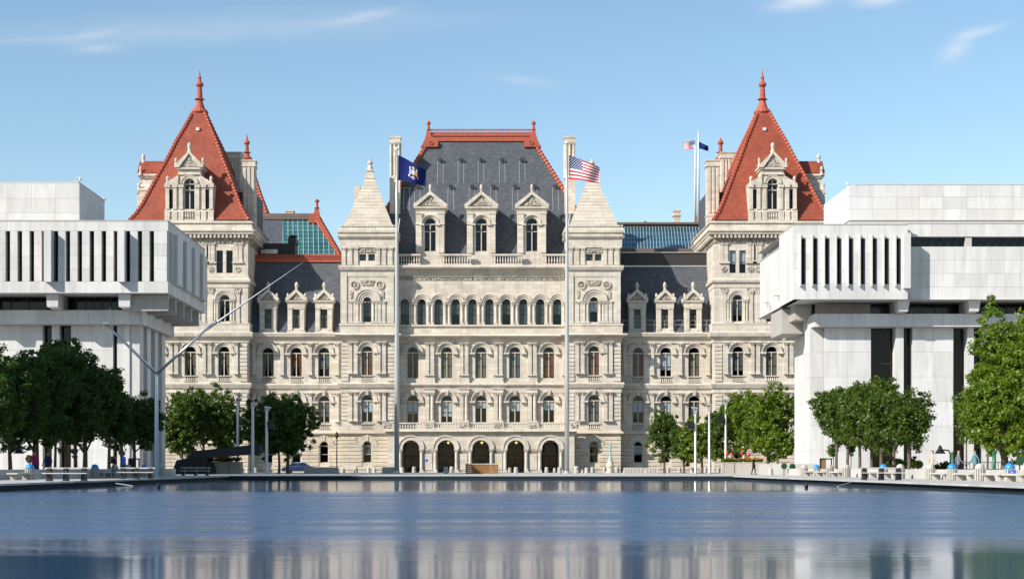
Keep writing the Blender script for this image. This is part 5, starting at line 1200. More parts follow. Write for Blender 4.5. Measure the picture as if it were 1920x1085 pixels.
# ------------------------------------------------------------------ trees and shrubs
def leaf_mesh(centres, radii, n_per, size, mat, rnd, flat=0.75):
    """many small leaf faces gathered in clumps"""
    c = np.repeat(centres, n_per, axis=0); r = np.repeat(radii, n_per)
    n = len(c)
    d = rnd.normal(size=(n, 3)); d /= np.linalg.norm(d, axis=1)[:, None]
    p = c + d * (r * rnd.random(n) ** 0.5)[:, None] * np.array([1, 1, flat])
    nrm = d * 0.6 + rnd.normal(size=(n, 3)) * 0.55 + np.array([0, 0, 0.35]); nrm /= np.linalg.norm(nrm, axis=1)[:, None]
    a = np.cross(nrm, rnd.normal(size=(n, 3))); a /= np.linalg.norm(a, axis=1)[:, None]; b = np.cross(nrm, a)
    s = (size * (0.5 + 1.0 * rnd.random(n)))[:, None]
    droop = nrm * s * 0.22
    v = np.stack([p - a * s * 0.62, p + b * s * 0.42 - droop, p + a * s * 0.62, p - b * s * 0.42 - droop], axis=1).reshape(-1, 3)
    me = bpy.data.meshes.new('crown'); me.vertices.add(4 * n); me.vertices.foreach_set('co', v.astype(np.float32).ravel())
    me.loops.add(4 * n); me.loops.foreach_set('vertex_index', np.arange(4 * n, dtype=np.int32))
    me.polygons.add(n); me.polygons.foreach_set('loop_start', np.arange(0, 4 * n, 4, dtype=np.int32)); me.polygons.foreach_set('loop_total', np.full(n, 4, dtype=np.int32))
    me.materials.append(M[mat]); me.update(calc_edges=True); me.validate(); return me

def tree(loc, trunk_h, blobs, label, seed, mat='leaf', clumps=230, n_per=52, leaf=0.19, trunk_r=0.14, group='trees on the plaza', name='plaza_tree', clump_r=0.54, boxy=0.9, lean=(0, 0), base_z=None):
    """blobs: (x, y, z, rx, ry, rz) ellipsoids of crown, local to the base"""
    rnd = np.random.default_rng(seed); rr = random.Random(seed)
    t = thing(name, label, 'tree', (loc[0], loc[1], GZ if base_z is None else base_z), group)
    vol = np.array([b[3] * b[4] * b[5] for b in blobs]); w = vol ** 0.8 / (vol ** 0.8).sum()
    cs = []
    for b, ww in zip(blobs, w):
        k = max(6, int(clumps * ww)); d = rnd.normal(size=(k, 3)); d /= np.linalg.norm(d, axis=1)[:, None]
        d = np.sign(d) * np.abs(d) ** boxy; d /= (np.abs(d) ** 2.6).sum(1)[:, None] ** (1 / 2.6)
        rad = 0.40 + 0.62 * rnd.random(k) ** 0.7
        lump = 1 + 0.16 * np.sin(5 * d[:, 0] + seed) * np.cos(4 * d[:, 2] + 2 * seed) + 0.10 * rnd.normal(size=k)
        cs.append(np.array(b[:3]) + d * (rad * lump)[:, None] * (np.array(b[3:6]) - clump_r * 0.45))
    cs = np.concatenate(cs); rad = clump_r * (0.35 + 0.75 * rnd.random(len(cs)))
    link('crown', leaf_mesh(cs, rad, n_per, leaf, mat, rnd), t)
    m = MB(); top = max(b[2] for b in blobs)
    x1, y1 = lean
    pts = [(0, 0, -0.05), (x1 * .2 + rr.uniform(-.05, .05), y1 * .2, trunk_h * .4), (x1 * .6, y1 * .6, trunk_h), (x1 + rr.uniform(-.15, .15), y1, top)]
    m.tube(pts, [trunk_r * 1.25, trunk_r, trunk_r * .85, trunk_r * .3], 8)
    for q in range(9):
        c = cs[rr.randrange(len(cs))]; z = trunk_h * rr.uniform(.8, 1.0) + (top - trunk_h) * rr.uniform(0, .5)
        mid = (c[0] * .45 + rr.uniform(-.2, .2), c[1] * .45 + rr.uniform(-.2, .2), (z + c[2]) / 2 + .15)
        m.tube([(x1 * .7, y1 * .7, z), mid, tuple(c)], [trunk_r * .45, trunk_r * .3, .02], 5)
    link('trunk', m.mesh('trunk', 'bark'), t)
    return t

def row_tree(px, Y, py_top, py_bot, wpx, label, seed, mat='leaf', dx=0, **kw):
    """tree whose crown fills py_top..py_bot, wpx wide, at depth Y"""
    k = Y / F; zt, zb = Z(py_top, Y) - GZ, Z(py_bot, Y) - GZ; hw = wpx * k / 2 * 1.08; zc = (zt + zb) / 2; hz = (zt - zb) / 2
    rr = random.Random(seed); cx = dx * k
    kw['clumps'] = int(kw.get('clumps', 230) * 1.45)
    blobs = [(cx, 0, zc, hw * .97, hw * .97, hz * .98)]
    for q in range(5):
        a = rr.uniform(0, 2 * pi); blobs.append((cx + cos(a) * hw * .5, sin(a) * hw * .5, zc + rr.uniform(-.45, .5) * hz, hw * .6, hw * .6, hz * .55))
    return tree((X(px, Y), Y), zb * 1.02, blobs, label, seed, mat, **kw)

GL = 'clipped trees along the left deck'; GR = 'clipped trees along the right deck'; GM = 'young trees on the far terrace'
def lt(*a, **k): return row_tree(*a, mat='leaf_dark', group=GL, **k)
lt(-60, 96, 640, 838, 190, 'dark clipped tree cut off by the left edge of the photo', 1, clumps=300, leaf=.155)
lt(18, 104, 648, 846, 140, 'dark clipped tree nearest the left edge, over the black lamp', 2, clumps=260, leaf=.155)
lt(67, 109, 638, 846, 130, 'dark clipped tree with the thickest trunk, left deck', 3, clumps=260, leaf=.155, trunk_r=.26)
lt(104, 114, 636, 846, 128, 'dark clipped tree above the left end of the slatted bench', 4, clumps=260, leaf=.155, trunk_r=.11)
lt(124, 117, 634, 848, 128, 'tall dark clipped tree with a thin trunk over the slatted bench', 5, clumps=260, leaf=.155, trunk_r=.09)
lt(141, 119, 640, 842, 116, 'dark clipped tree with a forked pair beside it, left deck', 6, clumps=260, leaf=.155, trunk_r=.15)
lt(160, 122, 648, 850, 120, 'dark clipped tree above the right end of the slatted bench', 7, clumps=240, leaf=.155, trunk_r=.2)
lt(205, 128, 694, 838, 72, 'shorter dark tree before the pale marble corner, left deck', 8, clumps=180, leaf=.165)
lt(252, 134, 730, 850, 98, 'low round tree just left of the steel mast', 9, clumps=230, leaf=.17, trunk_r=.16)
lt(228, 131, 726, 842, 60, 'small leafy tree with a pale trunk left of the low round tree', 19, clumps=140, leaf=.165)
row_tree(342, 180, 738, 858, 84, 'small green tree between the steel mast and the black sculpture', 10, mat='leaf', group=GM, clumps=230)
row_tree(382, 183, 718, 852, 118, 'broad green tree rising above the black angular sculpture', 11, mat='leaf', group=GM, clumps=400)
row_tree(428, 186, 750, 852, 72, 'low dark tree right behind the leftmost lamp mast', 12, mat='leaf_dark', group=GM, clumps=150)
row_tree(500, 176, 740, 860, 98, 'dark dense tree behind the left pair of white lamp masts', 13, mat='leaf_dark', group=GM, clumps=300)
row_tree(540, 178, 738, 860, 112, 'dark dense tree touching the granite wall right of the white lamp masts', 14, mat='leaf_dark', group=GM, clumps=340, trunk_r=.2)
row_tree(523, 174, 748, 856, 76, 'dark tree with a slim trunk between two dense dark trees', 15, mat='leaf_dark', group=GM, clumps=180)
# right hand side
row_tree(1246, 182, 757, 866, 62, 'loose young tree nearest the granite wall, right terrace', 21, mat='leaf', group=GM, clumps=120, clump_r=.5)
row_tree(1282, 180, 785, 870, 60, 'dark leafy tree low between the young tree and the lamp masts', 22, mat='leaf', group=GM, clumps=150)
row_tree(1316, 178, 772, 868, 76, 'green tree directly behind the left two grey lamp masts', 23, mat='leaf_bright', group=GM, clumps=200)
row_tree(1362, 176, 752, 868, 84, 'green tree directly behind the tallest grey lamp mast', 24, mat='leaf', group=GM, clumps=230)
row_tree(1398, 172, 730, 858, 70, 'green tree behind the flower box on the right terrace', 25, mat='leaf_bright', group=GM, clumps=190)
row_tree(1440, 168, 716, 860, 100, 'tall bright green tree beside the right marble corner', 26, mat='leaf_bright', group=GM, clumps=290, trunk_r=.17)
row_tree(1458, 164, 800, 862, 62, 'small bright tree in front of the right marble corner', 27, mat='leaf_bright', group=GM, clumps=120)
tr_ = [(1569, 137, 716, 838, 84, 'leftmost clipped tree of the right deck row, slim trunk', 31, 'leaf'), (1590, 134, 722, 832, 84, 'second clipped tree of the right deck row', 32, 'leaf'), (1612, 129, 714, 842, 92, 'third clipped tree of the right deck row', 33, 'leaf'), (1634, 126, 712, 848, 96, 'fourth clipped tree of the right deck row', 34, 'leaf'),
       (1652, 123, 708, 852, 96, 'fifth and tallest clipped tree of the right deck row', 35, 'leaf'), (1676, 119, 728, 850, 120, 'rightmost clipped tree of the right deck row, over the bushes', 36, 'leaf'), (1704, 117, 752, 836, 70, 'low leafy tree at the right end of the right deck row', 37, 'leaf')]
for a in tr_: row_tree(*a[:7], mat=a[7], group=GR, clumps=190, leaf=.165, trunk_r=.13)
row_tree(1563, 141, 815, 862, 26, 'sapling with a few leaves left of the deck row', 38, mat='leaf', group=GR, clumps=14, n_per=22, clump_r=.35, trunk_r=.04, leaf=.155)
row_tree(1596, 139, 818, 858, 20, 'thin sapling with small leaves between two slim trunks', 39, mat='leaf', group=GR, clumps=14, n_per=22, clump_r=.35, trunk_r=.04, leaf=.155)
row_tree(1812, 112, 722, 828, 44, 'slender tree before the dark window strip, right of the row', 40, mat='leaf', group=GR, clumps=110, leaf=.155, trunk_r=.06)
row_tree(1852, 104, 700, 850, 80, 'bright green tree with a thin leaning trunk, right side', 41, mat='leaf_bright', group=GR, clumps=240, leaf=.155, trunk_r=.08)
row_tree(1885, 100, 570, 770, 118, 'tallest bright green tree at the right edge', 42, mat='leaf_bright', group=GR, clumps=330, leaf=.15, trunk_r=.16)
row_tree(1882, 99, 690, 868, 132, 'bright green tree under the tallest one, right edge', 43, mat='leaf_bright', group=GR, clumps=330, leaf=.15, trunk_r=.2)
row_tree(1935, 96, 640, 866, 120, 'bright green tree cut off by the right edge of the photo', 44, mat='leaf_bright', group=GR, clumps=300, leaf=.15, trunk_r=.15)
# weeping shrubs and bushes on the right deck
def shrub(px, Y, py_top, py_bot, wpx, label, seed, mat='leaf', name='shrub'):
    k = Y / F; zt, zb = Z(py_top, Y) - GZ, Z(py_bot, Y) - GZ; hw = wpx * k / 2
    t = thing(name, label, 'shrub', (X(px, Y), Y, GZ), 'rounded shrubs in the right planter'); rnd = np.random.default_rng(seed)
    n = 90; d = rnd.normal(size=(n, 3)); d /= np.linalg.norm(d, axis=1)[:, None]; d[:, 2] = np.abs(d[:, 2]) * 2 - 1
    cs = np.array([0, 0, zb]) + d * np.array([hw * .88, hw * .88, 0]) ; cs[:, 2] = zb + (zt - zb) * np.clip(.1 + .8 * np.sqrt(np.clip(1 - (cs[:, 0] ** 2 + cs[:, 1] ** 2) / hw ** 2, 0, 1)) * rnd.uniform(.35, 1.0, n), 0, .95)
    link('crown', leaf_mesh(cs, np.full(n, .2), 30, .11, mat, rnd), t)
    m = MB(); m.tube([(0, 0, -.05), (.02, 0, (zb + zt) / 2)], [.07, .04], 6)
    for q in range(6): m.tube([(0, 0, (zb + zt) * .4), (cos(q) * hw * .6, sin(q) * hw * .6, (zb + zt) * .5)], [.03, .01], 5)
    link('trunk', m.mesh('trunk', 'bark'), t)
shrub(1679, 124, 856, 876, 32, 'rounded weeping shrub left of the second one, right planter', 51)
shrub(1712, 120, 854, 882, 34, 'rounded weeping shrub beside the white marble wall, right planter', 52)
shrub(1770, 122, 864, 884, 40, 'low dark bush under the black hooded lamp, right planter', 53, 'leaf_dark')
# ------------------------------------------------------------------ poles, flags, masts
def deckY(py): return (H - GZ) * F / (py - CY)

def flagpole(px, Y, top, label, r=0.27):
    t = thing('flagpole', label, 'flagpole', (X(px, Y), Y, GZ), 'tall flagpoles at the end of the pool'); h = Z(top, Y) - GZ
    link('pole', MB().lathe(0, 0, [(r, 0.12), (r * .98, h * .3), (r * .6, h * .8), (r * .38, h)], 16).mesh('pole', 'metal_grey', True), t)
    link('base_plate', MB().lathe(0, 0, [(r * 2.2, 0), (r * 2.2, .06), (r * 1.3, .1), (r * 1.2, .3)], 16).mesh('base_plate', 'metal_grey'), t)
    link('truck_ball', MB().lathe(0, 0, [(.06, h), (.2, h + .1), (.22, h + .22), (.12, h + .38), (.02, h + .42)], 12).mesh('truck_ball', 'metal_white', True), t)
    m = MB(); m.tube([(r * .6, -.12, h * .75), (r * .9, -.2, h * .77), (r * 1.3, -.1, h * .79)], .05, 6); link('halyard', m.mesh('halyard', 'metal_white'), t)
    return t
FPY = 178.0
flagpole(744, FPY, 283, 'tall grey flagpole flying the dark blue flag'); flagpole(1063, FPY, 271, 'tall grey flagpole flying the striped flag', .26)

def flag_mesh(w, h, sag, waves, amp, name, mat, nx=36, nz=18, ph=0.0, dirx=1, thick=0.02):
    """waving cloth, hoist at x = 0; two skins so the cloth has thickness, UV from the hoist"""
    me = bpy.data.meshes.new(name); v, f, uv = [], [], []
    def P(i, j, o):
        u, q = i / nx, j / nz
        x = dirx * w * u * (1 - .10 * u); y = amp * sin(waves * 2 * pi * u + q * 1.3 + ph) * (.25 + .75 * u) * (u > 0) + o
        z = -h * q * (1 - .36 * u) - sag * u ** 1.1 + .09 * sin(waves * 2 * pi * u + .8 + ph) * u
        return (x, y, z)
    for o in (0, thick):
        for j in range(nz + 1):
            for i in range(nx + 1): v.append(P(i, j, o)); uv.append((i / nx, 1 - j / nz))
    n1 = (nx + 1) * (nz + 1)
    for o in (0, n1):
        for j in range(nz):
            for i in range(nx):
                a = o + j * (nx + 1) + i; q = (a, a + 1, a + nx + 2, a + nx + 1); f.append(q if o == 0 else q[::-1])
    rim_ = [j * (nx + 1) + i for (i, j) in [(i, 0) for i in range(nx + 1)] + [(nx, j) for j in range(1, nz + 1)] + [(i, nz) for i in range(nx - 1, -1, -1)] + [(0, j) for j in range(nz - 1, 0, -1)]]
    for a, b in zip(rim_, rim_[1:] + rim_[:1]): f.append((a, b, b + n1, a + n1))
    me.from_pydata(v, [], f); l = me.uv_layers.new(name='UVMap')
    for p in me.polygons:
        for li in p.loop_indices: l.data[li].uv = uv[me.loops[li].vertex_index]
    me.polygons.foreach_set('use_smooth', [True] * len(me.polygons)); me.materials.append(mat); me.update(); return me, P

def stripes_mat():
    t = NT('striped_flag_cloth'); tc = t.new('ShaderNodeTexCoord'); sx = t.new('ShaderNodeSeparateXYZ'); t.link(tc.outputs['UV'], sx.inputs[0])
    def M2(op, a, b):
        n = t.new('ShaderNodeMath', operation=op)
        for i, q in enumerate((a, b)):
            if isinstance(q, (int, float)): n.inputs[i].default_value = q
            else: t.link(q, n.inputs[i])
        return n.outputs[0]
    u, v = sx.outputs[0], sx.outputs[1]
    st = M2('MODULO', M2('FLOOR', M2('MULTIPLY', v, 13), 0), 2)          # 13 stripes, red at both edges
    stripe = t.mix(st, (0.52, 0.02, 0.045), (0.78, 0.76, 0.74))
    canton = M2('MULTIPLY', M2('LESS_THAN', u, .4), M2('GREATER_THAN', v, 6 / 13))
    # rows of stars: dots on a staggered grid
    cu = M2('MULTIPLY', u, 11 / .4); cv = M2('MULTIPLY', M2('SUBTRACT', v, 6 / 13), 9 / (7 / 13))
    fu = M2('SUBTRACT', M2('FRACT', cu, 0), .5); fv = M2('SUBTRACT', M2('FRACT', cv, 0), .5)
    d = M2('SQRT', M2('ADD', M2('MULTIPLY', fu, fu), M2('MULTIPLY', fv, fv)), 0)
    odd = M2('LESS_THAN', M2('MODULO', M2('ADD', M2('FLOOR', cu, 0), M2('FLOOR', cv, 0)), 2), .5)
    star = M2('MULTIPLY', M2('LESS_THAN', d, .36), odd)
    blue = t.mix(star, (0.016, 0.028, 0.13), (0.78, 0.76, 0.74))
    c = t.mix(canton, stripe, blue); return t.fin(c, .8, None, .1)
M['stripes'] = stripes_mat(); M['flag_blue'] = plain('blue_flag_cloth', (0.010, 0.018, 0.105), .8, .15, .1)
M['emb_white'] = plain('emblem_white', (.72, .70, .66), .8, .1, .1); M['emb_gold'] = plain('emblem_gold', (.62, .34, .10), .8, .2, .1); M['emb_lilac'] = plain('emblem_blue_robe', (.34, .32, .58), .8, .15, .1); M['emb_red'] = plain('emblem_red_robe', (.42, .12, .16), .8, .15, .1); M['emb_sky'] = plain('emblem_sky', (.30, .44, .62), .8, .1, .1)

me, P = flag_mesh(58 * FPY / F, 47 * FPY / F, 1.75, 1.15, .34, 'flag', M['flag_blue'])
o = tag(link('flag', me), 'dark blue flag with a pale central emblem on the left pole', 'flag', 'flags at the end of the pool'); o.location = (X(746.5, FPY), FPY - .05, Z(291, FPY))
def emblem(poly, mat, name, off=.012):
    """print-thin patch of cloth following the flag on both sides; poly in flag units (u, q)"""
    for s, oo in ((-1, -off), (1, .02 + off)):
        m = MB(); cx = sum(p[0] for p in poly) / len(poly); cz = sum(p[1] for p in poly) / len(poly)
        n = len(poly)
        def Q(u, q): return P(u * 36, q * 18, oo)
        for k in range(n):
            a, b = poly[k], poly[(k + 1) % n]
            m.poly([Q(cx, cz), Q(*a), Q(*b)])
        link(name, m.mesh(name, mat), o)
def ell(cx, cz, ru, rq, n=16): return [(cx + ru * cos(2 * pi * k / n), cz + rq * sin(2 * pi * k / n)) for k in range(n)]
E = .52
emblem(ell(E, .47, .075, .155), 'emb_gold', 'shield'); emblem(ell(E, .445, .06, .11), 'emb_sky', 'shield_sky', .02); emblem([(E - .045, .52), (E + .045, .52), (E + .03, .585), (E, .605), (E - .03, .585)], 'emb_gold', 'shield_ground', .026)
emblem(ell(E, .475, .022, .03, 10), 'emb_white', 'shield_sun', .03)
emblem([(E - .15, .32), (E - .11, .30), (E - .085, .36), (E - .08, .62), (E - .155, .63), (E - .14, .42)], 'emb_lilac', 'left_figure'); emblem([(E + .15, .32), (E + .11, .30), (E + .085, .36), (E + .08, .62), (E + .155, .63), (E + .14, .42)], 'emb_gold', 'right_figure')
emblem(ell(E - .12, .285, .02, .035, 10), 'emb_white', 'left_head'); emblem(ell(E + .12, .285, .02, .035, 10), 'emb_white', 'right_head')
emblem([(E - .07, .25), (E - .02, .21), (E, .17), (E + .02, .21), (E + .07, .25), (E + .03, .29), (E, .315), (E - .03, .29)], 'emb_gold', 'eagle'); emblem(ell(E, .275, .026, .04, 10), 'emb_sky', 'globe', .02)
emblem([(E - .18, .64), (E - .06, .68), (E + .06, .68), (E + .18, .64), (E + .17, .72), (E + .05, .76), (E - .05, .76), (E - .17, .72)], 'emb_white', 'ribbon'); emblem([(E - .05, .78), (E + .05, .78), (E + .03, .83), (E - .03, .83)], 'emb_red', 'ribbon_tail')

me, P2 = flag_mesh(64 * FPY / F, 45 * FPY / F, 1.45, 1.0, .36, 'flag', M['stripes'], ph=.8)
o = tag(link('flag', me), 'red and white striped flag with starred blue corner on the right pole', 'flag', 'flags at the end of the pool'); o.location = (X(1067, FPY), FPY - .05, Z(291, FPY))
# roof flagpoles on the capitol
for px, top, lab in ((1303.5, 262, 'thin white roof flagpole left of its twin, striped flag'), (1309.5, 248, 'taller thin white roof flagpole, small blue flag')):
    Y = 246.0; t = thing('roof_flagpole', lab, 'flagpole', (X(px, Y), Y, Z(421, Y)), 'roof flagpoles'); h = Z(top, Y) - Z(421, Y)
    link('pole', MB().lathe(0, 0, [(.2, 0), (.17, h * .6), (.08, h)], 10).mesh('pole', 'metal_white', True), t); link('truck_ball', MB().lathe(0, 0, [(.04, h), (.14, h + .12), (.03, h + .26)], 8).mesh('truck_ball', 'metal_white'), t)
me, _ = flag_mesh(24 * 246 / F, 17 * 246 / F, .5, 1.0, .3, 'flag', M['stripes'], 20, 12, .3, -1); o = tag(link('flag', me), 'small striped flag blowing left above the capitol roof', 'flag', 'roof flags'); o.location = (X(1303.2, 246), 245.9, Z(264, 246)); o.location.z = Z(263, 246)
me, _ = flag_mesh(20 * 246 / F, 13 * 246 / F, .8, 1.0, .25, 'flag', M['flag_blue'], 20, 12, .9, 1); o = tag(link('flag', me), 'small plain blue flag blowing right above the capitol roof', 'flag', 'roof flags'); o.location = (X(1310.5, 246), 245.9, Z(266, 246))

# lamp masts with box floodlights
def lamp_mast(px, Y, top, base_py, label, white, speaker=None, tilt=1):
    bz = GZ if base_py is None else Z(base_py, Y); h = Z(top, Y) - bz
    t = thing('lamp_mast', label, 'lamp post', (X(px, Y), Y, bz), 'floodlight masts on the terrace'); mt = 'metal_white' if white else 'metal_grey'
    r = .17 if white else .15
    link('mast', MB().lathe(0, 0, [(r * 1.3, 0), (r * 1.3, .15), (r, .2), (r * .8, h - .9), (r * .65, h - .75)], 14).mesh('mast', mt, True), t)
    m = MB(); q = .62; w = .2 * tilt
    def R(x0, x1, d, z0, z1): return [(x0 * q, -d * q, h + z0 * q), (x1 * q, -d * q, h + z1 * q), (x1 * q, d * q, h + z1 * q), (x0 * q, d * q, h + z0 * q)]
    m.grid_faces([R(-.2, .2, .24, -1.25, -1.25), R(-.24, .24, .28, -.75, -.75), R(-.5 + w, .5 + w, .4, -.12, -.3), R(-.46 + w, .55 + w, .38, 0, -.16)])
    hd = link('floodlight', m.mesh('floodlight', mt), t)
    m = MB(); m.poly([(-.2 * q, -.3 * q, h - .66 * q), (.22 * q, -.3 * q, h - .66 * q), ((.42 + w) * q, -.4 * q, h - .34 * q), ((-.42 + w) * q, -.4 * q, h - .2 * q)]); link('lens', m.mesh('lens', 'glass'), hd)
    if speaker:
        dx, py = speaker; z = Z(py, Y) - bz; m = MB(); m.grid_faces([[(dx - .3, -.28, z - .38), (dx + .3, -.28, z - .5), (dx + .3, .28, z - .5), (dx - .3, .28, z - .38)], [(dx - .38, -.3, z + .42), (dx + .22, -.3, z + .32), (dx + .22, .3, z + .32), (dx - .38, .3, z + .42)]]); sp_ = link('loudspeaker', m.mesh('loudspeaker', 'black'), t)
        m = MB(); m.tube([(0, 0, z), (dx * .6, 0, z)], .04, 6); link('bracket', m.mesh('bracket', mt), sp_)
lamp_mast(446, 172, 745, 862, 'grey lamp mast rising from the planter, leftmost of the left three', False, None, 1)
lamp_mast(474, 166, 754, None, 'white lamp mast in the middle of the left three', True, None, 1)
lamp_mast(500, 166, 761, None, 'white lamp mast with a loudspeaker, rightmost of the left three', True, (.5, 797), 1)
lamp_mast(1304, 166, 762, None, 'grey lamp mast with a loudspeaker, leftmost of the right three', False, (-.5, 796), -1)
lamp_mast(1330, 166, 756, None, 'grey lamp mast in the middle of the right three', False, None, -1)
lamp_mast(1361, 172, 747, 862, 'grey lamp mast rising from the flower box, rightmost of the right three', False, (-.55, 785), -1)

# forked steel mast with two slender swinging arms
Y = 109.0; t = thing('forked_mast', 'tall forked steel mast with long slender arms on the left deck edge', 'sculpture', (X(293, Y), Y, GZ))
def lp(px, py, y=Y): return (X(px, y) - X(293, Y), y - Y, Z(py, y) - GZ)
link('post', MB().lathe(0, 0, [(.21, 0), (.21, .06), (.155, .08), (.13, lp(0, 706)[2]), (.1, lp(0, 698)[2])], 14).mesh('post', 'steel', True), t)
link('fork_arm', MB().tube([lp(293.5, 700), lp(197, 606)], [.11, .075], 10).mesh('fork_arm', 'steel', True), t); link('fork_arm', MB().tube([lp(294, 700), lp(402, 604)], [.11, .075], 10).mesh('fork_arm', 'steel', True), t)
def needle(a, b, ra, rb):
    m = MB(); m.grid_faces([[(p[0], p[1], p[2] - r), (p[0], p[1] + .06, p[2]), (p[0], p[1], p[2] + r), (p[0], p[1] - .06, p[2])] for p, r in ((a, ra), (b, rb))]); return m.mesh('swing_arm', 'steel')
link('swing_arm', needle(lp(384, 620), lp(569, 491), .10, .02), t, label='long pale arm pointing up to the right'); link('swing_arm', needle(lp(191, 620, 106), lp(207, 577, 117), .15, .03), t, label='foreshortened arm at the left tip')
for a in (lp(402, 604), lp(197, 606)): m = MB(); m.lathe(a[0], a[1], [(.05, a[2] - .16), (.15, a[2] - .1), (.15, a[2] + .1), (.05, a[2] + .16)], 10); link('pivot', m.mesh('pivot', 'steel'), t)

# black angular steel sculpture
Y = 168.0; t = thing('angular_sculpture', 'black angular steel sculpture with a long low beam beside the planter', 'sculpture', (X(355, Y), Y, GZ))
b = base_of(t)
def bp(px, py): return (X(px, Y) - b[0], Z(py, Y) - b[2])
m = MB(); m.xz([bp(324, 888), bp(334, 862), bp(356, 858.5), bp(391, 858), bp(391.5, 888)], -.9, 1.6); link('leg', m.mesh('leg', 'steel_black'), t)
m = MB(); m.xz([bp(354, 859.5), bp(368, 845), bp(490, 832), bp(492, 849), bp(393, 858.6)], -1.2, 1.1); link('beam', m.mesh('beam', 'steel_black'), t)
m = MB(); m.xz([bp(391.6, 888), bp(391.2, 862), bp(399, 868), bp(404, 888)], -.5, 1.1); link('buttress', m.mesh('buttress', 'steel_black'), t)

# ------------------------------------------------------------------ planters with flowers
def flower_box(px0, px1, Y, top, label, splits, seed, canna=()):
    x0, x1 = X(px0, Y), X(px1, Y); zt = Z(top, Y) - GZ; t = thing('flower_box', label, 'planter', ((x0 + x1) / 2, Y, GZ)); w = x1 - x0; d = 2.2
    cuts = [-w / 2] + [X(p, Y) - (x0 + x1) / 2 for p in splits] + [w / 2]
    for a, c in zip(cuts, cuts[1:]): link('box_side', MB().stack(a + .03, c - .03, -d / 2, d / 2, [(0, 0), (0, zt - .12), (.03, zt - .1), (.03, zt)]).mesh('box_side', 'precast'), t)
    rnd = np.random.default_rng(seed); n = int(w * 22); cs = np.stack([rnd.uniform(-w / 2, w / 2, n), rnd.uniform(-d / 2, d / 2, n), zt + .08 + .25 * rnd.random(n)], 1)
    link('leaves', leaf_mesh(cs, np.full(n, .18), 16, .13, 'leaf', rnd), t, kind='stuff'); cs[:, 2] += .14; link('flowers', leaf_mesh(cs, np.full(n, .14), 8, .1, 'flower', rnd), t, kind='stuff')
    for px, hgt in canna:
        x = X(px, Y) - (x0 + x1) / 2; m = MB(); m.tube([(x, 0, zt), (x + .05, 0, zt + hgt)], [.05, .03], 5)
        for q in range(4): m.grid_faces([[(x, 0, zt + .2 * q), (x + .04, .02, zt + .2 * q)], [(x + .3 * cos(q * 2), .3 * sin(q * 2), zt + .25 * q + .3), (x + .3 * cos(q * 2) + .1, .3 * sin(q * 2) + .05, zt + .25 * q + .25)]], False, False, False)
        s = link('tall_stem', m.mesh('tall_stem', 'leaf'), t); m = MB(); m.lathe(x + .05, 0, [(.03, zt + hgt - .1), (.16, zt + hgt + .1), (.1, zt + hgt + .3), (.02, zt + hgt + .45)], 7); link('red_bloom', m.mesh('red_bloom', 'red'), s)
flower_box(1355, 1428, 168, 866, 'long concrete flower box with yellow and orange flowers', (1374,), 61, ((1362, .75), (1373, .85), (1390, .8), (1403, .6)))
flower_box(393, 453, 170, 865, 'concrete flower box in shade behind the black sculpture', (432,), 62)

# ------------------------------------------------------------------ deck furniture along both sides
def ribbed_can(label, loc, lid, sign=False):
    t = thing('litter_bin', label, 'litter bin', loc, 'ribbed litter bins along the decks')
    def body():
        m = MB(); r = .26; m.lathe(0, 0, [(r * .9, 0), (r * .9, .60)], 16)
        for k in range(14):
            a = 2 * pi * k / 14; c, s = cos(a), sin(a); tx, ty = -s, c; w = .036
            ring = lambda z: [((r - .02) * c + tx * w, (r - .02) * s + ty * w, z), ((r + .03) * c + tx * w, (r + .03) * s + ty * w, z), ((r + .03) * c - tx * w, (r + .03) * s - ty * w, z), ((r - .02) * c - tx * w, (r - .02) * s - ty * w, z)]
            m.grid_faces([ring(0.02), ring(.62)])
        return m.mesh('ribbed_body', 'precast')
    link('ribbed_body', cached('can_body', body), t)
    def dome(mat): return MB().lathe(0, 0, [(.25, .6), (.255, .66), (.24, .75), (.19, .84), (.1, .9), (.02, .92)], 14).mesh('domed_lid', mat, True)
    link('domed_lid', cached(('dome', lid), lambda: dome(lid)), t)
    if sign:
        s = link('recycling_sign', MB().box(-.15, .15, -.325, -.305, .28, .56).mesh('recycling_sign', 'blue_sign'), t); m = MB()
        for k in range(3): m.arch_ring(0, .43, .045, .075, -.332, -.326, 5, k * 2 * pi / 3 + .25, (k + 1) * 2 * pi / 3 - .1)
        link('recycling_mark', m.mesh('recycling_mark', 'metal_white'), s); link('sign_line', MB().box(-.11, .11, -.332, -.326, .31, .335).mesh('sign_line', 'metal_white'), s)
for px, lid, lab, sg in ((1893, 'blue_lid', 'ribbed bin with blue dome and blue sign, right deck', True), (1837, 'precast', 'ribbed bin with grey dome, left of the bin with the blue sign', False), (1785, 'blue_lid', 'ribbed bin with blue dome under the black hooded lamp, right deck', False),
                         (1744, 'precast', 'ribbed bin with grey dome left of the hooded lamp, right deck', False), (1688, 'precast', 'ribbed bin with grey dome at the end of the slatted bench, right deck', False), (1656, 'blue_lid', 'ribbed bin with blue dome behind the slatted bench, right deck', False),
                         (1587, 'precast', 'ribbed bin with grey dome under the right deck trees', False), (1556, 'precast', 'shaded ribbed bin with grey dome beside the notice frame', False), (1531, 'blue_lid', 'ribbed bin with blue dome farthest along the right deck', False), (1508, 'precast', 'pale ribbed bin farthest along the right deck', False)):
    Yb = 26.0 * F / (px - CX); ribbed_can(lab, (26.0, Yb, GZ), lid, sg)
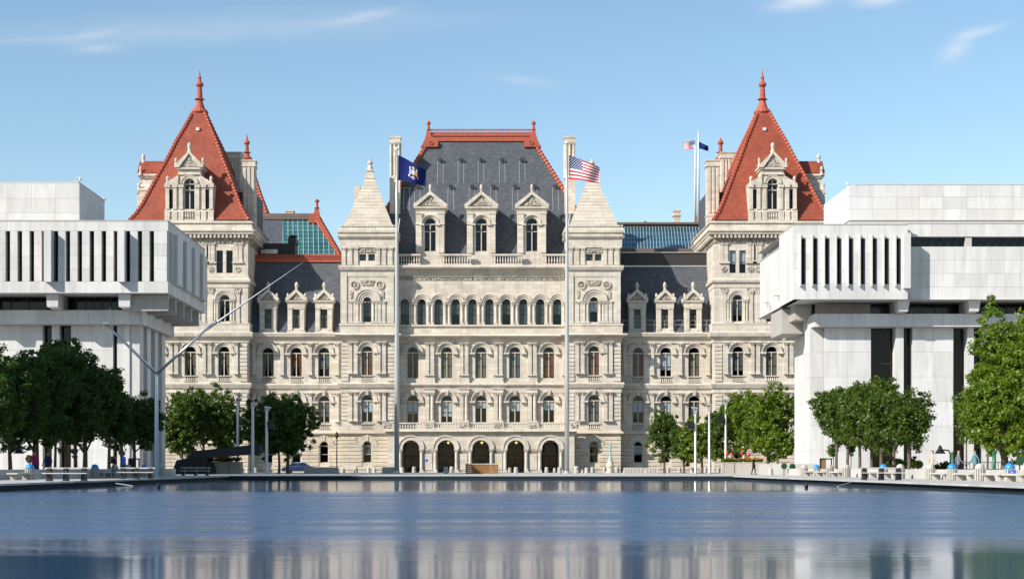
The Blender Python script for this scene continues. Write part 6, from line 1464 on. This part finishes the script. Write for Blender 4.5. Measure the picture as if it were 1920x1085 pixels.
for px, lid, lab in ((56, 'blue_lid', 'ribbed bin with blue dome beside the thickest trunk, left deck'), (178, 'blue_lid', 'ribbed bin with blue dome right of the slatted bench, left deck'), (215, 'precast', 'pale ribbed bin under the black floodlight, left deck'), (240, 'precast', 'ribbed bin with pale dome beside the dark box, left deck'), (271, 'blue_lid', 'ribbed bin with blue dome just left of the forked mast'), (301, 'precast', 'shaded ribbed bin just right of the forked mast')):
    Yb = 26.0 * F / (CX - px); ribbed_can(lab, (-26.0, Yb, GZ), lid)

def deck_wall(x0, x1, y0, y1, label):
    t = thing('planter_wall', label, 'planter wall', ((x0 + x1) / 2, (y0 + y1) / 2, GZ), 'planter walls along the decks'); h = .58; s = 1 if x0 > 0 else -1
    xf = x0 if s > 0 else x1; n = int((y1 - y0) / 4)
    me = cached(('dw', s, round((y1 - y0) / n, 2)), lambda: MB().box(*sorted((0, s * .35)), -(y1 - y0) / n / 2 + .02, (y1 - y0) / n / 2 - .02, -.05, h).mesh('wall_slab', 'wall_white'))
    for k in range(n): inst('wall_slab', me, t, (xf, y0 + (k + .5) * (y1 - y0) / n, GZ))
    m = MB(); m.box(min(x0 + (.35 if s > 0 else 0), x1 - .35 if s < 0 else x0 + .35), max(x1 - (.35 if s < 0 else 0), x0 + .36), y0, y1, -.05 + GZ, GZ + h - .06); wpart('soil_bed', m, 'soil', t)
deck_wall(26.9, 28.2, 60, 141, 'low pale planter wall behind the right deck bins'); deck_wall(-28.2, -26.9, 60, 141, 'low pale planter wall behind the left deck bins')
def stone_bench(loc, length, label):
    t = thing('stone_bench', label, 'bench', loc, 'pale stone benches along the decks')
    link('seat', cached(('sb', length), lambda: MB().stack(-.28, .28, -length / 2, length / 2, [(0, .3), (.02, .32), (.02, .39), (0, .4)]).mesh('seat', 'wall_white')), t)
    lm = cached('sbl', lambda: MB().box(-.2, .2, -.12, .12, 0, .3).mesh('leg', 'precast'))
    for s in (-1, 1): link('leg', lm, t, (0, s * length * .36, 0))
bn = [(1867, 'pale stone bench between the sign bin and its grey neighbour'), (1812, 'pale stone bench right of the blue dome under the hooded lamp'), (1766, 'pale stone bench left of the blue dome under the hooded lamp'), (1672, 'pale stone bench between the bins behind the slatted bench'), (1630, 'shaded stone bench under the right deck trees'), (1571, 'shaded stone bench beside the notice frame'), (1543, 'pale stone bench in front of the notice frame'), (1519, 'pale stone bench at the far end of the right deck'), (1908, 'pale stone bench at the right edge')]
for px, lab in bn: stone_bench((25.9, 25.9 * F / (px - CX), GZ), 3.0, lab)
for px, lab in ((197, 'stone bench between two bins right of the slatted bench, left deck'), (228, 'stone bench before the dark box, left deck'), (38, 'stone bench below the hooded lamp, left deck'), (256, 'stone bench left of the forked mast')): stone_bench((-25.9, 25.9 * F / (CX - px), GZ), 3.2, lab)

def slat_bench(pxs, Y, label, rail_mat='metal_white'):
    xs = [X(p, Y) for p in pxs]; xc = sum(xs) / len(xs); t = thing('slatted_bench', label, 'bench', (xc, Y, GZ), 'slatted benches at the pool edge'); w = max(xs) - min(xs) + .5
    for x in xs: link('leg', cached('sbleg', lambda: MB().stack(-.11, .11, -.25, .25, [(.02, 0), (0, .05), (-.02, .66)]).mesh('leg', 'steel_black')), t, (x - xc, .18, 0))
    link('back_rail', MB().box(-w / 2, w / 2, .30, .36, .62, .70).mesh('back_rail', 'wall_white'), t)
    for q in range(3): link('seat_slat', MB().box(-w / 2, w / 2, -.32 + q * .17, -.18 + q * .17, .38, .43).mesh('seat_slat', 'wall_white'), t)
slat_bench((91, 122, 156), 81, 'slatted bench with pale rails, left pool edge under the dark trees'); slat_bench((229, 255, 281), 96, 'slatted bench with black legs beside the forked mast'); slat_bench((343, 366, 388), 138, 'dark slatted bench in front of the black sculpture'); slat_bench((1622, 1654, 1686), 88, 'slatted bench with pale rails at the right pool edge')

def hooded_lamp(px, Y, top, side, label):
    t = thing('hooded_lamp', label, 'lamp', (X(px, Y), Y, GZ), 'black hooded lamps'); h = Z(top, Y) - GZ
    link('post', MB().tube([(0, 0, 0), (0, 0, h - .25), (side * .12, 0, h - .02), (side * .45, 0, h)], .045, 8).mesh('post', 'black'), t)
    x = side * .62; link('hood', MB().lathe(x, 0, [(.34, h - .22), (.3, h - .16), (.16, h + .02), (.1, h + .2), (.02, h + .3)], 12).mesh('hood', 'black'), t)
    link('collar', MB().lathe(0, 0, [(.1, 0), (.1, .15), (.06, .2)], 8).mesh('collar', 'black'), t)
hooded_lamp(1782, 96, 843, -1, 'black hooded lamp on a post above the blue domed bin, right deck'); hooded_lamp(17, 98, 843, 1, 'black hooded lamp on a post at the left edge')
def flood(px, Y, py, mat, label, tilt=.5):
    t = thing('floodlight', label, 'floodlight', (X(px, Y), Y, GZ), 'small floodlights in the planters'); z = Z(py, Y) - GZ
    link('stake', MB().tube([(0, 0, 0), (0, 0, z - .1)], .035, 6).mesh('stake', 'black'), t)
    m = MB(); c, s = cos(tilt), sin(tilt)
    pts = [(r * cos(pi / 3 * q) * 1.0, y, r * sin(pi / 3 * q)) for y, r in ((-.16, .30), (.1, .26), (.26, .12)) for q in range(6)]
    rings = [[(x * c + y * s * .6, y, z + zz + .1 * x * s + .08) for x, y, zz in pts[k * 6:(k + 1) * 6]] for k in range(3)]
    m.grid_faces(rings); hd = link('lamp_head', m.mesh('lamp_head', mat), t); link('lens', MB().poly([(a, y0 - .004, b) for a, y0, b in rings[0]]).mesh('lens', 'glass'), hd)
flood(212, 111, 864, 'black', 'black hexagonal floodlight over the pale bin, left deck'); flood(55, 105, 862, 'green_paint', 'green hexagonal floodlight beside the thickest trunk, left deck', -.4); flood(1470, 140, 875, 'green_paint', 'green floodlight before the right marble corner, left of its twin', .2); flood(1485, 139, 876, 'green_paint', 'tilted green floodlight before the right marble corner, right of its twin', -.6); flood(1912, 92, 866, 'green_paint', 'green floodlight at the right edge', .3)
t = thing('green_post', 'thick dark green post under the bright right trees', 'post', (X(1864, 97), 97, GZ)); h = Z(846, 97) - GZ
link('shaft', MB().lathe(0, 0, [(.11, .1), (.11, h - .1)], 12).mesh('shaft', 'green_paint', True), t); link('cap', MB().lathe(0, 0, [(.14, h - .1), (.14, h - .03), (.03, h + .04)], 12).mesh('cap', 'green_paint'), t); link('foot', MB().lathe(0, 0, [(.17, 0), (.15, .1), (.11, .14)], 12).mesh('foot', 'green_paint'), t)
t = thing('green_post', 'thinner dark green post beside the hooded lamp', 'post', (X(1786, 97.5), 97.5, GZ)); h = Z(847, 97.5) - GZ
link('shaft', MB().lathe(0, 0, [(.08, .1), (.08, h - .08)], 12).mesh('shaft', 'green_paint', True), t); link('cap', MB().lathe(0, 0, [(.11, h - .08), (.11, h - .02), (.03, h + .03)], 12).mesh('cap', 'green_paint'), t)
for px, Y, w, lab in ((1548.5, 133, 23, 'black notice frame with a brown panel, right deck'), (251, 118, 21, 'black notice frame beside the blue domed bin, left deck')):
    t = thing('notice_frame', lab, 'notice board', (X(px, Y), Y, GZ)); hw = w * Y / F / 2; z1 = Z(858.5, Y) - GZ; z0 = .25; m = MB()
    m.box(-hw, -hw + .08, -.06, .06, 0, z1); m.box(hw - .08, hw, -.06, .06, 0, z1); m.box(-hw + .08, hw - .08, -.06, .06, z1 - .1, z1); m.box(-hw + .08, hw - .08, -.06, .06, z0, z0 + .08); link('frame', m.mesh('frame', 'black'), t)
    link('board', MB().box(-hw + .08, 0 if px > 900 else .15, -.03, .03, z0 + .08, z1 - .1).mesh('board', 'wood' if px > 900 else 'black'), t)
# low railing behind the right deck
t = thing('railing', 'thin black railing behind the right deck shrubs', 'railing', (X(1840, 104), 104, GZ)); x0, x1 = X(1795, 104) - X(1840, 104), X(1895, 104) - X(1840, 104)
for z in (.55, 1.02): link('rail', MB().box(x0, x1, -.02, .02, z, z + .04).mesh('rail', 'black'), t)
rm = MB().box(-.015, .015, -.015, .015, 0, 1.03).mesh('rail_post', 'black')
for k in range(15): link('rail_post', rm, t, (x0 + (k + .5) * (x1 - x0) / 15, 0.0, 0))

# ------------------------------------------------------------------ far terrace: bollards, barriers, small monuments
GB = 'barrel bollards on the far terrace'
def bollard(px, py_top, py_base, label, cut=False):
    Y = min(200.0, deckY(py_base)); k = Y / F; h = (py_base - py_top) * k; t = thing('bollard', label, 'bollard', (X(px, Y), Y, GZ), GB)
    r = h * .36; link('barrel', MB().lathe(0, 0, [(r * .98, 0), (r * 1.02, h * .2), (r * .98, h * .5), (r * .82, h * .93), (r * .74, h)], 14).mesh('barrel', 'precast'), t)
    link('drain_slot', MB().box(r * .1, r * .32, -r * .99, -r * .86, h * .52, h * .72).mesh('drain_slot', 'black'), t)
bl_ = [(691, 875.5, 886, 'shaded bollard right of the lamp post, left of its twin'), (702, 876.5, 886.3, 'shaded bollard, right of its twin, before the left turret'), (754, 875.5, 886.3, 'shaded bollard just right of the left flagpole'), (776.5, 874, 885.6, 'sunlit bollard before the leftmost porch arch'), (836, 874.5, 887, 'larger sunlit bollard left of the brown wooden box'), (847, 874, 886, 'smaller sunlit bollard beside the larger one, left of the wooden box'),
       (967.5, 875, 886.8, 'sunlit bollard between the wooden box and the right flagpole'), (956, 876, 885.8, 'shaded bollard right of the wooden box'), (1025, 875, 886, 'shaded bollard before the rightmost porch arch'), (1040, 876.5, 885.6, 'small sunlit bollard left of the right flagpole'), (1049.5, 875, 887, 'sunlit bollard touching the right flagpole'), (1081, 873, 887.2, 'largest bollard right of the right flagpole'), (1092, 880, 886.6, 'very small bollard right of the largest one'), (1100, 876, 886.8, 'slotted bollard between the largest one and the green statue'),
       (1111, 874, 884.8, 'bollard left of the green statue, nearest its left'), (1133.5, 874, 884.6, 'bollard immediately left of the green statue'), (1157, 874, 884.8, 'bollard immediately right of the green statue'), (1297.5, 876, 887, 'pale bollard left of the first grey lamp mast'), (1253, 875, 884.8, 'bollard beneath the loose young tree'), (1274, 874.5, 884.8, 'dark bollard beneath the dark leafy tree'), (1323, 875, 884.8, 'bollard between the first two grey lamp masts'), (1347, 875, 884.8, 'bollard left of the flower box'), (1445, 877, 890.5, 'pale square-topped bollard right of the flower box'),
       (454, 876, 886.3, 'shaded bollard right of the shaded flower box'), (464, 876.5, 886.3, 'shaded bollard left of the middle white mast'), (479, 876, 886.2, 'shaded bollard between the two white masts'), (643, 875, 885.5, 'shaded bollard left of the park bench'), (667, 875, 885.8, 'shaded bollard right of the park bench')]
for a in bl_: bollard(*a)
def barrier(px0, px1, Y, top, label, n):
    t = thing('fluted_barrier', label, 'barrier', (X((px0 + px1) / 2, Y), Y, GZ), 'fluted concrete barriers'); h = Z(top, Y) - GZ; w = (px1 - px0) * Y / F
    link('core', MB().xz([(-w / 2, 0), (w / 2, 0), (w / 2 - .12, h), (-w / 2 + .12, h)], -.35, .35).mesh('core', 'precast'), t)
    for k in range(n):
        x = -w / 2 + (k + .5) * w / n; link('flute', cached(('flute', round(w / n, 3), round(h, 2)), lambda: MB().grid_faces([[(-w / n * .36, -.43, 0), (w / n * .36, -.43, 0), (w / n * .36, -.34, 0), (-w / n * .36, -.34, 0)], [(-w / n * .36, -.42, h - .06), (w / n * .36, -.42, h - .06), (w / n * .36, -.34, h - .06), (-w / n * .36, -.34, h - .06)]]).mesh('flute', 'precast')), t, (x, 0, 0))
barrier(570, 636, 178, 875, 'shaded fluted barrier beneath the lamp post', 12); barrier(716, 741, 182, 875, 'short shaded fluted barrier left of the left flagpole', 5); barrier(1168, 1209, 182, 876, 'shaded blue-grey fluted barrier right of the green statue', 8); barrier(1209, 1233, 181, 876, 'sunlit fluted barrier right of the shaded one', 5); barrier(1066, 1078, 184, 875, 'short shaded barrier behind the right flagpole', 3)
# curved wooden box
Y = 172.0; t = thing('wooden_planter', 'long low brown wooden planter box before the central arch', 'planter', (X(903.5, Y), Y, GZ)); w = 61 * Y / F; h = Z(870, Y) - GZ
for q in range(5): link('board', MB().xz([(-w / 2, h * q / 5 + .015), (w / 2, h * q / 5 + .015), (w / 2, h * (q + 1) / 5 - .01), (-w / 2, h * (q + 1) / 5 - .01)], -.8, -.7).mesh('board', 'wood'), t)
link('end_board', MB().box(-w / 2, -w / 2 + .1, -.699, .8, 0, h - .02).mesh('end_board', 'wood'), t); link('end_board', MB().box(w / 2 - .1, w / 2, -.699, .8, 0, h - .02).mesh('end_board', 'wood'), t); link('rim', MB().box(-w / 2 - .06, w / 2 + .06, -.86, .86, h, h + .08).mesh('rim', 'wall_white'), t)
# verdigris statue on a domed pedestal
Y = 196.5; t = thing('statue', 'slim green bronze figure column on a pale domed pedestal', 'statue', (X(1144, Y), Y, GZ)); s_ = Y / F
link('pedestal', MB().lathe(0, 0, [(.6, 0), (.56, .12), (.44, .16), (.42, .65), (.5, .72), (.5, .82), (.44, 1.1), (.3, 1.45), (.24, 1.62)], 14).mesh('pedestal', 'stone_warm'), t)
link('column', MB().lathe(0, 0, [(.3, 1.6), (.22, 1.8), (.13, 2.1), (.11, 2.6), (.13, 2.8), (.17, 2.85), (.12, 2.95)], 10).mesh('column', 'verdigris'), t)
m = MB(); m.lathe(0, 0, [(.1, 2.95), (.17, 3.05), (.13, 3.25), (.16, 3.42), (.06, 3.48), (.09, 3.58), (.07, 3.68), (.02, 3.72)], 8); m.tube([(.12, 0, 3.4), (.24, -.05, 3.5), (.2, -.1, 3.68)], .035, 5); link('figure', m.mesh('figure', 'verdigris'), t)
# street lamp, signs, bench by the road
Y = 190.0; t = thing('street_lamp', 'slim black street lamp with pointed lantern before the left granite wall', 'street lamp', (X(631.5, Y), Y, GZ)); zt = Z(808, Y) - GZ; zl = Z(818, Y) - GZ
link('post', MB().lathe(0, 0, [(.16, 0), (.16, .3), (.08, .5), (.055, zl - .3), (.1, zl - .2)], 8).mesh('post', 'black'), t); link('lantern', MB().lathe(0, 0, [(.08, zl - .2), (.24, zl + .1), (.2, zl + .35), (.05, zl + .55), (.02, zt)], 8).mesh('lantern', 'black'), t)
Y = 194.0
for px, py, mt, lab, wd in ((799, 862.5, 'blue_sign', 'small blue road sign on a thin post before the porch', .5), (935, 867, 'yellow', 'small yellow sign right of the wooden planter', .28)):
    t = thing('road_sign', lab, 'sign', (X(px, Y), Y, GZ)); z = Z(py, Y) - GZ; link('post', MB().tube([(0, 0, 0), (0, 0, z + (1.4 if wd > .4 else .1))], .03, 6).mesh('post', 'metal_grey'), t); link('plate', MB().box(-wd / 2, wd / 2, -.05, -.032, z - .14, z + .14).mesh('plate', mt), t)
t = thing('park_bench', 'pale park bench by the road between two shaded bollards', 'bench', (X(655, 188), 188, GZ))
for q in range(3): link('slat', MB().box(-.75, .75, -.2 + .16 * q, -.08 + .16 * q, .42, .46).mesh('slat', 'wall_white'), t)
for q in range(2): link('back_slat', MB().box(-.75, .75, .26, .3, .58 + .16 * q, .7 + .16 * q).mesh('back_slat', 'wall_white'), t)
for q in (-.6, .6): link('leg', MB().box(q - .04, q + .04, -.2, .32, 0, .42).mesh('leg', 'black'), t)
# parked car in the shade of the left trees
t = thing('parked_car', 'dark blue parked car behind the left terrace trees', 'car', (X(563, 199), 199, GZ - .13))
def car_ring(pts, ys): return [[(a, y * q, b) for a, b, q in pts] for y in ys]
body = [(-2.2, .32), (-2.25, .6), (-2.1, .82), (-1.0, .92), (1.3, .92), (2.1, .78), (2.25, .55), (2.2, .32)]
link('body', MB().grid_faces([[(a, y, b) for a, b in body] for y in (-.82, .82)]).mesh('body', 'carpaint', False), t)
cab = [(-1.55, .93), (-.95, 1.38), (.55, 1.42), (1.3, .93)]
cb_ = link('cabin', MB().grid_faces([[(a, y * (1 if b < 1 else .82), b) for a, b in cab] for y in (-.76, .76)]).mesh('cabin', 'carpaint'), t)
m = MB()
for xa, xb in ((-1.3, -.35), (-.25, .75)): m.poly([(xa, -.775, .97), (xb, -.775, .97), (xb - .05, -.66, 1.33), (xa + .25, -.66, 1.33)])
link('side_window', m.mesh('side_window', 'glass'), cb_)
for x in (-1.4, 1.4):
    for y in (-.8, .8):
        m = MB(); ring = lambda yy, r: [(r * cos(2 * pi * k / 14), yy, r * sin(2 * pi * k / 14)) for k in range(14)]; m.grid_faces([ring(-.1, .32), ring(.1, .32)]); wv = link('wheel', m.mesh('wheel', 'rubber'), t, (x, y, .32)); m = MB(); m.grid_faces([ring(-.11, .18), ring(.11, .18)]); link('rim', m.mesh('rim', 'metal_grey'), wv)
for y in (-.55, .55): link('headlight', MB().box(2.14, 2.26, y - .16, y + .16, .6, .74).mesh('headlight', 'metal_white'), t)
# booms and floats in the pool
for pts, lab in (([(217, 905.5), (249, 911)], 'pale boom pole slanting into the water by the left wall'), ([(1597, 903), (1570, 912)], 'grey boom pole slanting into the water by the right wall')):
    (a, b), (c, d) = pts; Ya = PW * F / abs(a - CX) * .985; Yb = H * F / (d - CY); pa = (X(a, Ya), Ya, Z(b, Ya)); pb = (X(c, Yb), Yb, .02)
    tag(link('boom_pole', MB().tube([pa, pb], .03, 6).mesh('boom_pole', 'metal_grey')), lab, 'pole')
for px, py, lab in ((297.5, 915, 'small black float in the water below the forked mast'), (1512, 915, 'small black float in the water near the right deck')):
    Yf = H * F / (py - CY); tag(link('float', MB().lathe(0, 0, [(.05, -.05), (.09, .05), (.1, .14), (.05, .24), (.02, .28)], 10).mesh('float', 'black'), None, (X(px, Yf), Yf, 0)), lab, 'float')

t = thing('low_wall', 'low grey granite wall at the foot of the right marble corner', 'wall', (X(1478, 146.4), 146.4, GZ))
for q in range(5): wpart('wall_slab', MB().box(X(1425 + 21 * q, 146.4) + .01, X(1446 + 21 * q, 146.4) - .01, 146.2, 146.7, GZ - .02, Z(869, 146.4)), 'wall_white', t)
# ------------------------------------------------------------------ people
def cloth_mat(name, top, legs, hair, skin):
    t = NT(name); tc = t.new('ShaderNodeTexCoord'); sx = t.new('ShaderNodeSeparateXYZ'); t.link(tc.outputs['Object'], sx.inputs[0])
    r = t.new('ShaderNodeValToRGB'); r.color_ramp.interpolation = 'CONSTANT'; e = r.color_ramp.elements
    st = [(0, (.02, .02, .02)), (.04, legs), (.5, top), (.83, skin), (.935, hair)]
    while len(e) < 5: e.new(.5)
    for i, (p, c) in enumerate(st): e[i].position = p; e[i].color = (*c, 1)
    dv = t.new('ShaderNodeMath', operation='DIVIDE'); dv.inputs[1].default_value = 1.74; t.link(sx.outputs[2], dv.inputs[0]); t.link(dv.outputs[0], r.inputs[0]); return t.fin(r.outputs[0], .8, None, .15)
def person(px, Y, label, top, legs, rz=0.0, walk=.15, x=None):
    sk = [((0, 0, .93), .15), ((0, 0, 1.12), .135), ((0, 0, 1.32), .16), ((0, 0, 1.43), .09), ((0, -.01, 1.48), .06), ((0, -.02, 1.55), .088), ((0, -.03, 1.64), .105), ((0, -.015, 1.70), .075)]
    ed = [(i, i + 1) for i in range(7)]
    for s in (-1, 1):
        i = len(sk); w = walk * s
        sk += [((s * .1, 0, .9), .1), ((s * .11, -w * .6 - .02, .5), .065), ((s * .11, -w + .03, .1), .042), ((s * .12, -w - .14, .045), .035)]; ed += [(0, i), (i, i + 1), (i + 1, i + 2), (i + 2, i + 3)]
        j = len(sk); sk += [((s * .19, 0, 1.40), .06), ((s * .25, w * .4 + .03, 1.13), .045), ((s * .26, w * .8 - .08, .90), .033), ((s * .26, w - .12, .80), .03)]; ed += [(2, j), (j, j + 1), (j + 1, j + 2), (j + 2, j + 3)]
    me = bpy.data.meshes.new('person'); me.from_pydata([p for p, _ in sk], ed, []); me.materials.append(cloth_mat('clothes', top, legs, (.03, .02, .015), (.45, .28, .2)))
    o = link('person', me, None, (X(px, Y) if x is None else x, Y, GZ)); o.rotation_euler = (0, 0, rz); tag(o, label, 'person')
    md = o.modifiers.new('skin', 'SKIN'); md.use_smooth_shade = True
    for v, (_, r) in zip(me.skin_vertices[0].data, sk): v.radius = (r, r * .85)
    me.skin_vertices[0].data[0].use_root = True
    s2 = o.modifiers.new('sub', 'SUBSURF'); s2.levels = 1; s2.render_levels = 2
person(65, 100, 'person in magenta top standing before the thickest trunk', (.30, .02, .10), (.03, .03, .04), .4); person(90, 103, 'person in navy clothes beside the one in magenta', (.02, .03, .12), (.02, .03, .10), -.5); person(231, 113, 'person in blue shirt standing by the left deck bins', (.10, .16, .55), (.10, .07, .06), .9)
person(1413, 143, 'person in black standing at the right pool corner', (.012, .012, .014), (.012, .012, .014), 1.2); person(1797, 91, 'person in dark grey walking past the right deck bins', (.16, .16, .18), (.05, .05, .06), 1.4, .25); person(1828, 90, 'person in teal top walking at the right deck', (.10, .22, .24), (.14, .10, .08), -1.5, .25); person(1748, 95, 'person in pale beige clothes walking by the grey domed bin', (.50, .42, .34), (.45, .38, .30), 1.5, .3)

# ------------------------------------------------------------------ unseen marble slab, added and sized to keep the left trees in shade
t = thing('shade_slab', 'unseen marble slab added to shade the left trees', 'building', (-75, 85, GZ)); x0, x1, y0, y1, zt = -80, -70, 68, 101, 47
wpart('core', MB().box(x0, x1, y0, y1, GZ, zt), 'glass_bronze' if False else 'marble_back', t)
for k in range(12): y = y0 + (k + .5) * (y1 - y0) / 12; wpart('rib', MB().box(x1, x1 + .5, y - .6, y + .6, GZ, zt), 'marble', t)
for k in range(11):
    y = y0 + (k + 1) * (y1 - y0) / 12; wpart('window_strip', MB().box(x1 + .01, x1 + .1, y - .7, y + .7, 5, zt - 2), 'frame_dark', t)
wpart('parapet', MB().stack(x0, x1, y0, y1, [(.6, zt), (.6, zt + 1.2), (.2, zt + 1.3)]), 'marble', t)
